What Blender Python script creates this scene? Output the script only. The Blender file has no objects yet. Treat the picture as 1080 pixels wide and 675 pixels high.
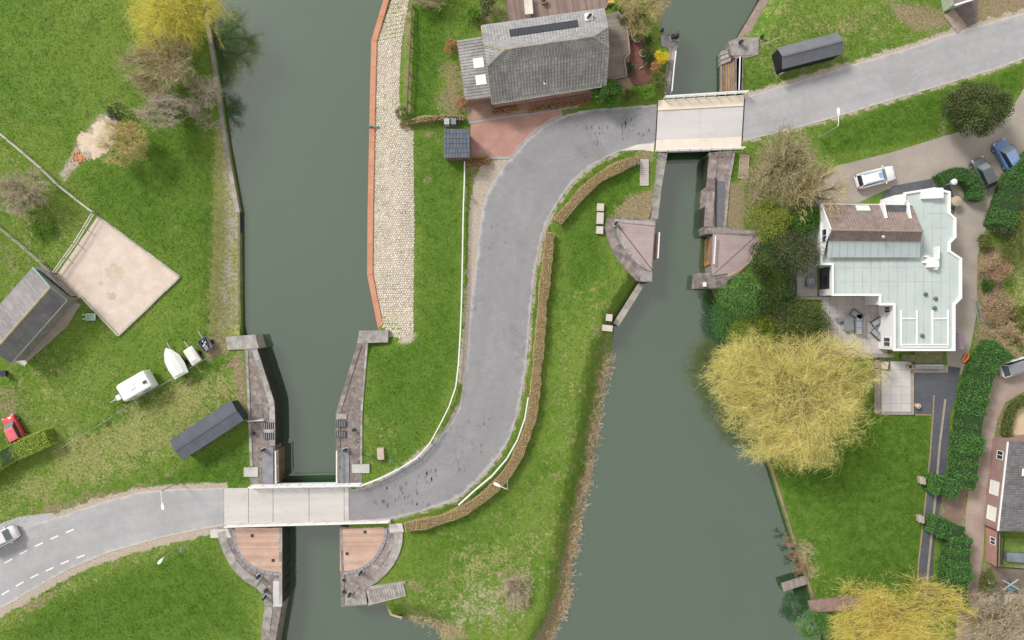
import bpy, bmesh, math, random
import numpy as np
from mathutils import Vector
from mathutils.geometry import delaunay_2d_cdt

# ------------------------------------------------------------------ camera, sky, sun, exposure
SC = bpy.context.scene
COL = SC.collection
S = 0.11            # metres per photo pixel on the ground (a parked estate car is 42 px long)
HC = 79.2           # drone height above the road for a 24 mm lens
CX, CY = 540.0, 337.5
cam = bpy.data.cameras.new('camera'); cam.lens = 24; cam.sensor_width = 36; cam.clip_end = 2000; cam.clip_start = 0.5
camo = bpy.data.objects.new('camera', cam); COL.objects.link(camo); camo.location = (0, 0, HC)
SC.camera = camo
SUN_EL, SUN_AZ = math.radians(38), math.radians(-48)      # sun to the upper left, behind thin cloud
wd = bpy.data.worlds.new('World'); SC.world = wd; wd.use_nodes = True
nt = wd.node_tree; nt.nodes.clear()
sky = nt.nodes.new('ShaderNodeTexSky'); sky.sky_type = 'NISHITA'; sky.sun_disc = False
sky.sun_elevation = SUN_EL; sky.sun_rotation = SUN_AZ; sky.air_density = 1.0; sky.dust_density = 4.0; sky.ozone_density = 1.0
hs = nt.nodes.new('ShaderNodeHueSaturation'); hs.inputs['Saturation'].default_value = 0.1
bg = nt.nodes.new('ShaderNodeBackground'); bg.inputs['Strength'].default_value = 0.11
wo = nt.nodes.new('ShaderNodeOutputWorld')
nt.links.new(sky.outputs[0], hs.inputs['Color']); cl = nt.nodes.new('ShaderNodeMix'); cl.data_type = 'RGBA'; cl.inputs[0].default_value = 0.7; cl.inputs[7].default_value = (6.1, 6.05, 5.85, 1)   # even cloud layer over the clear sky
nt.links.new(hs.outputs[0], cl.inputs[6]); nt.links.new(cl.outputs[2], bg.inputs['Color']); nt.links.new(bg.outputs[0], wo.inputs[0])
sun = bpy.data.lights.new('sun', 'SUN'); sun.energy = 2.3; sun.angle = math.radians(14); sun.color = (1.0, 0.96, 0.9)
suno = bpy.data.objects.new('sun', sun); COL.objects.link(suno); suno.location = (-30, 30, 90)
sd = Vector((math.sin(SUN_AZ)*math.cos(SUN_EL), math.cos(SUN_AZ)*math.cos(SUN_EL), math.sin(SUN_EL)))
suno.rotation_euler = sd.to_track_quat('Z', 'Y').to_euler()
SC.view_settings.view_transform = 'Standard'; SC.view_settings.look = 'None'
SC.view_settings.exposure = 0.34; SC.view_settings.gamma = 1.0; SC.view_settings.use_curve_mapping = False
SC.render.engine = 'CYCLES'

random.seed(7); RNG = np.random.default_rng(7)

# ------------------------------------------------------------------ positions: photo pixel -> place
def W(px, py, z=0.0):
    k = S*(1 - z/HC)
    return Vector(((px-CX)*k, (CY-py)*k, z))
def Wn(P, z):
    k = S*(1 - z/HC)
    return np.stack([(P[:, 0]-CX)*k, (CY-P[:, 1])*k], 1)
WATER = -2.4
# stretches of bank that lie low: pixel line, drop below road level, width of the slope in metres
LOW = [
    ([(205,-300),(212,-60),(221,30),(227,65),(239,150),(252,222),(252,340)], 1.7, 4.0),
    ([(415,-300),(411,0),(393,42),(391,100),(389,225),(389,290),(397,335)], 1.75, 5.0),
    ([(430,652),(462,660),(466,675),(480,760),(560,760),(580,675),(597,640),(605,590),(612,540),(622,500),(632,440),(638,400),(645,372)], 2.3, 3.2),
    ([(648,340),(674,300)], 1.7, 2.0),
    ([(680,-300),(688,0),(697,30)], 1.6, 3.0),
    ([(860,-160),(805,-5),(785,30)], 1.3, 3.0),
    ([(764,335),(775,400),(800,460),(815,500),(840,580),(857,630),(868,665),(880,700),(900,900)], 1.6, 5.0),
]
def seg_dist(P, A, B):
    d = B-A; L = (d*d).sum()+1e-9
    t = np.clip(((P-A)@d)/L, 0, 1)
    return np.linalg.norm(P-(A+t[:, None]*d), axis=1)
def line_dist(P, line):
    r = np.full(len(P), 1e9)
    for a, b in zip(line[:-1], line[1:]): r = np.minimum(r, seg_dist(P, np.array(a), np.array(b)))
    return r
LOWW = [(Wn(np.array(l, float), -d), d, w) for l, d, w in LOW]
def gzn(P):
    z = np.zeros(len(P))
    for l, d, w in LOWW:
        t = np.clip(line_dist(P, l)/w, 0, 1); t = t*t*(3-2*t)
        z = np.minimum(z, -d*(1-t))
    return z
def gz(x, y): return float(gzn(np.array([[x, y]]))[0])
def G(px, py, h=0.0):
    z = 0.0
    for _ in range(4):
        p = W(px, py, z); z = 0.5*z+0.5*gz(p.x, p.y)
    p = W(px, py, z); z = gz(p.x, p.y)
    return Vector((p.x, p.y, z+h))
def inpoly(P, poly):
    poly = np.asarray(poly, float); x, y = P[:, 0], P[:, 1]; r = np.zeros(len(P), bool); n = len(poly); j = n-1
    for i in range(n):
        xi, yi = poly[i]; xj, yj = poly[j]
        c = ((yi > y) != (yj > y)) & (x < (xj-xi)*(y-yi)/(yj-yi+1e-12)+xi); r ^= c; j = i
    return r
def psd(P, poly):
    d = line_dist(P, list(poly)+[poly[0]])
    return np.where(inpoly(P, poly), d, -d)
def smooth(path, n=6):
    P = [Vector(p) for p in path]; out = []
    for i in range(len(P)-1):
        p0 = P[max(i-1, 0)]; p1 = P[i]; p2 = P[i+1]; p3 = P[min(i+2, len(P)-1)]
        for k in range(n):
            t = k/n
            out.append(0.5*((2*p1)+(p2-p0)*t+(2*p0-5*p1+4*p2-p3)*t*t+(3*p1-p0-3*p2+p3)*t**3))
    out.append(P[-1]); return out
def resample(P, n=None, step=None):
    P = [Vector(p) for p in P]; L = [0]
    for a, b in zip(P[:-1], P[1:]): L.append(L[-1]+(b-a).length)
    if n is None: n = max(2, int(round(L[-1]/step))+1)
    out = []; j = 0
    for i in range(n):
        s = L[-1]*i/(n-1)
        while j < len(L)-2 and L[j+1] < s: j += 1
        t = (s-L[j])/max(L[j+1]-L[j], 1e-9); out.append(P[j].lerp(P[j+1], min(max(t, 0), 1)))
    return out

# ------------------------------------------------------------------ materials
MAT = {}
def new_mat(name):
    m = bpy.data.materials.new(name); m.use_nodes = True; n = m.node_tree
    return m, n, n.nodes['Principled BSDF']
def node(n, t, **kw):
    x = n.nodes.new(t)
    for k, v in kw.items():
        if hasattr(x, k): setattr(x, k, v)
        else: x.inputs[k].default_value = v
    return x
def noise(n, scale, detail=4, rough=0.6, vec=None, stretch=None):
    g = node(n, 'ShaderNodeNewGeometry'); t = node(n, 'ShaderNodeTexNoise'); t.inputs['Scale'].default_value = scale
    t.inputs['Detail'].default_value = detail; t.inputs['Roughness'].default_value = rough
    if stretch:
        mp = node(n, 'ShaderNodeMapping'); mp.inputs['Rotation'].default_value = (0, 0, stretch[0]); mp.inputs['Scale'].default_value = stretch[1]
        n.links.new(g.outputs['Position'], mp.inputs[0]); n.links.new(mp.outputs[0], t.inputs['Vector'])
    else: n.links.new(g.outputs['Position'], t.inputs['Vector'])
    return t.outputs['Fac']
def ramp(n, fac, stops):
    r = node(n, 'ShaderNodeValToRGB'); e = r.color_ramp.elements
    while len(e) < len(stops): e.new(0.5)
    for el, (p, c) in zip(e, stops):
        el.position = p; el.color = (*c, 1) if len(c) == 3 else c
    n.links.new(fac, r.inputs[0]); return r.outputs[0]
def mixc(n, fac, a, b, mode='MIX'):
    m = node(n, 'ShaderNodeMix'); m.data_type = 'RGBA'; m.blend_type = mode
    if isinstance(fac, float): m.inputs[0].default_value = fac
    else: n.links.new(fac, m.inputs[0])
    for i, c in ((6, a), (7, b)):
        if isinstance(c, tuple): m.inputs[i].default_value = (*c, 1)
        else: n.links.new(c, m.inputs[i])
    return m.outputs[2]
def mth(n, op, a, b=None, c=None):
    m = node(n, 'ShaderNodeMath'); m.operation = op
    for i, v in enumerate((a, b, c)):
        if v is None: continue
        if isinstance(v, (int, float)): m.inputs[i].default_value = v
        else: n.links.new(v, m.inputs[i])
    return m.outputs[0]
def sstep(n, v, lo, hi):
    m = node(n, 'ShaderNodeMapRange'); m.interpolation_type = 'SMOOTHSTEP'
    m.inputs['From Min'].default_value = lo; m.inputs['From Max'].default_value = hi
    n.links.new(v, m.inputs['Value']); return m.outputs['Result']
def bump(n, b, h, strength, dist=0.05):
    x = node(n, 'ShaderNodeBump'); x.inputs['Strength'].default_value = strength; x.inputs['Distance'].default_value = dist
    n.links.new(h, x.inputs['Height']); n.links.new(x.outputs[0], b.inputs['Normal'])
def mat(name, col, rough=0.8, var=0.22, scale=0.7, bmp=0.25, bscale=9, met=0.0, rnd=0.0, stain=None, spec=0.35, coat=0.0, stretch=None):
    if name in MAT: return MAT[name]
    m, n, b = new_mat(name)
    lo = tuple(c*(1-var) for c in col); hi = tuple(min(c*(1+var), 1) for c in col)
    f = noise(n, scale, 6, 0.65, stretch=stretch)
    c = ramp(n, f, [(0.3, lo), (0.7, hi)])
    f2 = noise(n, scale*9, 3, 0.6, stretch=stretch)
    c = mixc(n, 0.55, c, ramp(n, f2, [(0.3, tuple(1-var*0.8 for _ in col)), (0.7, (1, 1, 1))]), 'MULTIPLY')
    if stain:
        sc, amt, colr = stain
        c = mixc(n, mth(n, 'MULTIPLY', sstep(n, noise(n, sc, 6, 0.7), 0.5, 0.68), amt), c, colr)
    if rnd:
        a = node(n, 'ShaderNodeAttribute'); a.attribute_name = 'rnd'
        mr = node(n, 'ShaderNodeMapRange'); mr.inputs['To Min'].default_value = 1-rnd; mr.inputs['To Max'].default_value = 1+rnd
        n.links.new(a.outputs['Fac'], mr.inputs['Value'])
        cc = node(n, 'ShaderNodeCombineColor')
        for i in range(3): n.links.new(mr.outputs[0], cc.inputs[i])
        c = mixc(n, 1.0, c, cc.outputs[0], 'MULTIPLY')
    n.links.new(c, b.inputs['Base Color']); b.inputs['Roughness'].default_value = rough; b.inputs['Metallic'].default_value = met
    b.inputs['Specular IOR Level'].default_value = spec; b.inputs['Coat Weight'].default_value = coat
    if bmp: bump(n, b, noise(n, bscale, 4), bmp)
    MAT[name] = m; return m
def leafmat(name, c1, c2, c3, trans=0.25):
    if name in MAT: return MAT[name]
    m, n, b = new_mat(name)
    a = node(n, 'ShaderNodeAttribute'); a.attribute_name = 'rnd'
    c = ramp(n, a.outputs['Fac'], [(0.0, c1), (0.5, c2), (1.0, c3)])
    n.links.new(c, b.inputs['Base Color']); b.inputs['Roughness'].default_value = 0.6; b.inputs['Specular IOR Level'].default_value = 0.2
    t = node(n, 'ShaderNodeBsdfTranslucent'); n.links.new(c, t.inputs['Color'])
    mx = node(n, 'ShaderNodeMixShader'); mx.inputs[0].default_value = trans
    n.links.new(b.outputs[0], mx.inputs[1]); n.links.new(t.outputs[0], mx.inputs[2])
    n.links.new(mx.outputs[0], n.nodes['Material Output'].inputs['Surface'])
    MAT[name] = m; return m
def glassmat(name, col=(0.03, 0.04, 0.05), rough=0.08):
    if name in MAT: return MAT[name]
    m, n, b = new_mat(name); b.inputs['Base Color'].default_value = (*col, 1); b.inputs['Roughness'].default_value = rough
    b.inputs['Specular IOR Level'].default_value = 0.8; MAT[name] = m; return m
def paint(name, col, coat=0.6):
    if name in MAT: return MAT[name]
    m, n, b = new_mat(name); b.inputs['Roughness'].default_value = 0.35; b.inputs['Coat Weight'].default_value = coat; b.inputs['Coat Roughness'].default_value = 0.08
    c = mixc(n, 0.3, col, ramp(n, noise(n, 3, 5), [(0.3, tuple(x*0.75 for x in col)), (0.7, col)])); n.links.new(c, b.inputs['Base Color'])
    MAT[name] = m; return m

# ------------------------------------------------------------------ mesh building
def tag(o, label=None, cat=None, group=None, kind=None):
    if label: o['label'] = label
    if cat: o['category'] = cat
    if group: o['group'] = group
    if kind: o['kind'] = kind
    return o
def empty(name, loc, label, cat, group=None):
    o = bpy.data.objects.new(name, None); COL.objects.link(o); o.location = loc; o.empty_display_size = 0.3
    return tag(o, label, cat, group)
class MB:
    def __init__(s): s.v = []; s.f = []; s.r = []
    def face(s, pts, r=None):
        k = len(s.v); s.v += [tuple(p) for p in pts]; s.f.append(tuple(range(k, k+len(pts)))); s.r.append(random.random() if r is None else r)
    def add(s, vs, fs, r=None):
        k = len(s.v); s.v += [tuple(p) for p in vs]; r = random.random() if r is None else r
        for f in fs: s.f.append(tuple(i+k for i in f)); s.r.append(r)
        return s
    def box(s, c, size, rz=0.0, r=None):
        x, y, z = [d/2 for d in size]; ca, sa = math.cos(rz), math.sin(rz); vs = []
        for dz in (-z, z):
            for dx, dy in ((-x,-y),(x,-y),(x,y),(-x,y)): vs.append((c[0]+dx*ca-dy*sa, c[1]+dx*sa+dy*ca, c[2]+dz))
        return s.add(vs, [(3,2,1,0),(4,5,6,7),(0,1,5,4),(1,2,6,5),(2,3,7,6),(3,0,4,7)], r)
    def slab(s, top, zb, r=None):
        """top: 3D outline; sides go down to zb (number or list)"""
        n = len(top); A = sum(top[i][0]*top[(i+1)%n][1]-top[(i+1)%n][0]*top[i][1] for i in range(n))
        top = list(top) if A > 0 else list(top)[::-1]
        vs = [tuple(p) for p in top]+[(p[0], p[1], zb) for p in top]
        fs = [tuple(range(n)), tuple(range(2*n-1, n-1, -1))]+[(n+i, n+(i+1) % n, (i+1) % n, i) for i in range(n)]
        return s.add(vs, fs, r)
    def bar(s, a, b, w, h, r=None):
        a, b = Vector(a), Vector(b); d = (b-a).normalized(); up = Vector((0, 0, 1))
        if abs(d.z) > 0.95: up = Vector((0, 1, 0))
        sx = d.cross(up).normalized()*w/2; sz = sx.cross(d).normalized()*h/2; vs = []
        for p in (a, b): vs += [p-sx-sz, p+sx-sz, p+sx+sz, p-sx+sz]
        return s.add(vs, [(0,1,2,3),(7,6,5,4),(1,0,4,5),(2,1,5,6),(3,2,6,7),(0,3,7,4)], r)
    def tube(s, path, rad, seg=8, caps=True, r=None):
        path = [Vector(p) for p in path]; n = len(path); rad = [rad]*n if isinstance(rad, (int, float)) else rad; vs = []; fs = []
        for i, p in enumerate(path):
            d = (path[min(i+1, n-1)]-path[max(i-1, 0)]).normalized(); up = Vector((0, 0, 1)) if abs(d.z) < 0.9 else Vector((0, 1, 0))
            x = d.cross(up).normalized(); y = d.cross(x).normalized()
            for k in range(seg): a = 2*math.pi*k/seg; vs.append(p+(x*math.cos(a)+y*math.sin(a))*rad[i])
        for i in range(n-1):
            for k in range(seg): k2 = (k+1) % seg; fs.append((i*seg+k, i*seg+k2, (i+1)*seg+k2, (i+1)*seg+k))
        if caps: fs.append(tuple(range(seg))); fs.append(tuple(range((n-1)*seg, n*seg))[::-1])
        return s.add(vs, fs, r)
    def lathe(s, c, prof, seg=14, r=None):
        vs = []; fs = []
        for rr, z in prof:
            for k in range(seg): a = 2*math.pi*k/seg; vs.append((c[0]+rr*math.cos(a), c[1]+rr*math.sin(a), c[2]+z))
        for i in range(len(prof)-1):
            for k in range(seg): k2 = (k+1) % seg; fs.append((i*seg+k, i*seg+k2, (i+1)*seg+k2, (i+1)*seg+k))
        fs.append(tuple(range(seg))[::-1]); fs.append(tuple(range((len(prof)-1)*seg, len(prof)*seg)))
        return s.add(vs, fs, r)
    def ribbon(s, L, R, drop=None, rr=None):
        vs = []; fs = []
        for a, b in zip(L, R): vs += [a, b]
        for i in range(len(L)-1): fs.append((2*i, 2*i+1, 2*i+3, 2*i+2))
        s.add(vs, fs, 0.5 if rr is None else rr)
        if drop:
            for E in (L, R):
                vs = []; fs = []
                for p in E: vs += [p, Vector(p)-Vector((0, 0, drop))]
                for i in range(len(E)-1): fs.append((2*i, 2*i+1, 2*i+3, 2*i+2))
                s.add(vs, fs, 0.5)
        return s
    def build(s, name, m, parent=None, smooth=False, label=None, cat=None, group=None, kind=None, fix=False):
        me = bpy.data.meshes.new(name); V = np.array(s.v, float)
        if parent is None: off = np.array([V[:, 0].mean(), V[:, 1].mean(), V[:, 2].min()])
        else:
            off = np.array(parent.location)
            if parent.parent: off = off+np.array(parent.parent.location)
        V = V-off
        me.from_pydata(V.tolist(), [], s.f); me.materials.append(m)
        at = me.attributes.new('rnd', 'FLOAT', 'FACE'); at.data.foreach_set('value', np.array(s.r, np.float32))
        if fix:
            bm = bmesh.new(); bm.from_mesh(me); bmesh.ops.recalc_face_normals(bm, faces=bm.faces); bm.to_mesh(me); bm.free()
        if smooth: me.polygons.foreach_set('use_smooth', [True]*len(me.polygons))
        o = bpy.data.objects.new(name, me); COL.objects.link(o)
        if parent is None: o.location = off
        else: o.parent = parent
        return tag(o, label, cat, group, kind)
def quads(name, Q, rnd, m, parent=None, **kw):
    """Q: (N,4,3) separate quads"""
    Q = np.asarray(Q, np.float32); N = len(Q); V = Q.reshape(-1, 3)
    off = np.array(parent.location) if parent else np.array([V[:, 0].mean(), V[:, 1].mean(), V[:, 2].min()])
    if parent and parent.parent: off = off+np.array(parent.parent.location)
    me = bpy.data.meshes.new(name); me.vertices.add(4*N); me.vertices.foreach_set('co', (V-off).astype(np.float32).ravel())
    me.loops.add(4*N); me.loops.foreach_set('vertex_index', np.arange(4*N, dtype=np.int32))
    me.polygons.add(N); me.polygons.foreach_set('loop_start', np.arange(0, 4*N, 4, dtype=np.int32))
    me.update(calc_edges=True); me.validate()
    at = me.attributes.new('rnd', 'FLOAT', 'FACE'); at.data.foreach_set('value', np.asarray(rnd, np.float32))
    me.materials.append(m); o = bpy.data.objects.new(name, me); COL.objects.link(o)
    if parent: o.parent = parent
    else: o.location = off
    return tag(o, **kw) if kw else o
def nrm(v): return v/(np.linalg.norm(v, axis=-1, keepdims=True)+1e-9)
def rdir(n): return nrm(RNG.normal(size=(n, 3)))

# ------------------------------------------------------------------ base materials
ASPH = mat('asphalt_old', (0.30, 0.30, 0.33), 0.85, 0.10, 0.25, 0.3, 25, stain=(0.35, 0.35, (0.22, 0.22, 0.25)))
ASPH2 = mat('asphalt_pale', (0.47, 0.465, 0.475), 0.85, 0.07, 0.25, 0.3, 25, stain=(0.3, 0.3, (0.40, 0.395, 0.41)))
ASPHD = mat('asphalt_blue_dark', (0.10, 0.106, 0.125), 0.8, 0.2, 0.5, 0.3, 25)
TAR = mat('tar', (0.05, 0.05, 0.06), 0.6, 0.2, 2)
CONC = mat('concrete_pale', (0.58, 0.55, 0.53), 0.85, 0.10, 0.4, 0.2, 20, stain=(0.4, 0.55, (0.45, 0.425, 0.41)), stretch=(0, (.25, 1.4, 1)))
CREAM = mat('concrete_cream', (0.78, 0.68, 0.55), 0.85, 0.08, 0.7, 0.2, 20)
STONE = mat('lock_stone', (0.245, 0.205, 0.195), 0.9, 0.42, 1.1, 0.8, 6, rnd=0.2, stain=(1.6, 0.8, (0.42, 0.37, 0.31)))
STONE2 = mat('lock_stone_light', (0.37, 0.345, 0.325), 0.9, 0.32, 1.2, 0.7, 8, rnd=0.2, stain=(1.7, 0.75, (0.20, 0.175, 0.16)))
WETB = mat('wet_brick', (.045, .042, .032), .7, .35, .9, .5, 8, stain=(.8, .6, (.025, .035, .018)))
WALLD = mat('quay_brick', (0.12, 0.09, 0.075), 0.9, 0.35, 0.9, 0.6, 8, stain=(0.8, 0.7, (0.04, 0.05, 0.035)))
BRICKP = mat('brick_pink', (0.52, 0.345, 0.275), 0.88, 0.12, 0.6, 0.4, 14, rnd=0.12, stain=(0.4, 0.7, (0.55, 0.46, 0.36)))
MAUVE = mat('deck_mauve', (0.40, 0.315, 0.315), 0.8, 0.10, 0.5, 0.25, 14, rnd=0.05, stain=(0.6, 0.3, (0.44, 0.37, 0.35)))
WHITE = mat('white_paint', (0.80, 0.80, 0.80), 0.5, 0.05, 1.0, 0.05)
WHITEM = mat('white_metal', (0.78, 0.78, 0.78), 0.4, 0.05, 1.0, 0.0)
STEEL = mat('galvanised', (0.45, 0.47, 0.48), 0.45, 0.12, 1.5, 0.05, met=0.4)
DARKM = mat('dark_metal', (0.035, 0.036, 0.04), 0.5, 0.2, 2.0, 0.1)
RUST = mat('orange_steel', (0.56, 0.26, 0.165), 0.8, 0.14, 0.8, 0.3, 12, stain=(0.8, 0.4, (0.5, 0.3, 0.2)))
WOODB = mat('wood_brown', (0.20, 0.135, 0.10), 0.85, 0.25, 1.2, 0.4, 10, rnd=0.2)
WOODG = mat('wood_grey', (0.30, 0.26, 0.235), 0.85, 0.2, 1.0, 0.4, 10, rnd=0.15)
WOODO = mat('wood_orange', (0.36, 0.21, 0.10), 0.85, 0.3, 1.5, 0.4, 10, rnd=0.25)
TIMBER = mat('fence_timber', (0.45, 0.42, 0.38), 0.85, 0.2, 2.0, 0.3, rnd=0.15)
GLASS = glassmat('glass')
GLASSL = glassmat('glass_sky', (0.30, 0.36, 0.38), 0.12)
BARK = mat('bark', (0.12, 0.10, 0.075), 0.95, 0.3, 3, 0.5)
TYRE = mat('tyre', (0.02, 0.02, 0.02), 0.9, 0.1, 3, 0.2)
RIM = mat('wheel_rim', (0.5, 0.5, 0.52), 0.35, 0.05, 3, 0, met=0.8)
REDL = glassmat('tail_lamp', (0.5, 0.02, 0.02)); CLEARL = glassmat('head_lamp', (0.6, 0.62, 0.65))
BLUE = mat('sign_blue', (0.10, 0.32, 0.70), 0.5, 0.05, 1, 0)

# ------------------------------------------------------------------ outlines in photo pixels
WEST = [(-700,-300),(205,-300),(212,-60),(221,30),(227,65),(239,150),(252,222),(252,353),(262,362),(270,400),(280,440),(282,560),(288,600),(286,640),(280,675),(262,760),(262,1000),(-700,1000)]
MID = [(415,-300),(411,0),(393,42),(391,100),(389,225),(389,290),(399,345),(399,355),(384,362),(368,437),(368,560),(372,600),(385,628),(405,634),(413,648),(425,650),(440,655),(462,662),(466,675),(480,760),(560,760),
       (580,675),(597,640),(605,590),(612,540),(622,500),(632,440),(638,400),(645,372),(647,340),(674,299),(682,290),(684,235),(690,205),(697,165),(701,95),(705,70),(706,50),(697,30),(688,0),(680,-300)]
EAST = [(860,-160),(805,-5),(785,30),(784,60),(784,95),(756,162),(754,240),(752,292),(756,305),(764,335),(775,400),(800,460),(815,500),(840,580),(857,630),(868,665),(880,700),(900,1000),(1800,1000),(1800,-300),(960,-300)]
R_OUT = [(366,517),(385,514),(400,507),(425,492),(450,473),(465,458),(473,450),(484,428),(489,400),(492,375),(496,325),(502,275),(508,225),(513,205),(522,188),(538,167),(560,143),(587,125),(620,116),(660,113),(695,110)]
R_IN = [(366,551),(400,548),(417,546),(450,538),(483,525),(510,500),(528,478),(540,457),(547,430),(555,385),(560,325),(565,285),(573,245),(585,220),(600,197),(613,184),(627,173),(653,160),(675,154),(693,151)]
RW_T = [(-400,700),(-120,612),(-40,578),(0,566),(35,553),(60,546),(90,535),(130,523),(165,517),(200,515.5),(236,515)]
RW_B = [(-400,850),(-120,712),(-40,665),(0,643),(30,625),(70,602),(110,585),(150,573),(190,563),(215,558),(236,554)]
RE_T = [(783,103),(810,95),(833,88),(877,75),(920,62),(960,50),(1000,36),(1080,13),(1200,-28),(1500,-150)]
RE_B = [(781,149),(810,143),(833,137),(877,125),(943,105),(993,90),(1037,77),(1080,62),(1200,15),(1500,-105)]
DRIVE = [(862,186),(882,175),(943,160),(997,143),(1040,131),(1063,122),(1080,93),(1120,60),(1180,120),(1080,165),(1050,205),(1042,235),(1031,270),(1030,330),(1024,365),(1014,395),(1000,396),(996,340),(1000,210),(985,190),(935,200),(905,214),(850,216)]
TRACK = [(1180,370),(1080,372),(1054,386),(1043,392),(1032,442),(1026,470),(1018,550),(1009,650),(1006,760),(1022,760),(1025,650),(1032,617),(1037,585),(1040,520),(1048,465),(1052,442),(1060,425),(1080,413),(1180,400)]
PADDOCK = [(103,228),(190,292),(125,354),(86,313),(75,318),(62,300),(60,290)]
LAWN = [(813,480),(860,440),(905,437),(980,437),(983,470),(975,560),(968,628),(860,632)]

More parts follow.
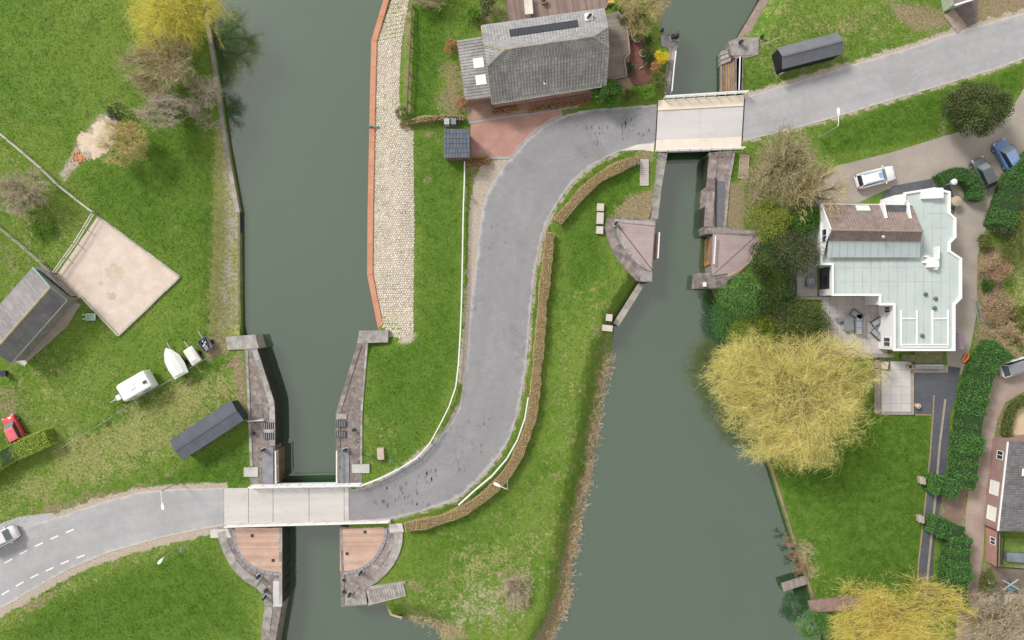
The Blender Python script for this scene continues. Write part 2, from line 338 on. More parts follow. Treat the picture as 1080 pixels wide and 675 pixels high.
# ------------------------------------------------------------------ ground: sheets with banks, worn and dry areas
# type: 0 dry straw, 1 bare earth, 2 pale sand, 3 lush dark lawn ; (type, outline or line, feather px, strength, line width or None)
PATCH = [
    # pale worn verge beside the carriageway
    (2, [(x, y+1.5) for x, y in RW_B], 2, 1.5, 11), (2, R_OUT[8:16], 2.5, 0.95, 12), (2, [(494,305),(496,235),(500,195),(511,171),(533,169),(538,170),(514,205),(506,270)], 3, 1.7, None),
    (2, R_IN, 2, 0.8, 6), (2, RE_B, 2, 0.9, 5), (2, RE_T, 2, 1.1, 7), (2, RW_T[3:], 2.5, 1.2, 9), (2, R_OUT[:8], 2, 0.8, 6),
    (1, [(20,548),(60,540),(130,518),(160,514),(100,520),(40,535)], 4, 0.8, None), (1, [(660,166),(690,154),(690,164),(668,168)], 3, 0.8, None),
    # west field
    (2, [(84,150),(106,120),(124,124),(122,150),(104,166),(84,172),(72,184),(66,192),(62,184)], 5, 1.0, None), (0, [(30,330),(120,390),(80,470),(0,470),(0,400)], 40, 0.5, None), (1, [(-20,395),(20,420),(45,450),(30,470),(-20,440)], 14, 0.55, None),
    (0, [(-20,0),(140,0),(130,110),(60,150),(-20,120)], 30, 0.10, None), (0, [(228,130),(236,130),(252,215),(252,352),(220,352),(226,250)], 5, 1.7, None), (2, [(234,150),(250,225),(252,352),(226,348),(234,250)], 5, 0.5, None), (2, [(230,120),(240,140),(252,235),(246,300),(238,230)], 4, 0.6, None),
    (0, [(0,150),(98,228),(72,300),(0,240)], 10, 0.45, None), (3, [(30,215),(60,235),(45,270),(25,245)], 8, 0.9, None), (1, [(20,195),(55,200),(40,225),(15,215)], 8, 0.5, None),
    (1, [(0,240),(50,285),(30,300),(0,330)], 12, 0.35, None), (0, [(175,135),(195,230),(200,330),(180,330)], 8, 0.35, None),
    (3, [(80,180),(150,170),(160,120),(220,120),(225,220),(215,300),(190,290),(100,225)], 12, 0.7, None), (3, [(0,100),(60,60),(160,0),(-50,-50)], 40, 0.35, None),
    (0, [(60,462),(110,440),(190,400),(245,385),(255,420),(230,445),(180,480),(120,505),(40,535),(0,550),(0,515),(50,490)], 14, 0.85, None),
    (3, [(90,452),(190,395),(250,372),(255,384),(190,412),(130,440),(105,465)], 5, 0.95, None), (3, [(190,495),(262,455),(266,512),(200,514),(160,512),(60,540),(110,520)], 5, 0.85, None),
    (1, [(36,546),(80,530),(130,517),(165,505),(180,498),(190,489)], 1.5, 0.75, 3), (1, [(75,470),(110,448),(170,408),(225,378)], 1.5, 0.6, 2.5),
    (1, [(225,345),(248,353),(240,372),(222,380),(215,372)], 6, 0.8, None), (1, [(242,372),(256,372),(262,440),(262,452),(255,440)], 3, 0.8, None), (1, [(200,410),(232,392),(240,385)], 3, 0.6, 6),
    # field south of the west road
    (3, [(40,640),(120,600),(180,580),(225,570),(262,615),(270,675),(0,690),(0,660)], 15, 0.75, None), (0, [(0,650),(40,625),(120,588),(185,570),(195,578),(120,602),(50,640),(0,668)], 6, 0.7, None), (1, [(10,640),(45,625),(70,622),(40,645)], 4, 0.6, None), (1, [(95,597),(130,590),(120,597)], 4, 0.5, None),
    (0, [(210,555),(232,562),(245,600),(225,600)], 12, 0.35, None),
    # island
    (3, [(425,0),(470,5),(470,60),(455,125),(432,125),(432,40)], 6, 0.9, None), (1, [(425,5),(434,0),(434,120),(427,125)], 3, 0.65, None), (1, [(470,65),(490,75),(495,125),(475,128),(460,110)], 8, 0.75, None), (1, [(505,5),(535,0),(530,25),(505,40)], 8, 0.6, None),
    (1, [(495,165),(520,172),(500,205),(494,230),(491,175)], 4, 0.6, None), (3, [(440,140),(490,170),(488,300),(484,390),(440,480),(386,508),(390,440),(392,362),(440,350)], 8, 0.65, None), (1, [(449,180),(456,190),(452,200),(447,190)], 3, 0.6, None), (1, [(443,137),(455,135),(460,143),(448,145)], 3, 0.6, None),
    (0, [(385,440),(430,440),(410,500),(385,508)], 10, 0.5, None), (2, [(430,350),(441,350),(436,362),(418,364)], 2, 0.9, None),
    (3, [(592,232),(640,190),(670,175),(680,200),(640,240),(640,290),(600,310)], 10, 0.85, None), (0, [(590,300),(640,290),(655,330),(636,360),(600,600),(560,675),(500,670),(520,560),(570,470)], 20, 0.4, None),
    (1, [(636,360),(646,345),(640,390),(632,440),(624,450),(630,400)], 3, 0.75, None), (1, [(624,445),(633,440),(614,540),(607,590),(598,640),(580,680),(562,680),(585,630),(600,560),(612,500)], 5, 0.9, None), (1, [(631,340),(629,390),(620,450),(605,480)], 1.5, 0.5, 3),
    (0, [(480,560),(560,540),(590,560),(580,640),(540,675),(440,665),(430,640)], 25, 0.55, None), (2, [(500,600),(580,580),(575,640),(520,670),(440,662)], 20, 0.42, None), (1, [(530,600),(555,600),(560,645),(525,645)], 10, 0.75, None), (1, [(430,612),(450,615),(445,625),(430,622)], 4, 0.7, None), (1, [(430,640),(470,655),(500,672),(470,680),(460,664)], 5, 0.7, None),
    (3, [(430,560),(520,540),(560,480),(590,490),(540,560),(450,610)], 15, 0.5, None), (0, [(460,560),(500,550),(480,590)], 10, 0.5, None), (1, [(600,430),(612,440),(600,470),(596,450)], 6, 0.4, None), (1, [(590,480),(600,500),(570,540)], 8, 0.3, None),
    (1, [(663,205),(690,198),(692,236),(640,234)], 4, 0.85, None), (1, [(668,160),(688,158),(690,168),(678,170)], 3, 0.7, None), (1, [(655,335),(668,305),(672,302),(652,342)], 3, 0.6, None), (1, [(640,85),(662,95),(640,98)], 4, 0.8, None),
    # east bank
    (0, [(795,0),(1000,0),(1000,30),(900,60),(800,90),(790,60)], 15, 0.5, None), (3, [(785,75),(830,75),(850,80),(790,100)], 6, 0.7, None), (3, [(830,30),(900,5),(960,10),(940,45),(890,60)], 14, 0.55, None), (1, [(930,0),(1000,10),(1004,33),(970,35),(950,20)], 8, 0.85, None), (1, [(1000,0),(1100,-10),(1080,12),(1010,36)], 4, 0.9, None), (1, [(795,0),(806,-5),(790,40),(783,45)], 3, 0.85, None),
    (1, [(815,55),(825,72),(850,72),(895,55),(890,62),(840,78),(815,75)], 4, 0.7, None), (3, [(865,165),(870,135),(940,112),(1000,95),(1045,80),(1080,68),(1080,92),(1010,140),(940,155)], 4, 0.95, None), (1, [(995,125),(1010,150),(985,146)], 5, 0.7, None),
    (1, [(783,190),(800,160),(850,140),(870,170),(855,215),(800,240),(785,230)], 8, 0.7, None), (3, [(772,160),(783,160),(778,192),(768,192)], 2, 0.9, None), (1, [(766,193),(784,193),(784,245),(765,242)], 3, 0.95, None),
    (3, LAWN, 3, 1.0, None), (1, [(835,575),(855,570),(862,605),(848,610)], 9, 0.8, None), (0, [(840,600),(900,610),(960,600),(960,632),(850,632)], 12, 0.5, None), (1, [(850,634),(915,628),(915,645),(860,645)], 3, 0.9, None),
    (1, [(800,440),(860,440),(860,330),(780,330)], 8, 0.8, None), (1, [(1030,260),(1060,260),(1060,370),(1030,365)], 8, 0.9, None), (0, [(1060,180),(1100,180),(1100,370),(1060,360)], 12, 0.7, None), (3, [(1050,290),(1080,290),(1080,320),(1055,320)], 6, 0.7, None),
    (1, [(1025,595),(1100,595),(1100,690),(1020,690)], 6, 0.95, None), (1, [(1050,430),(1080,420),(1080,465),(1050,465)], 4, 0.7, None), (1, [(985,508),(1020,508),(1020,560),(985,555)], 3, 0.9, None),
]
def masks(Pw, z):
    k = S*(1-z/HC); Q = np.stack([Pw[:, 0]/k+CX, CY-Pw[:, 1]/k], 1); M = np.zeros((len(Q), 4), np.float32)
    for t, poly, f, st, lw in PATCH:
        pa = np.array(poly, float); lo = pa.min(0)-f*3-(lw or 0); hi = pa.max(0)+f*3+(lw or 0)
        idx = np.where(((Q >= lo) & (Q <= hi)).all(1))[0]
        if not len(idx): continue
        f = f*(1.0 if lw else 1.7)
        d = (lw/2-line_dist(Q[idx], pa)) if lw else psd(Q[idx], poly)
        w = np.clip((d+f)/(2*f), 0, 1); w = w*w*(3-2*w)*st
        M[idx, t] = np.maximum(M[idx, t], w)
    return M
def ground_mat():
    m, n, b = new_mat('ground_grass')
    at = node(n, 'ShaderNodeAttribute'); at.attribute_name = 'cover'
    sp = node(n, 'ShaderNodeSeparateColor'); n.links.new(at.outputs['Color'], sp.inputs[0])
    n1, n2, n3, n4 = noise(n, 0.09, 5, 0.6), noise(n, 0.9, 7, 0.8), noise(n, 3.6, 5, 0.75), noise(n, 0.3, 7, 0.8)
    base = ramp(n, n1, [(0.35, (0.112, 0.226, 0.026)), (0.65, (0.200, 0.305, 0.052))])
    base = mixc(n, mth(n, 'MULTIPLY', sstep(n, n2, 0.42, 0.70), 0.7), base, (0.262, 0.298, 0.088))
    base = mixc(n, mth(n, 'MULTIPLY', sstep(n, n4, 0.50, 0.72), 0.6), base, (0.072, 0.158, 0.018))
    lush = ramp(n, n2, [(0.3, (0.046, 0.114, 0.012)), (0.48, (0.094, 0.188, 0.023)), (0.72, (0.175, 0.268, 0.050))])
    def msk(ch, amp, lo=0.35, hi=0.65, mx=1.0):
        a = mth(n, 'ADD', ch, mth(n, 'MULTIPLY', mth(n, 'SUBTRACT', n2, 0.5), amp))
        a = mth(n, 'ADD', a, mth(n, 'MULTIPLY', mth(n, 'SUBTRACT', n4, 0.5), amp))
        a = mth(n, 'ADD', a, mth(n, 'MULTIPLY', mth(n, 'SUBTRACT', n3, 0.5), amp*0.7))
        return mth(n, 'MULTIPLY', mth(n, 'MULTIPLY', sstep(n, a, lo, hi), sstep(n, ch, 0.0, 0.3)), mx)
    c = mixc(n, msk(at.outputs['Alpha'], 1.2, 0.1, 0.95), base, lush)
    dry = ramp(n, n3, [(0.3, (0.26, 0.29, 0.085)), (0.55, (0.42, 0.40, 0.17)), (0.8, (0.58, 0.51, 0.29))])
    c = mixc(n, msk(sp.outputs[0], 2.3, 0.40, 0.95, 0.8), c, dry)
    bare = ramp(n, n3, [(0.3, (0.22, 0.17, 0.095)), (0.55, (0.37, 0.285, 0.185)), (0.8, (0.49, 0.40, 0.28))])
    c = mixc(n, msk(sp.outputs[1], 1.7, 0.25, 0.75, 0.95), c, bare)
    sand = ramp(n, n3, [(0.3, (0.42, 0.34, 0.27)), (0.7, (0.62, 0.54, 0.46))])
    c = mixc(n, msk(sp.outputs[2], 0.9, 0.3, 0.7), c, sand)
    fine = noise(n, 14, 3, 0.7)
    c = mixc(n, 0.9, c, ramp(n, fine, [(0.3, (0.5, 0.5, 0.5)), (0.65, (1.15, 1.15, 1.15))]), 'MULTIPLY')
    n.links.new(c, b.inputs['Base Color']); b.inputs['Roughness'].default_value = 0.95; b.inputs['Specular IOR Level'].default_value = 0.1
    bump(n, b, mth(n, 'ADD', n3, mth(n, 'MULTIPLY', fine, 0.6)), 0.7, 0.12)
    return m
GROUND = ground_mat()
LANDS = {}
def land(name, poly):
    B = [G(*p) for p in poly]; Bp = []
    for i, a in enumerate(B):
        b = B[(i+1) % len(B)]; L = (b-a).length; k = 1 if L > 60 else max(1, int(L/1.2))
        natural = not (abs(a.x) > 70 or abs(a.y) > 50)
        for j in range(k):
            p = a.lerp(b, j/k); jit = 0.0
            Bp.append((p.x+random.uniform(-jit, jit), p.y+random.uniform(-jit, jit)))
    Bn = np.array(Bp); xs = np.arange(-64, 64, 0.6); ys = np.arange(-42, 42, 0.6)
    gx, gy = np.meshgrid(xs, ys); P = np.stack([gx.ravel(), gy.ravel()], 1)+RNG.uniform(-0.15, 0.15, (gx.size, 2))
    xs = np.arange(-140, 141, 9.0); gx, gy = np.meshgrid(xs, np.arange(-80, 81, 9.0)); P2 = np.stack([gx.ravel(), gy.ravel()], 1)
    P2 = P2[(np.abs(P2[:, 0]) > 66) | (np.abs(P2[:, 1]) > 44)]; P = np.concatenate([P, P2])
    P = P[psd(P, Bn.tolist()) > 0.25]
    V = [Vector(p) for p in Bp]+[Vector(p) for p in P]; nb = len(Bp)
    ov, oe, of, *_ = delaunay_2d_cdt(V, [], [list(range(nb))], 1, 1e-4)
    XY = np.array([(v.x, v.y) for v in ov]); Z = gzn(XY); M = masks(XY, Z)
    Z2 = Z+(np.sin(XY[:, 0]*1.9)*np.sin(XY[:, 1]*1.7+XY[:, 0]*0.6))*0.012-0.012
    vs = np.column_stack([XY, Z2]).tolist(); fs = [tuple(f) for f in of]
    k = len(vs); bz = Z2[:nb]
    vs += [(x, y, -4.2) for x, y in Bp]; M = np.concatenate([M, np.tile(np.array([[0, 1, 0, 0]], np.float32), (nb, 1))])
    A = sum(Bp[i][0]*Bp[(i+1) % nb][1]-Bp[(i+1) % nb][0]*Bp[i][1] for i in range(nb))
    for i in range(nb):
        j = (i+1) % nb; q = (k+i, k+j, j, i); fs.append(q if A > 0 else q[::-1])
    me = bpy.data.meshes.new(name); me.from_pydata(vs, [], fs); me.materials.append(GROUND)
    at = me.attributes.new('cover', 'FLOAT_COLOR', 'POINT'); at.data.foreach_set('color', M.ravel().astype(np.float32))
    o = bpy.data.objects.new(name, me); COL.objects.link(o); tag(o, kind='structure'); LANDS[name] = Bn
    return o
land('ground_west', WEST); land('ground_island', MID); land('ground_east', EAST)

# water: silty canal, mirror-like under a white sky
def water_mat():
    m, n, b = new_mat('canal_water')
    c = ramp(n, noise(n, 0.03, 4, 0.6), [(0.3, (0.026, 0.066, 0.028)), (0.7, (0.038, 0.080, 0.038))])
    n.links.new(c, b.inputs['Base Color']); b.inputs['Roughness'].default_value = 0.05; b.inputs['IOR'].default_value = 2.42
    h = mth(n, 'ADD', mth(n, 'MULTIPLY', noise(n, 0.7, 4, 0.6), 1.0), mth(n, 'MULTIPLY', mth(n, 'MULTIPLY', noise(n, 3.2, 4, 0.65), sstep(n, noise(n, .05, 4, .6), .38, .66)), 0.7))
    bump(n, b, h, 0.22, 0.05); return m
wb = MB(); wb.face([(-160, -110, WATER), (160, -110, WATER), (160, 110, WATER), (-160, 110, WATER)])
wb.build('water', water_mat(), kind='structure')

# ------------------------------------------------------------------ roads and paved surfaces
def px_line(path, z, n=6): return [Vector((*W(p.x, p.y, z).xy, z)) for p in smooth([(*q, 0) for q in path], n)]
def road_mat(name, col, edge, track, crack):
    m, n, b = new_mat(name); at = node(n, 'ShaderNodeAttribute'); at.attribute_name = 'across'; u = at.outputs['Fac']
    n1, n2, n3, n4 = noise(n, .12, 5, .6), noise(n, 1.1, 6, .7), noise(n, 7, 4, .7), noise(n, 40, 2, .6)
    c = ramp(n, n1, [(.3, tuple(x*.88 for x in col)), (.7, tuple(x*1.08 for x in col))])
    c = mixc(n, .8, c, ramp(n, n2, [(.3, (.84, .84, .85)), (.7, (1.05, 1.05, 1.04))]), 'MULTIPLY')
    c = mixc(n, .8, c, ramp(n, n3, [(.3, (.84, .84, .84)), (.7, (1.06, 1.06, 1.06))]), 'MULTIPLY')
    c = mixc(n, .7, c, ramp(n, n4, [(.25, (.7, .7, .7)), (.7, (1.12, 1.12, 1.12))]), 'MULTIPLY')
    d = mth(n, 'ABSOLUTE', mth(n, 'SUBTRACT', u, .5))
    wt = mth(n, 'SUBTRACT', 1.0, sstep(n, mth(n, 'ABSOLUTE', mth(n, 'SUBTRACT', d, .23)), .02, .10))
    c = mixc(n, mth(n, 'MULTIPLY', mth(n, 'MULTIPLY', wt, n2), track), c, tuple(x*.72 for x in col))
    c = mixc(n, mth(n, 'MULTIPLY', sstep(n, noise(n, .16, 5, .7), .50, .66), crack), c, tuple(x*.66 for x in col))
    e = sstep(n, mth(n, 'ADD', d, mth(n, 'MULTIPLY', mth(n, 'SUBTRACT', n2, .5), .16)), .435, .50)
    c = mixc(n, mth(n, 'MULTIPLY', e, .75), c, edge)
    g = node(n, 'ShaderNodeNewGeometry'); v = node(n, 'ShaderNodeTexVoronoi'); v.feature = 'DISTANCE_TO_EDGE'; v.inputs['Scale'].default_value = .55
    vm = node(n, 'ShaderNodeVectorMath'); vm.operation = 'ADD'; cn = node(n, 'ShaderNodeTexNoise'); cn.inputs['Scale'].default_value = .9; n.links.new(g.outputs['Position'], cn.inputs['Vector']); n.links.new(g.outputs['Position'], vm.inputs[0]); n.links.new(cn.outputs['Color'], vm.inputs[1]); n.links.new(vm.outputs[0], v.inputs['Vector'])
    k = mth(n, 'MULTIPLY', mth(n, 'SUBTRACT', 1.0, sstep(n, v.outputs['Distance'], .002, .014)), sstep(n, noise(n, .2, 4, .6), .48, .62))
    c = mixc(n, mth(n, 'MULTIPLY', k, crack), c, tuple(x*.4 for x in col))
    n.links.new(c, b.inputs['Base Color']); b.inputs['Roughness'].default_value = .9; b.inputs['Specular IOR Level'].default_value = .25; bump(n, b, n4, .4, .02); return m
def road(name, A, B, z, m, n=70):
    L = resample(px_line(A, z), n); Rr = resample(px_line(B, z), n); K = 13; vs = []; fs = []; ac = []
    for a, b in zip(L, Rr):
        j = random.uniform(-.06, .06)
        for k in range(K): t = k/(K-1); vs.append(a.lerp(b, t)+(b-a).normalized()*(j if k == 0 else (random.uniform(-.06, .06) if k == K-1 else 0))); ac.append(t)
    for i in range(n-1):
        for k in range(K-1): fs.append((i*K+k, i*K+k+1, (i+1)*K+k+1, (i+1)*K+k))
    mb = MB(); mb.add(vs, fs, .5)
    for k in (0, K-1):
        E = [vs[i*K+k] for i in range(n)]; q = [p-Vector((0, 0, .12)) for p in E]; f2 = [(i, i+1, n+i+1, n+i) for i in range(n-1)]; mb.add(E+q, f2, .5); ac += [float(k > 0)]*(2*n)
    o = mb.build(name, m, kind='structure'); at = o.data.attributes.new('across', 'FLOAT', 'POINT'); at.data.foreach_set('value', np.array(ac, np.float32)); return o
road_w = road('road_west', RW_B, RW_T, 0.02, road_mat('road_pale', (.455, .445, .465), (.56, .50, .44), .55, .3)); road_c = road('road_bend', R_IN, R_OUT, 0.02, road_mat('road_dark', (.325, .318, .335), (.50, .48, .47), .5, .6), 150); road_e = road('road_east', RE_B, RE_T, 0.02, MAT.get('x') or road_mat('road_pale_east', (.45, .44, .46), (.56, .50, .45), .55, .3))
def sheet(name, poly, z, m, thick=0.15, ter=False, **kw):
    mb = MB(); mb.slab([W(*p, z) for p in poly] if not ter else [G(*p, z) for p in poly], z-thick); return mb.build(name, m, kind='structure', **kw)
GRAVEL = mat('drive_gravel', (0.37, 0.325, 0.285), 0.95, 0.12, 0.35, 0.5, 18, stain=(0.25, 0.5, (0.30, 0.265, 0.23)))
TRACKM = mat('track_pavers', (0.38, 0.29, 0.25), 0.95, 0.14, 0.4, 0.5, 12, stain=(0.4, 0.4, (0.44, 0.37, 0.29)))
SANDM = mat('paddock_sand', (0.66, 0.55, 0.48), 0.95, 0.13, 0.6, 0.9, 5, stain=(0.25, 0.6, (0.54, 0.45, 0.36)))
sheet('driveway', DRIVE, 0.018, GRAVEL); sheet('track', TRACK, 0.018, TRACKM)
paddock = sheet('paddock', PADDOCK, 0.02, SANDM)
mb = MB()
for cx, cy, r in ((121,287,11),(118,312,6),(106,299,3)):
    pts = [W(cx+math.cos(a)*r*random.uniform(0.6, 1.25), cy+math.sin(a)*r*0.7*random.uniform(0.6, 1.25), 0.025) for a in np.linspace(0, 2*math.pi, 22)[:-1]]
    mb.face(pts[::-1])
mb.build('damp_sand', mat('damp_sand', (0.57, 0.475, 0.365), 0.95, 0.15, 0.9, 0.4, 10), paddock)
sheet('lay_by', [(-60,588),(-20,560),(20,545),(55,541),(62,547),(35,556),(0,569)], 0.016, mat('asphalt_layby', (0.42, 0.42, 0.43), 0.9, 0.1, 0.4, 0.3, 20))
# lane dashes
dm = mat('lane_paint', (0.80, 0.80, 0.80), 0.7, 0.08, 4, 0.1, 20, stain=(3, 0.4, (0.55, 0.55, 0.55)))
for row in ([(9,591.6),(24.8,582.5),(40.9,574.4),(57.4,566.8),(73.7,560)], [(5.7,625),(20.7,616),(36.3,607.7),(52.4,600.4),(68.4,593),(85,587)]):
    for i, c in enumerate(row):
        a = row[max(i-1, 0)]; b = row[min(i+1, len(row)-1)]; d = Vector((b[0]-a[0], b[1]-a[1])).normalized()*4.6
        mb = MB(); mb.bar(W(c[0]-d.x, c[1]-d.y, 0.024), W(c[0]+d.x, c[1]+d.y, 0.024), 0.16, 0.006); mb.build('lane_dash', dm, road_w)
# tar repairs on the bend
mb = MB()
for (cx, cy, sx, sy, n) in ((660,133,6,14,26),(630,143,5,12,10),(678,142,6,4,5),(640,138,24,12,12),(420,520,22,14,30),(450,505,12,16,22),(475,487,14,10,18),(440,528,20,8,14),(405,533,14,8,10),(500,470,12,10,8),(518,250,10,20,6),(510,445,22,8,10)):
    for _ in range(n):
        x, y = random.gauss(cx, sx*0.6), random.gauss(cy, sy*0.6); r = random.uniform(0.6, 2.6); el = random.uniform(0.15, 0.55)
        pts = [W(x+math.cos(a)*r*el*random.uniform(0.5, 1.4), y+math.sin(a)*r*random.uniform(0.5, 1.4), 0.0245) for a in np.linspace(0, 2*math.pi, 10)[:-1]]
        mb.face(pts[::-1])
mb.build('tar_marks', mat('tar_patch', (0.17, 0.17, 0.19), 0.8, 0.25, 3, 0.3, 20), road_c, kind='stuff')
mb = MB()
for x0, y0, x1, y1 in ((940,97,958,90),(930,80,972,70)):
    pts = [W(x0+(x1-x0)*t+random.uniform(-1, 1), y0+(y1-y0)*t+random.uniform(-.8, .8), 0.0245) for t in np.linspace(0, 1, 8)]
    mb.ribbon(pts, [p+Vector((0.02, 0.09, 0)) for p in pts])
mb.build('tar_marks', mat('tar_thin', (0.33, 0.33, 0.35), 0.85, 0.15, 3, 0.2, 20), road_e, kind='stuff')
# red brick drive of the grey house and its grey edging
BRDRV = mat('brick_drive', (0.42, 0.24, 0.20), 0.9, 0.14, 0.5, 0.5, 16, stain=(0.5, 0.4, (0.50, 0.36, 0.28)))
EDGE = mat('edge_grey', (0.36, 0.35, 0.36), 0.9, 0.12, 1, 0.3)
dw = sheet('brick_driveway', [(496,131),(520,127),(560,121),(592,116),(594,122),(575,132),(556,147),(542,163),(539,167),(497,166)], 0.03, BRDRV)
sheet('brick_forecourt', [(491,105),(519,104),(640,86),(642,98),(600,111),(540,121),(494,128)], 0.034, mat('brick_court', (0.38, 0.25, 0.20), 0.9, 0.16, 0.7, 0.5, 14, stain=(0.6, 0.4, (0.44, 0.33, 0.24))))
for path in ([(494,129.5),(540,122.5),(575,117.5),(610,112)], [(497,167),(533,166.5),(539,166)], [(592,121),(575,130),(558,143.5),(545,157),(539,165)]):
    L = px_line(path, 0.045); mb = MB(); mb.ribbon([p+Vector((0, 0.14, 0)) for p in L], [p-Vector((0, 0.14, 0)) for p in L], 0.1); mb.build('kerb', EDGE, dw)
# cobbled slope along the canal: single stones
COB = mat('cobble', (0.66, 0.59, 0.53), 0.9, 0.14, 0.5, 0.5, 7, rnd=0.17, stain=(0.5, 0.35, (0.48, 0.44, 0.30)))
cob_poly = [(413,0),(396,44),(394,100),(392,225),(392,288),(402,342),(410,356),(425,357),(436,350),(437,225),(436,150),(437,137),(424,131),(421,100),(423,50),(432,-6),(430,-60),(414,-60)]
mb = MB(); cpw = np.array([G(*p).xy for p in cob_poly])
mb2 = MB()
for j, y in enumerate(np.arange(cpw[:, 1].min(), cpw[:, 1].max(), 0.27)):
    for x in np.arange(cpw[:, 0].min(), cpw[:, 0].max(), 0.30):
        cx, cy = x+(0.15 if j % 2 else 0)+random.uniform(-.05, .05), y+random.uniform(-.05, .05)
        if random.random() < 0.06 or not inpoly(np.array([[cx, cy]]), cpw)[0]: continue
        z = gz(cx, cy); w, l, h = random.uniform(.095, .15), random.uniform(.09, .13), random.uniform(.02, .07); s = random.uniform(.55, .75)
        zl = [gz(cx+dx, cy) for dx in (-w, w)]
        v = [(cx-w, cy-l, zl[0]-.05), (cx+w, cy-l, zl[1]-.05), (cx+w, cy+l, zl[1]-.05), (cx-w, cy+l, zl[0]-.05), (cx-w*s, cy-l*s, zl[0]+h), (cx+w*s, cy-l*s, zl[1]+h), (cx+w*s, cy+l*s, zl[1]+h), (cx-w*s, cy+l*s, zl[0]+h)]
        mb.add(v, [(4,5,6,7),(0,1,5,4),(1,2,6,5),(2,3,7,6),(3,0,4,7)])
cs = MB()
ring = [G(*p, 0.006) for p in cob_poly]; cs.slab(ring, -2.2)
cobs = bpy.data.objects.new('cobbled_bank', None); COL.objects.link(cobs); cobs.location = (-13, 15, -1); tag(cobs, kind='structure')
mb.build('cobble_stones', COB, cobs, kind='stuff')
# joint bed follows the slope
bb = MB()
ys = np.linspace(cpw[:, 1].min(), cpw[:, 1].max(), 90)
for y0, y1 in zip(ys[:-1], ys[1:]):
    ym = (y0+y1)/2; xi = []
    for a, b in zip(cpw, np.roll(cpw, -1, 0)):
        if (a[1] > ym) != (b[1] > ym): xi.append(a[0]+(b[0]-a[0])*(ym-a[1])/(b[1]-a[1]))
    if len(xi) < 2: continue
    xs = np.linspace(min(xi), max(xi), 9)
    for x0, x1 in zip(xs[:-1], xs[1:]):
        bb.face([(x0, y0, gz(x0, ym)+.012), (x1, y0, gz(x1, ym)+.012), (x1, y1, gz(x1, ym)+.012), (x0, y1, gz(x0, ym)+.012)], 0.5)
bb.build('joint_bed', mat('joint_bed', (0.42, 0.37, 0.29), 0.95, 0.3, 1.2, 0.4, 10, stain=(0.9, 0.6, (0.22, 0.24, 0.09))), cobs)

# ------------------------------------------------------------------ quay walls
def wall_line(name, path, zt, width, m, label, cat='quay wall', mcap=None, zb=-4.0, seglen=1.4, side=1, gap=0.012):
    """vertical wall along a waterline with separate cap stones"""
    pts = [W(*p, zt) for p in path]; o = empty(name, (pts[0].x, pts[0].y, -2.4), label, cat)
    L = []; R = []
    for i, p in enumerate(pts):
        d = (pts[min(i+1, len(pts)-1)]-pts[max(i-1, 0)]).normalized(); nn = Vector((-d.y, d.x, 0))*side; L.append(p); R.append(p+nn*width)
    mb = MB(); zc = zt-0.16
    for i in range(len(pts)-1):
        mb.slab([Vector((q.x, q.y, zc)) for q in (L[i], L[i+1], R[i+1], R[i])], zb)
    mb.build('wall_face', m, o)
    if mcap:
        for i in range(len(pts)-1):
            k = max(1, int((L[i+1]-L[i]).length/seglen))
            for j in range(k):
                t0, t1 = j/k, (j+1)/k; g = gap/max((L[i+1]-L[i]).length, .1)
                a, b = L[i].lerp(L[i+1], t0+g), L[i].lerp(L[i+1], t1-g); c, d = R[i].lerp(R[i+1], t1-g), R[i].lerp(R[i+1], t0+g)
                dz = random.uniform(-.012, .012); ov = (a-d).normalized()*0.04
                cb = MB(); cb.slab([Vector((q.x, q.y, zt+dz)) for q in (a+ov, b+ov, c, d)], zc+0.002); cb.build('cap_stone', mcap, o)
    return o
CAPG = mat('cap_grey', (0.36, 0.33, 0.30), 0.9, 0.2, 0.9, 0.4, 8, rnd=0.15)
wall_line('quay_wall', [(205,-250),(212,-60),(221,28),(227,65),(239,150),(252.5,224)], -1.62, 0.45, WALLD, 'grey capped retaining wall along the left bank below the yellow tree', mcap=CAPG, side=-1, seglen=1.6)
wall_line('sheet_pile_wall', [(252.5,224),(252.8,290),(252.8,353)], -1.66, 0.16, DARKM, 'thin dark sheet pile edge along the tan strip of the left bank', side=-1, mcap=mat('pile_cap', (0.2, 0.17, 0.14), 0.9, 0.3, 2, 0.4), seglen=1.2)
q = wall_line('quay_wall', [(413,-200),(407,-8),(392,42),(390.5,100),(388,225),(387.5,290),(399,347)], -1.5, 0.6, RUST, 'long orange capped quay edge beside the cobbled slope', mcap=RUST, side=1, seglen=2.6)
mb = MB(); a = W(392, 134, -1.45); mb.bar(a+Vector((-.6, 0, .05)), a+Vector((.9, 0, .05)), 0.12, 0.12); mb.bar(a+Vector((0, 0, 0)), a+Vector((0, 0, .5)), 0.12, 0.12); mb.build('mooring_rail', mat('green_metal', (0.05, 0.22, 0.20), 0.5), q)
wall_line('garden_wall', [(762,330),(775,400),(800,460),(815,500),(840,580),(857,630),(868,665),(880,700)], -1.5, 0.22, WALLD, 'low timber and brick edging of the bright lawn along the river', mcap=mat('edge_timber', (0.28, 0.22, 0.15), 0.9, 0.25, 1.5, 0.4, rnd=0.2), side=1, seglen=1.8)
wall_line('quay_wall', [(860,-160),(805,-5),(778,40)], -1.05, 1.1, WALLD, 'broad brown stone bank wall running up from the lock pier to the top edge', mcap=mat('cap_brown', (0.30, 0.23, 0.20), 0.9, 0.2, 0.8, 0.4, 8, rnd=0.15), side=1, seglen=1.5)
wall_line('wing_wall', [(647,341),(674,298)], -0.9, 0.7, WALLD, 'slanting brick wing wall below the mauve quadrant deck', mcap=CAPG, side=-1, seglen=1.1)
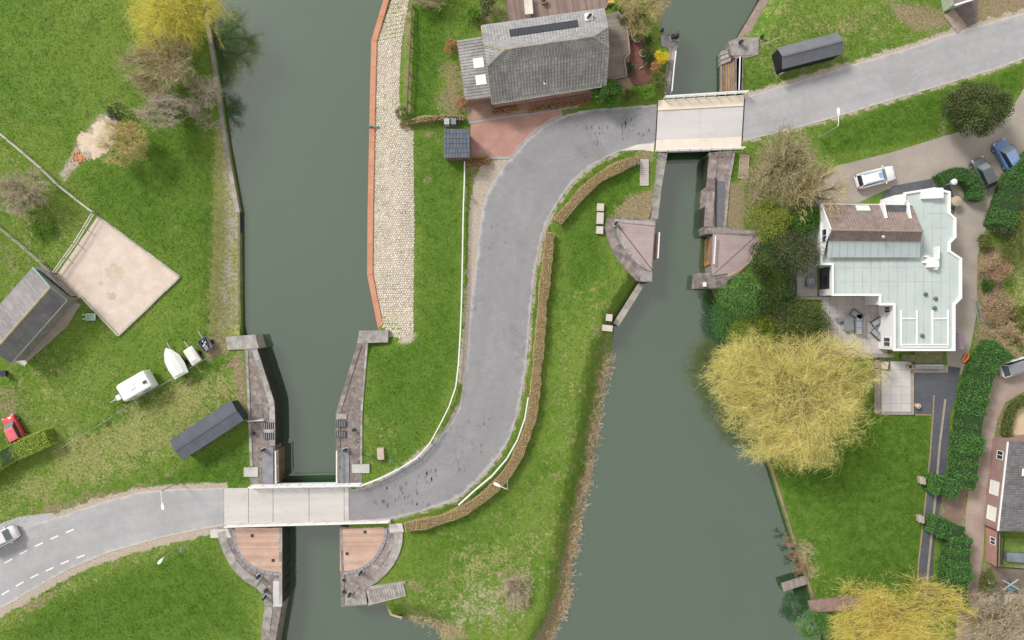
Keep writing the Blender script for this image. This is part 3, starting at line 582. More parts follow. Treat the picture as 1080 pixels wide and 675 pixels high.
wall_line('timber_edge', [(407,633),(413,648),(424,651)], -1.35, 0.2, WALLD, 'short timber bank edge below the stone stairs', mcap=mat('edge_timber2', (0.50, 0.42, 0.26), 0.9, 0.2, 2, 0.3), side=-1, seglen=0.9)

# ------------------------------------------------------------------ locks
def block(o, name, poly, zt, m, zb=-4.0, smoothz=None):
    mb = MB(); mb.slab([W(p[0], p[1], p[2] if len(p) > 2 else zt) for p in poly], zb); return mb.build(name, m, o)
def coping(o, path, zt, width, m, side, seglen=1.25, name='coping_stone', th=0.14):
    if name == 'coping_stone':
        fp = [W(p[0], p[1], p[2] if len(p) > 2 else zt) for p in path]
        for a, b in zip(fp[:-1], fp[1:]):
            d = (b-a).normalized(); nn = Vector((-d.y, d.x, 0)).normalized()*side; mb = MB(); e = -nn*.03
            mb.slab([Vector((q.x, q.y, zt-.2)) for q in (a+e, b+e, b+nn*.1, a+nn*.1)], -4.0); mb.build('wet_brick_face', WETB, o)  # dark wet brick cladding, added to deepen the wall's reflection in the water
    pts = resample([W(p[0], p[1], p[2] if len(p) > 2 else zt) for p in path], step=seglen)
    for i in range(len(pts)-1):
        a, b = pts[i], pts[i+1]; d = (b-a).normalized(); nn = Vector((-d.y, d.x, 0)).normalized()*side*width; g = d*0.012
        mb = MB(); dz = Vector((0, 0, random.uniform(0.0, .02))); mb.slab([q+dz for q in (a+g, b-g, b-g+nn, a+g+nn)], min(a.z, b.z)-th); mb.build(name, m, o)
def arc_pts(c, r0, r1, a0, a1, n): return [(c[0]+r0*math.cos(math.radians(a)), c[1]+r1*math.sin(math.radians(a))) for a in np.linspace(a0, a1, n)]
def boards_in(o, poly_px, z, m, step=0.3, ang=0.0, name='deck_boards', th=0.06):
    """boards clipped to a convex-ish outline, joined"""
    P = [W(*p, z).xy for p in poly_px]; c = sum(P, Vector((0, 0)))/len(P); ca, sa = math.cos(ang), math.sin(ang)
    loc = [((p-c).x*ca+(p-c).y*sa, -(p-c).x*sa+(p-c).y*ca) for p in P]; mb = MB()
    y0, y1 = min(p[1] for p in loc), max(p[1] for p in loc); k = max(1, int((y1-y0)/step)); h = (y1-y0)/k
    def span(y):
        xs = []
        for a, b in zip(loc, loc[1:]+loc[:1]):
            if (a[1] > y) != (b[1] > y): xs.append(a[0]+(b[0]-a[0])*(y-a[1])/(b[1]-a[1]))
        return (min(xs), max(xs)) if len(xs) > 1 else None
    for i in range(k):
        a, b = y0+h*i+0.006, y0+h*(i+1)-0.006; sa_, sb = span(a+1e-4), span(b-1e-4)
        if not sa_ or not sb: continue
        q = [(sa_[0], a), (sa_[1], a), (sb[1], b), (sb[0], b)]; zz = z+random.uniform(0, .008)
        mb.slab([Vector((c.x+x*ca-y*sa, c.y+x*sa+y*ca, zz)) for x, y in q], z-th)
    return mb.build(name, m, o, kind='stuff')
def steps(name, a, b, width, n, z0, z1, label, m, mb_side=None, base=None):
    A, B = W(*a, z0), W(*b, z1); o = empty(name, (A.x, A.y, min(z0, z1)-.1), label, 'stairs'); d = (B-A)/n; dx = Vector((d.x, d.y, 0)); u = dx.normalized(); nn = Vector((-u.y, u.x, 0))*width/2
    for i in range(n):
        z = z0+(z1-z0)*(i+0.5)/n; p = Vector((A.x, A.y, 0))+dx*i; q = p+dx*0.88
        mb = MB(); mb.slab([Vector((v.x, v.y, z+.05)) for v in (p-nn, q-nn, q+nn, p+nn)], z-0.14); mb.build('step', m, o)
    for s in (-1, 1):
        mb = MB(); e = nn*s*1.06; mb.bar(Vector((A.x, A.y, z0+.0))+e, Vector((B.x, B.y, z1+.0))+e, 0.1, 0.18); mb.build('stringer', m, o)
    mb = MB(); mb.ribbon([Vector((A.x, A.y, z0-.1))+nn, Vector((B.x, B.y, z1-.1))+nn], [Vector((A.x, A.y, z0-.1))-nn, Vector((B.x, B.y, z1-.1))-nn], 0.3); mb.build('stair_bed', mat('stair_bed', (0.27, 0.23, 0.19), 0.95), o)
    return o
def winch(px, py, z, label, rot=0.0):
    p = W(px, py, z); o = empty('gate_winch', p, label, 'winch'); mb = MB(); mb.box(p+Vector((0, 0, .04)), (0.7, 0.5, 0.08), rot); mb.build('base', STEEL, o)
    mb = MB(); mb.box(p+Vector((0, 0, .45)), (0.34, 0.3, 0.75), rot); mb.build('housing', DARKM, o)
    mb = MB(); d = Vector((math.cos(rot), math.sin(rot), 0)); mb.tube([p+d*.1+Vector((0, 0, .7)), p+d*.5+Vector((0, 0, .7)), p+d*.5+Vector((0, 0, .95))], 0.035); mb.build('crank', DARKM, o)
def bollard(px, py, z, label):
    p = W(px, py, z); mb = MB(); mb.lathe(p, [(.2, 0), (.2, .05), (.12, .08), (.11, .35), (.19, .4), (.19, .46), (.1, .5)], 12)
    mb.build('mooring_bollard', DARKM, label=label, cat='bollard', group='mooring bollards on the locks')
def gate(a, b, z0, z1, m, label, th=0.3, rail=True, lean=0.0):
    """timber gate leaf folded back against the chamber wall with a white hand rail"""
    A, B = W(*a, z1), W(*b, z1); o = empty('lock_gate', (A.x, A.y, z0), label, 'lock gate'); d = (B-A).normalized(); L = (B-A).length
    n = max(3, int(L/0.42))
    for i in range(n):
        p, q = A+d*(L*i/n+.015), A+d*(L*(i+1)/n-.015); mb = MB(); nn = Vector((-d.y, d.x, 0))*th/2
        mb.slab([v for v in (p-nn, q-nn, q+nn, p+nn)], z0); mb.build('gate_plank', m, o)
    mb = MB(); mb.bar(A+Vector((0, 0, .05)), B+Vector((0, 0, .05)), th*1.15, 0.1); mb.build('top_beam', WOODB, o)
    if rail:
        nn = Vector((-d.y, d.x, 0))*th*.4
        for t in (0.02, 0.5, 0.98):
            p = A+d*L*t+nn; mb = MB(); mb.tube([p, p+Vector((0, 0, .95))], 0.035, 6); mb.build('rail_post', WHITEM, o)
        mb = MB(); mb.bar(A+nn+Vector((0, 0, .97)), B+nn+Vector((0, 0, .97)), 0.13, 0.1); mb.build('hand_rail', WHITEM, o)
    return o
Z0 = 0.12
# --- left lock, upper chamber heads
o = empty('lock_wall', W(270, 440, -2.4), 'weathered mauve stone lock wall widening towards the bridge on the left bank', 'lock wall')
block(o, 'wall_body', [(258,368,.04),(271,367,.04),(281,398,.04),(289.5,425,Z0-.08),(290,514,Z0-.08),(264,514,Z0-.08),(262,440,Z0-.08)], Z0, STONE)
block(o, 'wing_slab', [(238,355,.06),(269,353,.06),(273,367.2,.06),(258,368.4,.06),(240,369,.06)], -.6, STONE2)
coping(o, [(271,368,Z0),(281,398,Z0),(289.5,425,Z0),(290,446,Z0),(290,470,Z0)], Z0, 0.62, STONE2, -1)
coping(o, [(259,370,Z0),(261.5,440,Z0),(264,492,Z0)], Z0, 0.28, STONE2, 1, 1.6, 'edging_stone')
mb = MB(); a, b = W(277, 472, Z0), W(288, 512, Z0); mb.slab([Vector((x, y, Z0+.01)) for x, y in ((a.x, a.y), (b.x, a.y), (b.x, b.y), (a.x, b.y))], Z0-.1); mb.build('steel_cover', mat('cover_grey', (0.26, 0.26, 0.29), 0.7, .2, 1), o)
for cy in (449, 460):
    mb = MB(); p = W(283.5, cy, Z0+.02); mb.box(p, (1.15, .75, .08)); mb.build('sluice_grate', DARKM, o)
    for t in np.linspace(-.45, .45, 5): mb = MB(); mb.box(p+Vector((t, 0, .06)), (.05, .7, .05)); mb.build('grate_bar', STEEL, o)
mb = MB(); mb.box(W(283.5, 454.5, Z0+.02), (1.2, .4, .1)); mb.build('sill_stone', STONE2, o)
mb = MB(); mb.slab([W(257, 493, .16), W(272, 493, .16), W(272, 503, .16), W(257, 503, .16)], -.3); mb.build('anchor_block', mat('anchor_conc', (0.5, .49, .47), .9), o)
mb = MB(); mb.slab([W(267, 440, Z0+.04), W(277, 440, Z0+.04), W(277, 437, Z0+.04), W(267, 437, Z0+.04)], -.1); mb.build('seam_stone', STONE, o)
mb = MB(); mb.bar(W(261, 444.3, .35), W(278, 443, .35), .1, .1); mb.tube([W(261.5, 444.3, 0), W(261.5, 444.3, .35)], .05); mb.tube([W(277.5, 443, 0), W(277.5, 443, .35)], .05)
mb.build('low_barrier', WHITEM, label='short low white barrier bar across the stone lock wall', cat='barrier')
bollard(267.5, 457, Z0, 'black bollard on the left lock wall beside the dark grates')
gate((292.5,474), (293,508), -2.6, -.25, WOODB, 'brown timber gate leaf folded against the left chamber wall above the bridge')
o = empty('lock_wall', W(370, 440, -2.4), 'tapering mauve stone lock wall beside the lawn, ending in a pale slab', 'lock wall')
block(o, 'wall_body', [(377,361,.04),(388,361,.04),(385,400,.04),(382,437,Z0-.08),(382,512,Z0-.08),(354.5,512,Z0-.08),(354,436,Z0-.08),(366,397,.04)], Z0, STONE)
block(o, 'end_slab', [(379,349,.06),(409,348.3,.06),(409,361,.06),(376.5,362,.06)], -.6, STONE2)
coping(o, [(377,362.5,Z0),(366,397,Z0),(354,436,Z0),(354,472,Z0)], Z0, 0.5, STONE, 1)
coping(o, [(388,362.5,Z0),(385,400,Z0),(382,437,Z0),(382,490,Z0)], Z0, 0.22, STONE2, -1, 1.6, 'edging_stone')
mb = MB(); mb.slab([W(354.6, 436.5, Z0+.05), W(365.5, 436.5, Z0+.05), W(365.5, 442, Z0+.05), W(354.6, 442, Z0+.05)], -.2); mb.build('sill_stone', STONE2, o)
for cy in (447, 458):
    mb = MB(); p = W(360, cy, Z0+.03); mb.box(p, (1.1, .72, .08)); mb.build('sluice_grate', DARKM, o)
    for t in np.linspace(-.42, .42, 5): mb = MB(); mb.box(p+Vector((t, 0, .06)), (.05, .66, .05)); mb.build('grate_bar', STEEL, o)
mb = MB(); mb.slab([W(360, 472, Z0+.01), W(368, 472, Z0+.01), W(368, 510, Z0+.01), W(359, 510, Z0+.01)], -.1); mb.build('steel_cover', MAT['cover_grey'], o)
mb = MB(); mb.slab([W(371, 490, .16), W(389.5, 489.5, .16), W(389.5, 499, .16), W(371, 499, .16)], -.3); mb.build('anchor_block', MAT['anchor_conc'], o)
bollard(373.5, 453, Z0, 'black bollard on the right lock wall beside the small lawn')
gate((356.2,474), (356.2,508), -2.6, -.1, WOODB, 'brown timber gate leaf with white rail on the right chamber side')
winch(365, 474, Z0, 'small grey winch next to the right gate of the left lock', 0.3)
winch(279, 474, Z0, 'small grey winch next to the left gate of the left lock', 0.3)
# --- left lock, lower heads with quadrant paving
def quadrant(label, floor, outer, m_floor, z, extra=None, ang=0.0, step=0.22, th=0.06):
    c = W(*floor[0], -2.4); o = empty('lock_quadrant', c, label, 'lock platform')
    block(o, 'platform_body', outer, z-.02, STONE); boards_in(o, floor, z+.06, m_floor, step, ang, 'paving_rows', th)
    return o
fl = [(297,557),(248,557),(249,568),(252,580),(258,589),(266,596),(276,601),(288,603),(297,603)]
ou = [(297,556.5),(229,557),(230,568),(235,582),(243,597),(254,610),(266,618),(276,622),(279,640),(274,680),(260,760),(276,760),(290.5,676),(297.5,636)]
o = quadrant('brick quadrant platform with a curved stone kerb left of the lower lock', fl, ou, BRICKP, Z0)
coping(o, [(229,562),(230,568),(235,582),(243,597),(254,610),(266,618),(276,622),(279,640),(276,664)], Z0+.03, 0.95, STONE2, 1, 1.3, 'ring_stone')
coping(o, [(248,558),(249,568),(252,580),(258,589),(266,596),(276,601),(288,603.5),(296,604)], Z0+.06, 0.36, mat('ring_grey', (.30, .29, .31), .9, .15, 1), -1, 0.9, 'inner_kerb')
coping(o, [(297.5,557.5),(297.5,604),(297.5,637)], Z0+.06, 0.35, STONE2, -1, 1.2)
mb = MB(); mb.slab([W(288, 613, .16), W(297, 613, .16), W(297, 640, .16), W(288, 640, .16)], -.2); mb.build('pale_slab', mat('pale_slab', (.55, .54, .54), .85, .08, 1), o)
mb = MB(); mb.slab([W(222, 559, .14), W(240, 557.2, .14), W(244, 567, .14), W(222, 567.5, .14)], -.3); mb.build('abutment_block', CONC, o)
for x, y in ((266,565),(288,591)): mb = MB(); mb.box(W(x, y, Z0+.08), (.32, .32, .06)); mb.build('drain_cover', DARKM, o)
for y in (588, 600, 613, 625):
    mb = MB(); a = W(297.9, y, -.1); mb.bar(a, a+Vector((.03, .12, -2.2)), .3, .12); mb.build('fender_post', DARKM, o)
winch(280.5, 629, Z0, 'dark winch at the foot of the left brick quadrant', 0.9); winch(274, 607, Z0+.02, 'small grey winch on the curved kerb of the left quadrant', 2.4)
bollard(281, 622, Z0+.03, 'black bollard beside the pale slab below the left quadrant')
fl = [(358.5,557),(358.5,602),(368,602),(378,600),(388,594),(396,586),(402,575),(405,565),(405,556)]
ou = [(358,556.5),(360,640),(387,638),(385,622),(398,614),(410,603),(419,590),(424,576),(425,560),(418,556.5)]
o = quadrant('brick quadrant platform with a curved stone kerb right of the lower lock', fl, ou, BRICKP, Z0)
coping(o, [(425,561),(424,576),(419,590),(410,603),(398,614),(386,621)], Z0+.03, 0.95, STONE2, -1, 1.3, 'ring_stone')
coping(o, [(405,557),(405,565),(402,575),(396,586),(388,594),(378,600),(368,602.5),(360,603)], Z0+.06, 0.36, MAT['ring_grey'], 1, 0.9, 'inner_kerb')
coping(o, [(358.4,558),(360,604),(360.3,638)], Z0+.07, 0.3, STONE, 1, 1.2)
mb = MB(); mb.slab([W(361, 627, .14), W(386, 627, .14), W(387, 637.5, .14), W(361, 638.5, .14)], -.2); mb.build('pale_slab', STONE2, o)
for x, y in ((385,561),(366,584)): mb = MB(); mb.box(W(x, y, Z0+.08), (.32, .32, .06)); mb.build('drain_cover', DARKM, o)
for y in (612, 624): mb = MB(); mb.box(W(362.5, y, Z0+.12), (.35, .3, .1)); mb.build('ladder_head', DARKM, o)
mb = MB(); mb.slab([W(410, 553, .14), W(424, 552, .14), W(426, 561, .14), W(411, 562, .14)], -.3); mb.build('abutment_block', CONC, o)
winch(381, 603, Z0+.05, 'grey winch on the curved kerb of the right brick quadrant', 0.9); winch(369.5, 626, Z0+.1, 'dark winch at the foot of the right brick quadrant', 1.2)
st = steps('stone_stairs', (388,630), (427,621), 1.5, 15, .05, .08, 'long stone stairs leading down from the grass to the lower lock', STONE2)
block(st, 'stair_cheek', [(386,619,.12),(428,613,.12),(428,615.5,.12),(386,622,.12)], 0, STONE2); block(st, 'stair_cheek', [(388,635.5,.12),(428,626.5,.12),(428,629,.12),(388,639,.12)], 0, STONE2)
# --- right lock: quadrants below the bridge
fl = [(690.5,239),(650,235),(651,246),(655,257),(662,267),(671,277),(680,283),(687,286.5)]
ou = [(691.5,237.5),(692,232),(664,230),(648,229),(639,231),(638,242),(642,257),(650,272),(661,286),(672,296.5),(687.5,297)]
o = quadrant('mauve quadrant platform with a curved stone kerb on the island side', fl, ou, MAUVE, Z0)
coping(o, [(640,231),(638.5,242),(642,257),(650,272),(661,286),(672,296)], Z0+.03, 0.95, STONE, 1, 1.25, 'ring_stone')
coping(o, [(650,236),(651,246),(655,257),(662,267),(671,277),(680,283.5)], Z0+.06, 0.3, STONE2, 1, 1.0, 'inner_kerb')
mb = MB(); mb.slab([W(672, 284, .12), W(688, 287.5, .12), W(687.6, 297, .12), W(676, 297, .12)], -.2); mb.build('pale_slab', STONE2, o)
mb = MB(); mb.slab([W(648, 231, .12), W(691, 233.5, .12), W(691, 238, .12), W(650, 234, .12)], -.2); mb.build('edge_beam', STONE2, o)
mb = MB(); mb.bar(W(652, 238, Z0+.08), W(688, 285, Z0+.08), .07, .03); mb.build('seam_strip', DARKM, o)
winch(649, 236, Z0+.05, 'pale winch at the corner of the island side mauve quadrant', 0.7)
gate((692.5,246), (691,273), -2.6, -.35, WOODB, 'timber gate leaf with white rail beside the island side mauve quadrant')
o = empty('lock_wall', W(697, 200, -2.4), 'narrow stone lock wall below the right bridge on the island side', 'lock wall')
block(o, 'wall_body', [(694,161,Z0-.08),(704,161.5,Z0-.08),(698,196,Z0-.08),(694,232,Z0-.08),(686,232,Z0-.08),(689,205,Z0-.08)], Z0, STONE)
coping(o, [(703.8,163),(698,196),(694,231)], Z0, 0.75, STONE2, -1, 1.2)
steps('stone_stairs', (679.5,168), (679.5,196), 0.85, 14, .04, .06, 'narrow stair of pale slabs at the left end of the right bridge', mat('step_stone', (.50, .45, .42), .9, .12, 1))
fl = [(752,247),(797,249.5),(797,258),(794,266),(787,276),(777,284),(765,289.5),(752,290.5),(750.5,287)]
ou = [(752,246.5),(744,246.5),(742.5,240),(766,240),(796,243),(803,248),(802,262),(794,276),(780,288),(768,296),(765,304),(735.5,304),(736.5,288),(750,287.5)]
o = quadrant('mauve quadrant platform below the trees on the garden side', fl, ou, MAUVE, Z0)
coping(o, [(802,250),(801,262),(794,274),(780,286.5),(769,292)], Z0+.03, 0.5, BRICKP, -1, 1.2, 'ring_stone')
mb = MB(); mb.bar(W(753, 289, Z0+.08), W(796, 250, Z0+.08), .07, .03); mb.build('seam_strip', WOODB, o)
mb = MB(); mb.slab([W(736.5, 289, .14), W(768, 293.5, .14), W(765, 303, .14), W(735.8, 303, .14)], -.2); mb.build('pale_slab', STONE, o)
mb = MB(); mb.slab([W(757, 240.5, .14), W(796, 243.5, .14), W(796, 247, .14), W(757, 245.5, .14)], -.2); mb.build('edge_beam', STONE2, o)
mb = MB(); mb.box(W(743, 300, .25), (.35, .5, .35)); mb.build('white_box', WHITEM, o)
gate((751,250), (749.2,279), -2.6, -.3, WOODO, 'timber gate leaf with white rail beside the garden side mauve quadrant', th=.3)
# sloped timber fenders in front of the gate recess
o = empty('timber_fender', W(744, 265, -2.4), 'sloping orange brown timber fender beside the garden side gate', 'fender')
for i in range(11):
    y0 = 249.5+i*2.7; mb = MB(); mb.bar(W(750, y0+.5, -.35), W(744, y0+4.5, -1.9), .24, .1); mb.build('fender_board', WOODO, o)
o = empty('lock_wall', W(756, 200, -2.4), 'broad stone lock wall with a dark slab below the right bridge, garden side', 'lock wall')
block(o, 'wall_body', [(748,161,Z0-.08),(776,159,Z0-.08),(770,192,Z0-.08),(766,240,Z0-.08),(742.5,240,Z0-.08),(745,200,Z0-.08)], Z0, STONE)
coping(o, [(748,163),(745.5,200),(743,239)], Z0, 0.95, WOODG if False else STONE, 1, 1.3)
mb = MB(); mb.slab([W(756, 191, .09), W(765, 191, .09), W(762.5, 239, .09), W(754.5, 239, .09)], -.1); mb.build('dark_slab', mat('slab_dark', (.155, .16, .18), .85, .15, 1), o)
coping(o, [(775.5,161),(770,192),(766,238)], Z0, 0.22, STONE2, -1, 1.5, 'edging_stone')
mb = MB(); mb.bar(W(754.8, 187, .2), W(754, 239, .2), .05, .25); mb.build('low_rail', DARKM, o)
steps('wooden_stairs', (785.5,163), (783.5,189), 0.95, 13, .04, .06, 'wooden slat stairs beside the scrub at the right end of the bridge', mat('step_wood', (.42, .33, .27), .9, .2, 2))
# --- right lock: heads above the bridge
o = empty('lock_wall', W(709, 70, -2.4), 'narrow lock wall and pier head above the right bridge by the yellow shrub', 'lock wall')
block(o, 'wall_body', [(700,101),(705,98),(710,66),(716,42),(714,36),(697,38),(698,48),(706,52),(702,75)], Z0-.06, STONE)
coping(o, [(705.5,97),(710,67),(713.5,53)], Z0, 0.4, STONE2, 1, 1.2)
mb = MB(); mb.slab([W(697, 37, .1), W(715, 34.5, .1), W(716, 44, .1), W(712, 50, .1), (W(698, 47, .1))], -.3); mb.build('pier_slab', mat('pier_grey', (.22, .215, .22), .9, .25, 1), o)
mb = MB(); L = [W(708.6, 96, .9), W(711, 70, .9), W(713, 54, .9)]
for a, b in zip(L[:-1], L[1:]): mb.bar(a, b, .13, .1)
for p in L: mb.tube([p, Vector((p.x, p.y, 0))], .04, 6)
mb.build('hand_railing', WHITEM, label='white hand rail on the narrow lock wall by the yellow shrub', cat='railing')
winch(709, 40.5, .1, 'black winch on the pier head by the yellow shrub', 0.2); winch(713.5, 40, .1, 'black gear box at the tip of the pier head by the yellow shrub', 1.6)
bollard(698, 33, -.3, 'black bollard at the shore behind the left pier head')
o = empty('lock_wall', W(780, 75, -2.4), 'stone lock pier and wall above the right bridge near the dark shed', 'lock wall')
block(o, 'wall_body', [(776,98),(784,97),(784,62),(800,58),(801,44),(798,39),(778,39.5),(768,44),(771,58),(776,62)], Z0-.06, STONE)
mb = MB(); mb.slab([W(777, 62, .06), W(783, 60, .06), W(782, 96, .06), W(777, 97, .06)], -.2); mb.build('steel_cover', mat('cover_blue', (.30, .31, .35), .7, .15, 1), o)
mb = MB(); mb.slab([W(769, 44, .09), W(779, 39.8, .09), W(800, 39.5, .09), W(800.5, 46, .09), W(799, 58, .09), W(772, 58.5, .09)], -.2); mb.build('pier_slab', STONE2, o)
mb = MB(); mb.bar(W(780.5, 60, .9), W(779.5, 95, .9), .12, .1); mb.tube([W(780.5, 60, 0), W(780.5, 60, .9)], .04); mb.tube([W(779.5, 95, 0), W(779.5, 95, .9)], .04)
mb.build('hand_railing', WHITEM, label='white hand rail on the lock wall above the bridge near the dark shed', cat='railing')
winch(780, 46, .1, 'grey winch on the right pier top near the dark shed', 0.4); bollard(803, 39, .0, 'black bollard on the grass edge behind the right pier head')
o = empty('timber_fender', W(766, 80, -2.4), 'stepped brown timber fender frames in the chamber above the right bridge', 'fender')
for i, y in enumerate((50, 55, 60)):
    mb = MB(); mb.slab([W(772-i*.5, y, -.25-.1*i), W(772-i*.5, y+4, -.25-.1*i), W(760, y+8.5, -1.5), W(760, y+4.5, -1.5)], -2.8); mb.build('stone_step', STONE2 if i < 2 else WOODG, o)
for i in range(7):
    x = 760.5+i*2.6; mb = MB(); z = -1.7+i*.2; mb.bar(W(x, 69-i*.9, z), W(x, 97, z), .2, .3); mb.build('fender_beam', WOODO if i % 2 else WOODG, o)
for y in (68, 82, 95):
    mb = MB(); mb.bar(W(759, y, -1.95), W(777, y-3, -.55), .18, .14); mb.build('cross_beam', WOODG, o)
mb = MB(); mb.slab([W(759, 67, -2.1), W(777, 63, -.7), W(777, 98, -.7), W(759, 98, -2.1)], -3.2); mb.build('back_panel', mat('fender_back', (.12, .09, .06), .95, .3, 2), o)

# ------------------------------------------------------------------ bridges
def rail_run(o, A, B, n, h=1.0, nm='parapet_rail', r=.05, fat=.12):
    A, B = Vector(A), Vector(B)
    for i in range(n+1):
        p = A.lerp(B, i/n); mb = MB(); mb.bar(p, p+Vector((0, 0, h)), .1, .1); mb.build('rail_post', WHITEM, o)
    for t in (.32, .64): mb = MB(); mb.bar(A+Vector((0, 0, h*t)), B+Vector((0, 0, h*t)), .06, .09); mb.build('mid_rail', WHITEM, o)
    mb = MB(); mb.bar(A+Vector((0, 0, h)), B+Vector((0, 0, h)), fat, .1); mb.build('top_rail', WHITEM, o)
ZB = .06
o = empty('canal_bridge', W(300, 533, -1.0), 'pale concrete road bridge with white railings over the left lock', 'bridge')
xs = [236, 262, 288, 326, 363]
for x0, x1 in zip(xs[:-1], xs[1:]):
    t = lambda x: 515-(x-236)*.016; b = lambda x: 554-(x-236)*.02
    mb = MB(); mb.slab([W(x0+.25, t(x0), ZB), W(x1-.25, t(x1), ZB), W(x1-.25, b(x1), ZB), W(x0+.25, b(x0), ZB)], -.55); mb.build('deck_slab', CONC, o)
mb = MB(); mb.slab([W(236, 516, ZB-.03), W(366, 514, ZB-.03), W(366, 551, ZB-.03), W(236, 553, ZB-.03)], -.8); mb.build('deck_beam', mat('beam_dark', (.12, .12, .12), .9), o)
mb = MB(); mb.slab([W(363.2, 514, ZB), W(367.5, 514, ZB), W(368, 551, ZB), W(363.2, 551.5, ZB)], -.4); mb.build('joint_strip', mat('joint_conc', (.55, .52, .5), .85), o)
mb = MB(); mb.slab([W(264, 511.5, ZB+.16), W(382, 509.5, ZB+.16), W(382, 513.6, ZB+.16), W(264, 515.6, ZB+.16)], -.5); mb.build('edge_beam', WHITE, o)
mb = MB(); mb.slab([W(238, 552.8, ZB+.16), W(412, 548, ZB+.16), W(412, 552, ZB+.16), W(238, 556.5, ZB+.16)], -.5); mb.build('edge_beam', mat('edge_cream', (.62, .55, .5), .85), o)
rail_run(o, W(265, 512, ZB+.16), W(381, 510, ZB+.16), 9, .9); rail_run(o, W(240, 553.5, ZB+.16), W(411, 548.7, ZB+.16), 13, .9)
o = empty('canal_bridge', W(738, 130, -1.0), 'pale road bridge with cream pavements and white railings over the right lock', 'bridge')
def bq(u, v):  # along 0..1, across 0..1 on the deck
    a = Vector((694.5, 104.5)).lerp(Vector((785, 99)), u); b = Vector((691.5, 160.5)).lerp(Vector((781.5, 158)), u); return a.lerp(b, v)
def bslab(nm, u0, u1, v0, v1, zt, zb, m):
    mb = MB(); mb.slab([W(*bq(u, v), zt) for u, v in ((u0, v0), (u1, v0), (u1, v1), (u0, v1))], zb); return mb.build(nm, m, o)
ROADB = mat('bridge_road', (.57, .545, .54), .85, .10, .4, .2, 20, stain=(.4, .55, (.47, .445, .44)), stretch=(.06, (.2, 1.6, 1)))
for i in range(2): bslab('deck_slab', i/2+.0006, (i+1)/2-.0006, .215, .76, ZB, -.5, ROADB)
bslab('pavement_slab', 0, 1, .02, .212, ZB+.12, -.5, CREAM); bslab('pavement_slab', 0, 1, .763, .99, ZB+.10, -.5, mat('pave_cream2', (.74, .65, .57), .85, .1, .8))
bslab('deck_beam', .0, 1, .02, .98, -.5, -.95, MAT['beam_dark'])
bslab('joint_strip', -.012, -.001, .1, .9, ZB+.003, -.2, DARKM); bslab('joint_strip', 1.001, 1.012, .08, .85, ZB+.003, -.2, DARKM)
rail_run(o, W(700, 104.3, ZB+.12), W(786.5, 98.8, ZB+.12), 8, 1.0); rail_run(o, W(692, 160, ZB+.1), W(783, 157.5, ZB+.1), 8, 1.0)
sheet('bridge_verge', [(655,159),(672,152.5),(690,151),(689.5,160),(676,158)], .03, mat('verge_white', (.66, .62, .57), .9, .1, .8, .4))

#PART2
# ------------------------------------------------------------------ fences, rails, lamps, signs
def fence(name, path, h, label, cat, mpost, mrail, step=2.2, rails=(0.95,), pw=.1, rw=.06, rh=.08, grp=None, sm=0):
    P = [G(*p) for p in path]
    if sm: P = smooth(P, sm)
    o = empty(name, P[0], label, cat, grp); Q = resample(P, step=step)
    for p in Q:
        mb = MB(); mb.bar(Vector((p.x, p.y, p.z-.2)), Vector((p.x, p.y, p.z+h)), pw, pw); mb.build('post', mpost, o)
    for t in rails:
        for a, b in zip(Q[:-1], Q[1:]):
            mb = MB(); mb.bar(a+Vector((0, 0, h*t)), b+Vector((0, 0, h*t)), rw, rh); mb.build('rail', mrail, o)
    return o
fence('guard_rail', [(490.5,172),(490,200),(489,225),(487.5,308),(485.5,358),(482,403),(475,426),(463,450),(447,476),(422,493),(400,504),(383,510.5)], .85, 'long white guard rail curving along the outside of the road bend', 'guard rail', WHITEM, WHITEM, 2.4, (.55, .97), .1, .12, .12, sm=4)
fence('guard_rail', [(557,418),(554,436),(551,450),(541,472),(526,494),(510,507.5),(484,531)], .85, 'short white guard rail between the road bend and the brown hedge', 'guard rail', WOODB, WHITEM, 2.4, (.55, .97), .1, .12, .12, sm=4)
fence('field_fence', [(-60,90),(0,139),(20,155),(50,181),(68,199),(102,225)], 1.0, 'pale post and rail fence between the upper field and the sand paddock', 'fence', TIMBER, mat('rail_pale', (.60, .58, .53), .85, .15, 2), 2.6, (.5, .95), .1, .1, .1)
fence('field_fence', [(102,226),(84,256),(61,288)], 1.0, 'pale fence along the upper left side of the sand paddock', 'fence', TIMBER, MAT['rail_pale'], 2.3, (.5, .95), .1, .09, .1)
fence('field_fence', [(-60,190),(0,237),(30,262),(60,289),(75,306)], 1.0, 'worn timber fence between the barn and the small paddock', 'fence', TIMBER, TIMBER, 2.3, (.5, .95), .12, .08, .1)
fence('wire_fence', [(68,472),(80,464),(110,447),(150,419),(190,396),(222,377)], .9, 'thin wire fence along the edge of the field below the caravan', 'fence', WOODG, STEEL, 2.8, (.9,), .08, .03, .03)
fence('wire_fence', [(234,479.5),(262,478)], .9, 'short dark rail from the grass to the left lock wall', 'fence', DARKM, DARKM, 1.5, (.95,), .05, .05, .05)
fence('wire_fence', [(383,478),(398,482),(405,485)], .9, 'short dark rail from the right lock wall into the lawn', 'fence', DARKM, DARKM, 1.2, (.95,), .05, .05, .05)
fence('garden_fence', [(436,8),(434,40),(432,80),(430,122)], 1.0, 'old brown timber fence between the cobbles and the garden', 'fence', WOODB, WOODB, 1.6, (.4, .75, .95), .1, .08, .1)
fence('wire_fence', [(801,49),(812,46),(820,42)], .8, 'thin pale rail from the lock pier towards the dark shed', 'fence', TIMBER, TIMBER, 1.1, (.95,), .06, .06, .06)
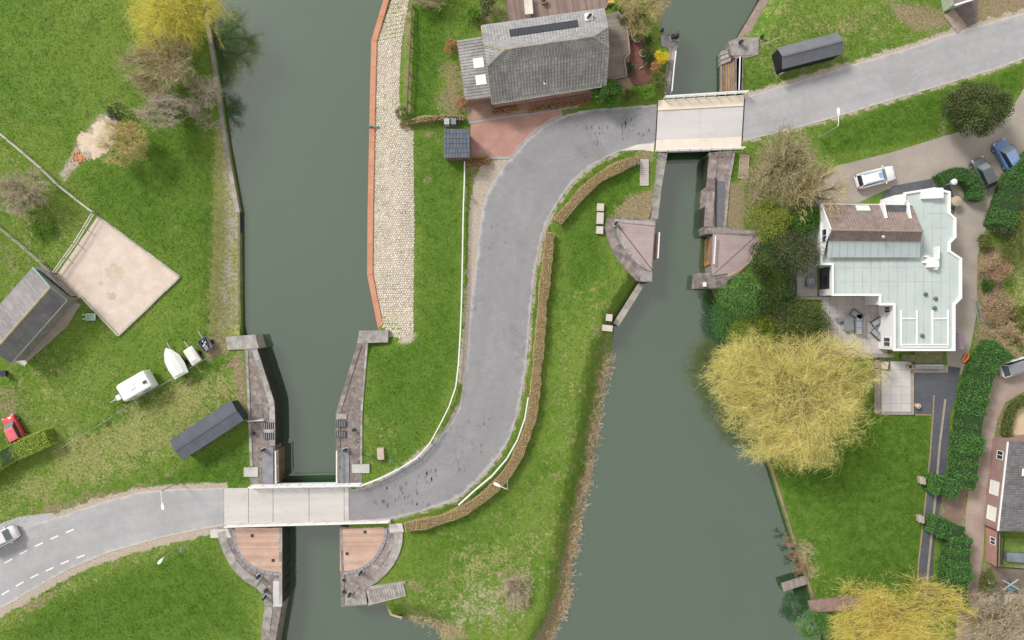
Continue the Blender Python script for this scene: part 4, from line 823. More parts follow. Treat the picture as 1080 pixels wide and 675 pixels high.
# paddock edge boards
o = empty('paddock_edging', W(103, 228), 'pale timber boards edging the sand paddock', 'edging')
ring = PADDOCK[:4]
for a, b in zip(ring[:-1], ring[1:]):
    Q = resample([W(*a, .1), W(*b, .1)], step=2.2)
    for p, q in zip(Q[:-1], Q[1:]):
        d = (q-p).normalized()*.02; mb = MB(); j = Vector((random.uniform(-.05, .05), random.uniform(-.05, .05), 0)); mb.bar(p+d+j, q-d, .2, .24); mb.build('edge_board', TIMBER, o)
def lamp(foot, h, arm, label):
    p = G(*foot); o = empty('street_lamp', p, label, 'street lamp', None)
    mb = MB(); mb.tube([p-Vector((0, 0, .2)), p+Vector((0, 0, h*.5)), p+Vector((0, 0, h))], [.075, .06, .05], 8); mb.build('pole', STEEL, o)
    mb = MB(); e = p+Vector((arm[0], arm[1], h+.1)); mb.tube([p+Vector((0, 0, h-.05)), p+Vector((arm[0]*.3, arm[1]*.3, h+.08)), e], [.045, .045, .045], 8); mb.build('arm', WHITEM, o)
    d = Vector((arm[0], arm[1], 0)).normalized(); nn = Vector((-d.y, d.x, 0)); vs = []
    hd = MB(); prof = [(0, .06), (.15, .12), (.45, .17), (.7, .15), (.82, .05)]
    L = [e+d*t-nn*w for t, w in prof]; R = [e+d*t+nn*w for t, w in prof]
    hd.slab(L+R[::-1], e.z-.1); hd.build('lamp_head', WHITE, o)
    mb = MB(); q = e+d*.42-Vector((0, 0, .12)); mb.box(q, (.4, .22, .05), math.atan2(d.y, d.x)); mb.build('lens', GLASSL, o)
lamp((190,508), 4.3, (.15, -1.25), 'white street lamp leaning its arm over the road left of the left bridge')
lamp((535.5,503), 5.8, (-.75, .35), 'white street lamp with a short arm beside the brown hedge of the bend')
lamp((864,145), 4.6, (.0, 1.2), 'white street lamp with its arm towards the road right of the right bridge')
def sign(px, py, h, kind, label, rot=0.0, m=None):
    p = G(px, py); o = empty('road_sign', p, label, 'sign'); mb = MB(); mb.tube([p-Vector((0, 0, .2)), p+Vector((0, 0, h))], .035, 8); mb.build('post', STEEL, o)
    d = Vector((math.cos(rot), math.sin(rot), 0)); n = Vector((-d.y, d.x, 0)); mb = MB()
    if kind == 'disc':
        c = p+Vector((0, 0, h-.3))+n*.06; ring = [c+d*math.cos(a)*.3+Vector((0, 0, math.sin(a)*.3)) for a in np.linspace(0, 2*math.pi, 17)[:-1]]
        mb.add(ring+[r+n*.02 for r in ring], [tuple(range(16)), tuple(range(31, 15, -1))]+[(i, (i+1) % 16, 16+(i+1) % 16, 16+i) for i in range(16)])
    else: mb.bar(p+Vector((0, 0, h-.25))-d*.3+n*.06, p+Vector((0, 0, h-.25))+d*.3+n*.06, .02, .45)
    mb.build('plate', m or WHITE, o)
lamp((184,580), 2.4, (-.12, -.14), 'short white lamp post in the grass left of the brick quadrant'); sign(201, 573, 2.4, 'plate', 'grey blue backed sign post close to the stone abutment', math.radians(85), mat('sign_back', (.45, .55, .62), .5))
sign(415, 484, 1.7, 'plate', 'small blue sign standing on the lawn inside the guard rail', math.radians(85), mat('sign_lightblue', (.25, .5, .8), .5)); sign(668, 175, 1.4, 'plate', 'small blue sign at the end of the brown hedge by the bridge', math.radians(80), BLUE)
sign(492.5, 205, 1.3, 'plate', 'small red sign on the guard rail by the road bend', math.radians(88), mat('sign_red', (.65, .10, .08), .5)); sign(819, 83, 1.8, 'disc', 'round pinkish sign disc on a post below the dark shed', math.radians(20), mat('sign_pink', (.62, .48, .50), .5))
mb = MB(); p = W(402, 478, 0); mb.box(p+Vector((0, 0, .2)), (.75, 1.35, .45), .05); mb.build('stone_block', mat('block_tan', (.52, .44, .36), .9, .15, 1.5), label='tan stone block lying on the lawn right of the left lock', cat='stone block')
for i, (y, l) in enumerate(((219,.85),(230.5,1.3),(243,.85))):
    mb = MB(); p = W(633-.4*i, y, 0); mb.box(p+Vector((0, 0, .17)), (.78, l, .42), -.05)
    mb.build('concrete_slab', mat('slab_beige', (.56, .50, .47), .9, .1, 1.5), label=('topmost', 'longest, middle', 'lowest')[i]+' of three pale slabs in the grass by the mauve quadrant', cat='slab', group='pale slabs in a row by the quadrant')
for i, (x, y, w, l) in enumerate(((642,335,.7,.8),(640,346,1.2,.7))):
    mb = MB(); p = W(x, y, -.4); mb.box(p+Vector((0, 0, .1)), (w, l, .8), -.1); mb.build('concrete_slab', MAT['slab_beige'], label=('smaller upper', 'wider lower')[i]+' pale block at the foot of the slanting wing wall', cat='slab')
# jetty
o = empty('jetty', W(838, 616, -2.4), 'small wooden jetty sticking out from the lawn edge', 'jetty')
for i in range(9):
    a = Vector((824, 615)).lerp(Vector((849, 607)), i/9); b = Vector((824, 615)).lerp(Vector((849, 607)), (i+.93)/9); mb = MB()
    mb.slab([W(a.x, a.y, -1.5), W(b.x, b.y, -1.5), W(b.x+2.6, b.y+9, -1.5), W(a.x+2.6, a.y+9, -1.5)], -1.56); mb.build('plank', WOODG, o)
for x, y in ((825,616),(827,623.5),(838,611.5),(840,619)):
    mb = MB(); mb.tube([W(x, y, -3.6), W(x, y, -1.57)], .09, 8); mb.build('pile', WOODB, o)

# ------------------------------------------------------------------ roofs
def tiles(o, quad, tw, th, m, name='roof_tiles', rib=.035, lift=.03, thick=.03):
    """quad: eaveA, eaveB, ridgeB, ridgeA (3D). Individual overlapping tiles joined as one part."""
    A, B, C, D = [Vector(q) for q in quad]; nn = (B-A).cross(D-A).normalized()
    if nn.z < 0: nn = -nn
    nv = max(1, int(((D-A).length+(C-B).length)/2/th)); mb = MB()
    for j in range(nv):
        v0, v1 = j/nv, min((j+1.12)/nv, 1.0); L0, R0 = A.lerp(D, v0), B.lerp(C, v0); L1, R1 = A.lerp(D, v1), B.lerp(C, v1)
        wlen = (R0-L0).length; nu = max(1, int(wlen/tw)); nm = max((R0-L0).length, .01)
        for i in range(nu):
            u0, u1 = i/nu, (i+1)/nu; um = u0+(u1-u0)*.62
            f = lift+random.uniform(-.006, .006)
            p = [L0.lerp(R0, u)+nn*(f+h) for u, h in ((u0, thick), (um, thick+rib), (u1, thick))]; q = [L1.lerp(R1, u)+nn*(f-.018+h) for u, h in ((u0, .0), (um, rib), (u1, .0))]
            e = [L0.lerp(R0, u)+nn*.0 for u in (u0, u1)]
            mb.add(p+q+e, [(0,1,4,3),(1,2,5,4),(6,7,2,1,0)])
    return mb.build(name, m, o, kind='stuff')
def plane(o, name, quad, m, th=.08):
    n = (Vector(quad[1])-Vector(quad[0])).cross(Vector(quad[2])-Vector(quad[0])).normalized()
    if n.z < 0: quad = quad[::-1]; n = -n
    mb = MB(); k = len(quad); lo = [Vector(q)-n*th for q in quad]
    mb.add([Vector(q) for q in quad]+lo, [tuple(range(k)), tuple(range(2*k-1, k-1, -1))]+[(k+i, k+(i+1) % k, (i+1) % k, i) for i in range(k)]); return mb.build(name, m, o)
def walls(o, poly, zt, m, px_z=None, name='wall'):
    """one part per wall side; outline given at the roof height px_z"""
    P = [W(*p, px_z if px_z is not None else zt) for p in poly]; n = len(P); A = sum(P[i].x*P[(i+1) % n].y-P[(i+1) % n].x*P[i].y for i in range(n))
    if A < 0: P = P[::-1]
    for i in range(n):
        a, b = P[i], P[(i+1) % n]; d = (b-a).normalized(); nn = Vector((-d.y, d.x, 0))*.2
        mb = MB(); mb.slab([Vector((q.x, q.y, zt)) for q in (a, b-d*.003, b+nn-d*.2, a+nn+d*.2)], -.05); mb.build(name, m, o)
def window(o, a, b, z0, z1, out, fm=None, gm=None, cross=True):
    """window on a vertical wall between plan points a,b ; out = outward normal"""
    fm = fm or WHITE; gm = gm or GLASS; a, b, out = Vector((a[0], a[1], 0)), Vector((b[0], b[1], 0)), Vector((out[0], out[1], 0)).normalized(); d = (b-a).normalized()
    mb = MB(); f = .07
    for p, q in ((a, a+d*f), (b-d*f, b)): mb.slab([Vector((v.x, v.y, z1)) for v in (p, q, q+out*.06, p+out*.06)], z0)
    for zz in (z0, z1-f): mb.slab([Vector((v.x, v.y, zz+f)) for v in (a+d*f, b-d*f, b-d*f+out*.06, a+d*f+out*.06)], zz)
    if cross:
        c = (a+b)/2; mb.slab([Vector((v.x, v.y, z1-f)) for v in (c-d*.03, c+d*.03, c+d*.03+out*.055, c-d*.03+out*.055)], z0+f)
    w = mb.build('window', fm, o); mb = MB(); mb.slab([Vector((v.x, v.y, z1-f)) for v in (a+d*f, b-d*f, b-d*f+out*.025, a+d*f+out*.025)], z0+f); mb.build('pane', gm, w)
def on_quad(quad, u, v, h=0.0):
    A, B, C, D = [Vector(q) for q in quad]; nn = (B-A).cross(D-A).normalized(); nn = -nn if nn.z < 0 else nn
    return A.lerp(B, u).lerp(D.lerp(C, u), v)+nn*h
def roof_window(o, quad, u0, u1, v0, v1, fm, gm, h=.14, nm='skylight'):
    P = [on_quad(quad, u, v, h) for u, v in ((u0, v0), (u1, v0), (u1, v1), (u0, v1))]; s = plane(o, nm, P, fm, .14)
    e = .12; du, dv = (u1-u0)*e, (v1-v0)*e
    Q = [on_quad(quad, u, v, h+.015) for u, v in ((u0+du, v0+dv), (u1-du, v0+dv), (u1-du, v1-dv), (u0+du, v1-dv))]; plane(s, 'pane', Q, gm, .01)
SLATE = mat('tile_grey', (.285, .28, .27), .85, .2, .5, .3, 12, rnd=.13, stain=(.5, .6, (.38, .375, .35)))
BROWNT = mat('tile_brown', (.265, .205, .19), .85, .15, .5, .3, 12, rnd=.12, stain=(.5, .35, (.30, .235, .19)))
DTILE = mat('tile_dark', (.135, .135, .14), .8, .18, .6, .3, 12, rnd=.2)
LEAD = mat('lead_flash', (.35, .35, .37), .7, .12, 1)
LICH = mat('ridge_lichen', (.46, .38, .22), .9, .25, 1.5, .4)

# --- grey tiled lock house
o = empty('lock_house', W(575, 65), 'large house with a grey tiled hipped roof beside the road bend', 'house')
ze, zr = 2.8, 6.3
e0, e1, e2, e3 = W(519,109,ze), W(639,90,ze), W(637,10,ze), W(508,28,ze); A0 = Vector((*((e0+e3)/2).xy, zr)); A1 = Vector((*((e1+e2)/2).xy, zr))
r0, r1 = A0.lerp(A1, .15), A1.lerp(A0, .13); h0, h1, h2, h3 = e0.lerp(A0, .74), e1.lerp(A1, .74), e2.lerp(A1, .74), e3.lerp(A0, .74)
sq, nq = [e0, e1, h1, h0], [e2, e3, h3, h2]; SLN = mat('tile_grey_lead', (.33, .32, .325), .8, .18, .6, .3, 12, rnd=.15, stain=(.6, .5, (.26, .25, .26)))
for nm, q, m_ in (('roof_slope', [e0, e1, h1, r1, r0, h0], SLATE), ('roof_slope', [e2, e3, h3, r0, r1, h2], SLN), ('roof_hip', [h3, h0, r0], SLN), ('roof_hip', [h1, h2, r1], SLATE)): plane(o, nm, q, m_)
tiles(o, sq, .34, .38, SLATE, rib=.075); tiles(o, [h0, h1, r1, r0], .34, .38, SLATE, rib=.075); tiles(o, nq, .34, .38, SLN, rib=.06); tiles(o, [h2, h3, r0, r1], .34, .38, SLN, rib=.06); tiles(o, [h3, h0, r0, r0], .34, .38, SLN, rib=.06); tiles(o, [h1, h2, r1, r1], .34, .38, SLATE, rib=.075)
mb = MB()
for a, b in ((r0, r1), (h0, r0), (h3, r0), (h1, r1), (h2, r1), (e0, h0), (e3, h3), (e1, h1), (e2, h2)):
    Q = resample([a, b], step=.4)
    for i in range(len(Q)-1): mb.tube([Q[i]+Vector((0, 0, .06)), Q[i+1]+Vector((0, 0, .045))], [.11, .085], 8)
mb.build('ridge_tiles', mat('ridge_grey', (.30, .29, .27), .9, .2, 1.2, .4, 8, stain=(.5, .8, (.50, .40, .20))), o, kind='stuff')
for p, q in ((e0, e3), (e1, e2)):
    hp, hq = (h0, h3) if p is e0 else (h1, h2); mb = MB(); mb.add([p-Vector((0, 0, .1)), q-Vector((0, 0, .1)), hq-Vector((0, 0, .12)), hp-Vector((0, 0, .12))], [(0,1,2,3)]); mb.build('gable_wall', mat('house_brick', (.36, .20, .15), .9, .2, .8, .4, 12), o)
walls(o, [(521,107),(637,88.5),(635,12),(510,30)], ze-.1, mat('house_brick', (.36, .20, .15), .9, .2, .8, .4, 12), ze)
for a, b in ((e0, e1), (e2, e3)):
    mb = MB(); d = (b-a).normalized(); nn = Vector((d.y, -d.x, 0))*.07; mb.bar(a+nn, b+nn, .14, .1); mb.build('gutter', STEEL, o)
for i in range(7):                                                    # solar modules in a strip on the north slope
    u0 = .215+i*.0795; P = [on_quad(nq, u, v, .14) for u, v in ((1-u0, .42), (1-u0-.077, .42), (1-u0-.077, .78), (1-u0, .78))]; pn = plane(o, 'solar_panel', P, glassmat('solar', (.028, .03, .05), .5), .04)
for px, py, s in ((581,90,.34),):
    p = on_quad(sq, .47, .33, .05); mb = MB(); mb.box(p+Vector((0, 0, .1)), (s, s, .25)); v = mb.build('roof_vent', WHITE, o); mb = MB(); mb.lathe(p+Vector((0, 0, .2)), [(.1, 0), (.1, .2), (.14, .22), (.05, .3)], 10); mb.build('vent_pipe', DARKM, v)
p = W(621, 18, 4.2); mb = MB(); mb.box(p-Vector((0, 0, .5)), (.85, .85, 1.3), .15); c = mb.build('chimney', WHITE, o); mb = MB(); mb.bar(p+Vector((-.2, -.25, .3)), p+Vector((.25, .25, .3)), .18, .25); mb.lathe(p+Vector((.05, .05, .1)), [(.13, 0), (.13, .3), (.16, .3), (.08, .42)], 10); mb.build('chimney_pot', DARKM, c)
# west extension
q = [W(491,106,2.3), W(517.5,103,2.3), W(507,38,2.75), W(482,43,2.75)]
q2 = [W(482,43,2.2), W(491,106,2.2), W(519,102.5,2.9), W(510,38.5,2.9)]; plane(o, 'extension_roof', q2, SLATE); tiles(o, q2, .34, .38, SLATE, rib=.075)
roof_window(o, q2, .34, .50, .50, .88, WHITE, mat('skylight_white', (.72, .74, .75), .3, .05, 1, 0)); roof_window(o, q2, .62, .78, .50, .88, WHITE, MAT['skylight_white'])
walls(o, [(484,45),(492.5,104),(518,101),(508,40)], 2.1, MAT['house_brick'], 2.1)
# east terrace canopy with plank roof
tp = [(632,16),(651,12),(661,25),(664,56),(658.5,62),(661,80),(640,85)]
t = empty('timber_terrace', W(650, 50), 'grey brown timber terrace wrapping the end of the grey house', 'terrace'); boards_in(t, tp, .8, mat('deck_olive', (.235, .20, .165), .85, .2, .7, .4, 12, rnd=.18), .42, .12, 'terrace_boards')
mb = MB(); Q = [W(*p, .78) for p in tp]; mb.slab(Q, 0.0); mb.build('terrace_base', WOODB, t)
for a, b in zip(tp[1:], tp[2:]): mb = MB(); mb.bar(W(*a, .86), W(*b, .86), .16, .14); mb.build('edge_board', WOODG, t)
tp = [(536,24),(530,-14),(645,-40),(650,10),(637,9)]
t = empty('timber_deck', W(590, -5), 'brown plank deck behind the grey house at the top edge', 'deck'); boards_in(t, [(536,24),(531,-14),(642,-34),(640,8.5)], .16, mat('deck_brown', (.27, .20, .18), .85, .15, .7, .4, 12, rnd=.18), .3, 1.72, 'deck_planks')
mb = MB(); mb.slab([W(*p, .1) for p in ((536,24),(531,-14),(642,-34),(640,8.5))], -.05); mb.build('deck_base', WOODB, t)
def table(px, py, L, Wd, rot, m, label, z=0.0, h=.75):
    p = W(px, py, z); o = empty('table', p, label, 'table'); mb = MB(); mb.box(p+Vector((0, 0, h)), (L, Wd, .06), rot); mb.build('table_top', m, o)
    for sx in (-1, 1):
        for sy in (-1, 1):
            dx, dy = sx*L*.42, sy*Wd*.4; q = p+Vector((dx*math.cos(rot)-dy*math.sin(rot), dx*math.sin(rot)+dy*math.cos(rot), 0)); mb = MB(); mb.bar(q, q+Vector((0, 0, h-.03)), .07, .07); mb.build('leg', m, o)
    return o
table(557, 7, 2.4, .95, 1.66, mat('table_cream', (.70, .66, .57), .7), 'cream table on the brown deck behind the grey house', .18)
def pot(px, py, r, h, label, m, inner, z=0.0):
    p = W(px, py, z); o = empty('planter', p, label, 'planter'); mb = MB(); mb.lathe(p, [(r*.75, 0), (r, h), (r*.82, h), (r*.8, h-.1), (.01, h-.1)], 16); mb.build('tub', m, o); mb = MB(); mb.lathe(p+Vector((0, 0, h-.12)), [(r*.75, 0), (r*.45, .14), (.05, .22)], 10); mb.build('plant', inner, o)
TUB = mat('tub_wood', (.40, .31, .21), .85, .2, 2); GREENP = mat('plant_green', (.07, .12, .03), .9, .4, 6, .8, 14)
pot(671, 41.5, .55, .5, 'larger round wooden tub on the red gravel', TUB, GREENP); pot(677.5, 57.5, .44, .45, 'smaller round wooden tub on the red gravel', TUB, GREENP)
pot(573, 2, .4, .5, 'round tan tub on the brown deck', TUB, GREENP, .18)
mb = MB(); mb.box(W(644, 3, .5), (.7, .35, .7), .1); mb.build('storage_box', mat('box_orange', (.6, .42, .12), .7), label='small orange box at the corner of the brown deck', cat='box')
sheet('red_gravel', [(663,33),(676,40),(688,58),(690,80),(684,90),(668,90),(662,80),(664,60)], .03, mat('gravel_red', (.215, .10, .085), .95, .25, 1.5, .6, 16))
sheet('garden_path', [(664,12),(670,30),(665,57),(672,85),(664,96),(640,97),(640,86),(662,81),(660,62),(666,56),(662,24)], .02, mat('path_tan', (.36, .27, .19), .95, .2, 1, .5, 12))
mb = MB(); mb.tube([W(674, 73, .05), W(683, 66, .6)], .06, 8); mb.build('garden_pole', mat('pole_pink', (.6, .5, .46), .8), label='pale slanting pole on the red gravel', cat='pole')
# --- slate carport and bins
o = empty('carport', W(482, 152), 'small shed with a dark blue grey sheet roof by the brick drive', 'shed')
cq = [W(468,166.5,2.35), W(496,166,2.35), W(495.5,136,2.7), W(468,136,2.7)]; plane(o, 'roof', cq, mat('sheet_blue', (.10, .115, .15), .55, .12, 1, .1, 10, rnd=.12))
tiles(o, cq, .33, .5, MAT['sheet_blue'], 'roof_sheets', .03, .02, .03)
walls(o, [(469.5,165),(494.5,165),(494.5,137.5),(469.5,137.5)], 2.25, WOODB, 2.3)
for i, (x, m, l) in enumerate(((472,mat('bin_grey', (.45, .48, .52), .5),'pale grey'),(479,mat('bin_slate', (.20, .23, .28), .5),'slate grey'))):
    p = W(x, 131, 0); o = empty('wheelie_bin', p, l+' wheelie bin standing behind the dark blue shed', 'bin', 'wheelie bins behind the shed'); mb = MB(); mb.box(p+Vector((0, 0, .5)), (.55, .6, 1.0)); mb.build('body', m, o); mb = MB(); mb.box(p+Vector((0, .03, 1.04)), (.6, .68, .07)); mb.build('lid', m, o)
    for s in (-1, 1): mb = MB(); mb.tube([p+Vector((s*.22, .3, .1)), p+Vector((s*.3, .3, .1))], .1, 10); mb.build('wheel', TYRE, o)
# --- barn at the left edge
o = empty('barn', W(20, 335), 'long barn with a weathered corrugated roof at the left edge', 'barn')
ze, zr = 2.5, 4.2
A, B = W(35,282,ze), W(-60,392,ze); C, D = W(70,316,ze), W(11,383,ze); Dn = D; B = A+(D-C); R0 = W(53.5,303,zr); R1 = R0+(B-A)
nqd, sqd = [A, B, R1, R0], [Dn, C, R0, R1]
# gable ends follow the same plan direction
CORR = mat('corrugated', (.28, .265, .275), .85, .18, .5, .3, 10, rnd=.12, stain=(.6, .45, (.38, .36, .35))); CORR_SHADE = mat('corrugated_shade', (.215, .205, .215), .85, .15, .5, .3, 10, rnd=.12, stain=(.7, .4, (.28, .27, .27)))  # second copy is darkened: shade of the slope facing away from the sun
plane(o, 'roof_slope', nqd, CORR); plane(o, 'roof_slope', sqd, CORR_SHADE); tiles(o, nqd, .24, .9, CORR, 'roof_sheets', .06, .02, .02); tiles(o, sqd, .24, .9, CORR_SHADE, 'roof_sheets', .06, .02, .02)
mb = MB()
for a, b in zip(*(lambda Q: (Q[:-1], Q[1:]))(resample([R0, R1], step=.9))): mb.tube([a+Vector((0, 0, .08)), b+Vector((0, 0, .07))], [.14, .12], 8)
mb.build('ridge_cap', LICH, o, kind='stuff')
GW = mat('barn_boards', (.26, .24, .22), .9, .2, 1, .4, 10)
ins = lambda p: p+(Dn-C).normalized()*.15
for P in ([A, C, R0],): 
    mb = MB(); q = [ins(P[0])+(P[1]-P[0])*.04, ins(P[1])-(P[1]-P[0])*.04]; mb.add([Vector((q[0].x, q[0].y, 0)), Vector((q[1].x, q[1].y, 0)), q[1]-Vector((0, 0, .1)), ins(P[2])-Vector((0, 0, .12)), q[0]-Vector((0, 0, .1))], [(0,1,2,3,4)]); mb.build('gable_wall', GW, o)
for a, b in ((C, Dn), (A, B)):
    a2, b2 = a+((D-D)+(A-C if a == C else C-A).normalized()*.25), b+(A-C if a == C else C-A).normalized()*.25; mb = MB(); n2 = (A-C if a == C else C-A).normalized()*.15
    mb.slab([Vector((v.x, v.y, ze-.12)) for v in (a2, b2, b2+n2, a2+n2)], -.05); mb.build('wall', GW, o)
mb = MB(); mb.bar(A+Vector((0, 0, .03)), R0+Vector((0, 0, .03)), .12, .16); mb.bar(R0+Vector((0, 0, .03)), C+Vector((0, 0, .03)), .1, .12); mb.build('verge_board', mat('teal_paint', (.22, .42, .38), .7), o)
mb = MB(); mb.bar(C+Vector((.05, -.05, -.05)), Dn+Vector((.05, -.05, -.05)), .14, .1); mb.build('gutter', mat('gutter_pale', (.5, .56, .56), .6), o)
o = empty('lean_to', W(52, 292), 'narrow grey lean-to strip against the gable of the barn', 'shed'); q = [W(38,282,1.9), W(72,309,1.9), W(76,313,1.6), W(44,281,1.6)]; plane(o, 'roof', q, CORR_SHADE); mb = MB(); mb.slab([W(40,283.5,1.4), W(71,309.5,1.4), W(74,312,1.4), W(45,283.5,1.4)], 0); mb.build('wall', GW, o)
sheet('barn_apron', [(72,316),(85,321),(70,345),(24,386),(14,380)], .02, mat('apron', (.42, .36, .31), .95, .15, .6, .4, 10, stain=(.6, .5, (.33, .33, .19))))
mb = MB(); mb.slab([W(20,372,.06), W(29,382,.06), W(26,386,.06), W(16,377,.06)], -.05); mb.build('concrete_slab', CONC, label='pale concrete slab at the lower corner of the barn', cat='slab')
pot(67, 305.5, .42, .7, 'black tub at the fence corner beside the barn', DARKM, mat('black_soil', (.02, .02, .02), .9)); mb = MB(); mb.box(W(4, 394, .35), (.35, .65, .7), .1); mb.box(W(4, 394, .75), (.42, .72, .06), .1); mb.build('feed_bin', mat('bin_navy', (.03, .035, .06), .6), label='small dark bin on the grass below the barn', cat='bin')
# green jump / cart by the paddock
o = empty('hand_cart', W(95, 334), 'small pale green metal cart beside the paddock', 'cart'); gm = mat('mint', (.42, .60, .50), .6)
mb = MB()
for a, b in (((91,331),(100,331)),((100,331),(100,337.5)),((100,337.5),(91,337.5)),((91,337.5),(91,331)),((87,332),(91,332)),((87,336.5),(91,336.5))): mb.bar(W(*a, .6), W(*b, .6), .1, .12)
mb.build('frame', gm, o); mb = MB(); mb.slab([W(91.3,331.3,.52), W(99.7,331.3,.52), W(99.7,337,.52), W(91.3,337,.52)], .4); mb.build('tray', mat('tray', (.35, .42, .33), .8), o)
for y in (330.5, 338): mb = MB(); p = W(97, y, .22); mb.tube([p-Vector((0, .05, 0)), p+Vector((0, .05, 0))], .22, 12); mb.build('wheel', TYRE, o)
# --- dark sheds
def gshed(label, a, b, half, ze, zr, m, wm):
    """ridge a->b given as pixels at ridge height, half width in metres"""
    R0, R1 = W(*a, zr), W(*b, zr); d = (R1-R0).normalized(); nn = Vector((-d.y, d.x, 0)); c = (R0+R1)/2; o = empty('shed', (c.x, c.y, 0), label, 'shed'); dz = Vector((0, 0, zr-ze))
    for s in (-1, 1):
        e0, e1 = R0+nn*half*s-dz, R1+nn*half*s-dz; q = [e0, e1, R1, R0] if s < 0 else [e1, e0, R0, R1]; plane(o, 'roof_slope', q, m, .06)
        k = max(2, int((R1-R0).length/1.1)); 
        for i in range(1, k): mb = MB(); p = R0.lerp(R1, i/k); mb.bar(p+Vector((0, 0, .004)), p+nn*half*s-dz+Vector((0, 0, .004)), .025, .016); mb.build('roof_seam', m, o)
        w = nn*(half-.15)*s; mb = MB(); i0, i1 = R0+d*.12, R1-d*.12; mb.slab([Vector((v.x, v.y, ze-.02)) for v in (i0+w, i1+w, i1+w*.9, i0+w*.9)], -.05); mb.build('wall', wm, o)
    for p, s in ((R0+d*.12, 1), (R1-d*.12, -1)):
        w = nn*(half-.16); mb = MB(); mb.add([Vector((p.x, p.y, -.05))+w, Vector((p.x, p.y, -.05))-w, Vector((p.x, p.y, ze))-w, Vector((p.x, p.y, zr-.08)), Vector((p.x, p.y, ze))+w], [(0,1,2,3,4)]); mb.build('gable_wall', wm, o)
    mb = MB(); mb.bar(R0+Vector((0, 0, .01)), R1+Vector((0, 0, .01)), .2, .05); mb.build('ridge_cap', m, o); return o
SHED = mat('shed_felt', (.105, .115, .14), .8, .14, .7, .2, 14, stain=(.8, .3, (.13, .135, .15))); SHEDW = mat('shed_boards', (.05, .052, .062), .8, .2, 1, .3)
gshed('long shed with a dark grey felt roof on the grass left of the lock', (184.5,475.5), (249.5,433), 1.35, 1.9, 2.12, SHED, SHEDW)
gshed('dark grey gabled shed on the dry grass above the right road', (825,59), (889.5,42.5), 1.25, 2.0, 2.75, mat('shed_slate', (.165, .17, .19), .8, .12, .7, .2, 14), mat('shed_black', (.018, .02, .028), .7))

# --- white villa
o = empty('white_villa', W(935, 290), 'large white house with a pale flat roof and a brown tiled gable', 'house')
zf = 3.3
FP = [(866,216.5),(954,216.5),(954,204),(985,199),(1001,203),(1001,225),(1007,231),(1007,250),(1001,256),(1001,265),(1013,273),(1013,314),(1006,321),(1006,369),(943,369),(943,321),(928,321),(928,311),(878,311),(878,278.5),(866,278.5)]
VW = mat('villa_render', (.80, .80, .81), .7, .04, .5, .05); FR = mat('flat_roof', (.475, .54, .525), .6, .08, .35, .1, 10, stain=(.22, .55, (.47, .49, .45)))
mb = MB(); mb.slab([W(*p, zf) for p in FP], zf-.25); mb.build('flat_roof', FR, o)
walls(o, [(540+(x-540)*1.0, y) for x, y in FP], zf-.252, VW, zf)
for a, b in zip(FP, FP[1:]+FP[:1]):
    A, B = W(*a, zf+.1), W(*b, zf+.1); d = (B-A).normalized()*.1; mb = MB(); mb.bar(A-d, B+d, .24, .22+random.uniform(0, .01)); mb.build('parapet', WHITE, o)
mb = MB()
for x in np.arange(882, 1006, 9.2):
    y0 = 273 if x < 973 else 206; y1 = 310 if x < 928 else (320 if x < 944 else 367)
    if x > 999: y0 = 274
    mb.bar(W(x, y0, zf+.012), W(x, y1, zf+.012), .05, .025)
for y in (225, 240, 282, 297): mb.bar(W(977 if y < 270 else 880, y, zf+.006), W(999, y, zf+.006), .04, .02)
mb.build('roof_seams', mat('seam_grey', (.42, .47, .47), .6), o, kind='stuff')
ez, rz = 3.65, 5.85
n0, n1, k0, k1 = W(866,216,ez), W(962,217,ez), W(876,242.5,rz), W(973,244,rz); s0, s1 = W(874,253.5,4.75), W(971,254.5,4.75); l0, l1 = W(872.5,271.5,3.85), W(970,271.5,3.85)
nq = [n1, n0, k0, k1]; sqv = [s0, s1, k1, k0]; lq = [l0, l1, s1, s0]
plane(o, 'roof_slope', nq, BROWNT); plane(o, 'roof_slope', sqv, BROWNT); tiles(o, nq, .3, .36, BROWNT, rib=.07); tiles(o, sqv, .3, .36, BROWNT, rib=.07)
plane(o, 'lean_to_roof', [p-Vector((0, 0, .02)) for p in lq], mat('lean_sheet', (.50, .565, .58), .5, .05, .6))
mb = MB()
for u in np.linspace(.04, .96, 12): mb.bar(on_quad(lq, u, 0, .02), on_quad(lq, u, 1, .02), .04, .05)
mb.build('lean_to_seams', MAT['lean_sheet'], o, kind='stuff')
mb = MB()
for a, b in zip(*(lambda Q: (Q[:-1], Q[1:]))(resample([k0, k1], step=.4))): mb.tube([a+Vector((0, 0, .06)), b+Vector((0, 0, .05))], [.12, .1], 8)
mb.build('ridge_tiles', mat('ridge_pink', (.34, .26, .22), .9, .2, 2), o, kind='stuff')
for e, k, s, l, sg in ((n0, k0, s0, l0, 1), (n1, k1, s1, l1, -1)):
    x = Vector((.18*sg, 0, 0)); mb = MB(); f = lambda p, dz=.1: Vector((n0.x if sg > 0 else n1.x, p.y, p.z-dz))+x
    mb.add([Vector((f(e).x, e.y-.05, 3.2)), Vector((f(l).x, l.y, 3.2)), f(l), f(s), f(k), f(e)+Vector((0, -.05, 0))], [(0,1,2,3,4,5)]); g = mb.build('gable_wall', VW, o)
    if sg > 0:
        mb = MB(); mb.bar(Vector((n0.x+.02, e.y, e.z+.04)), Vector((n0.x+.02, k.y, k.z+.04)), .14, .2); mb.bar(Vector((n0.x+.02, k.y, k.z+.04)), Vector((n0.x+.02, s.y, s.z+.04)), .14, .2); mb.build('barge_board', WHITE, o)
        yy = k.y-.4; xx = n0.x+.18; window(o, (xx, yy+.75), (xx, yy-.75), 3.5, 4.7, (-1, 0))
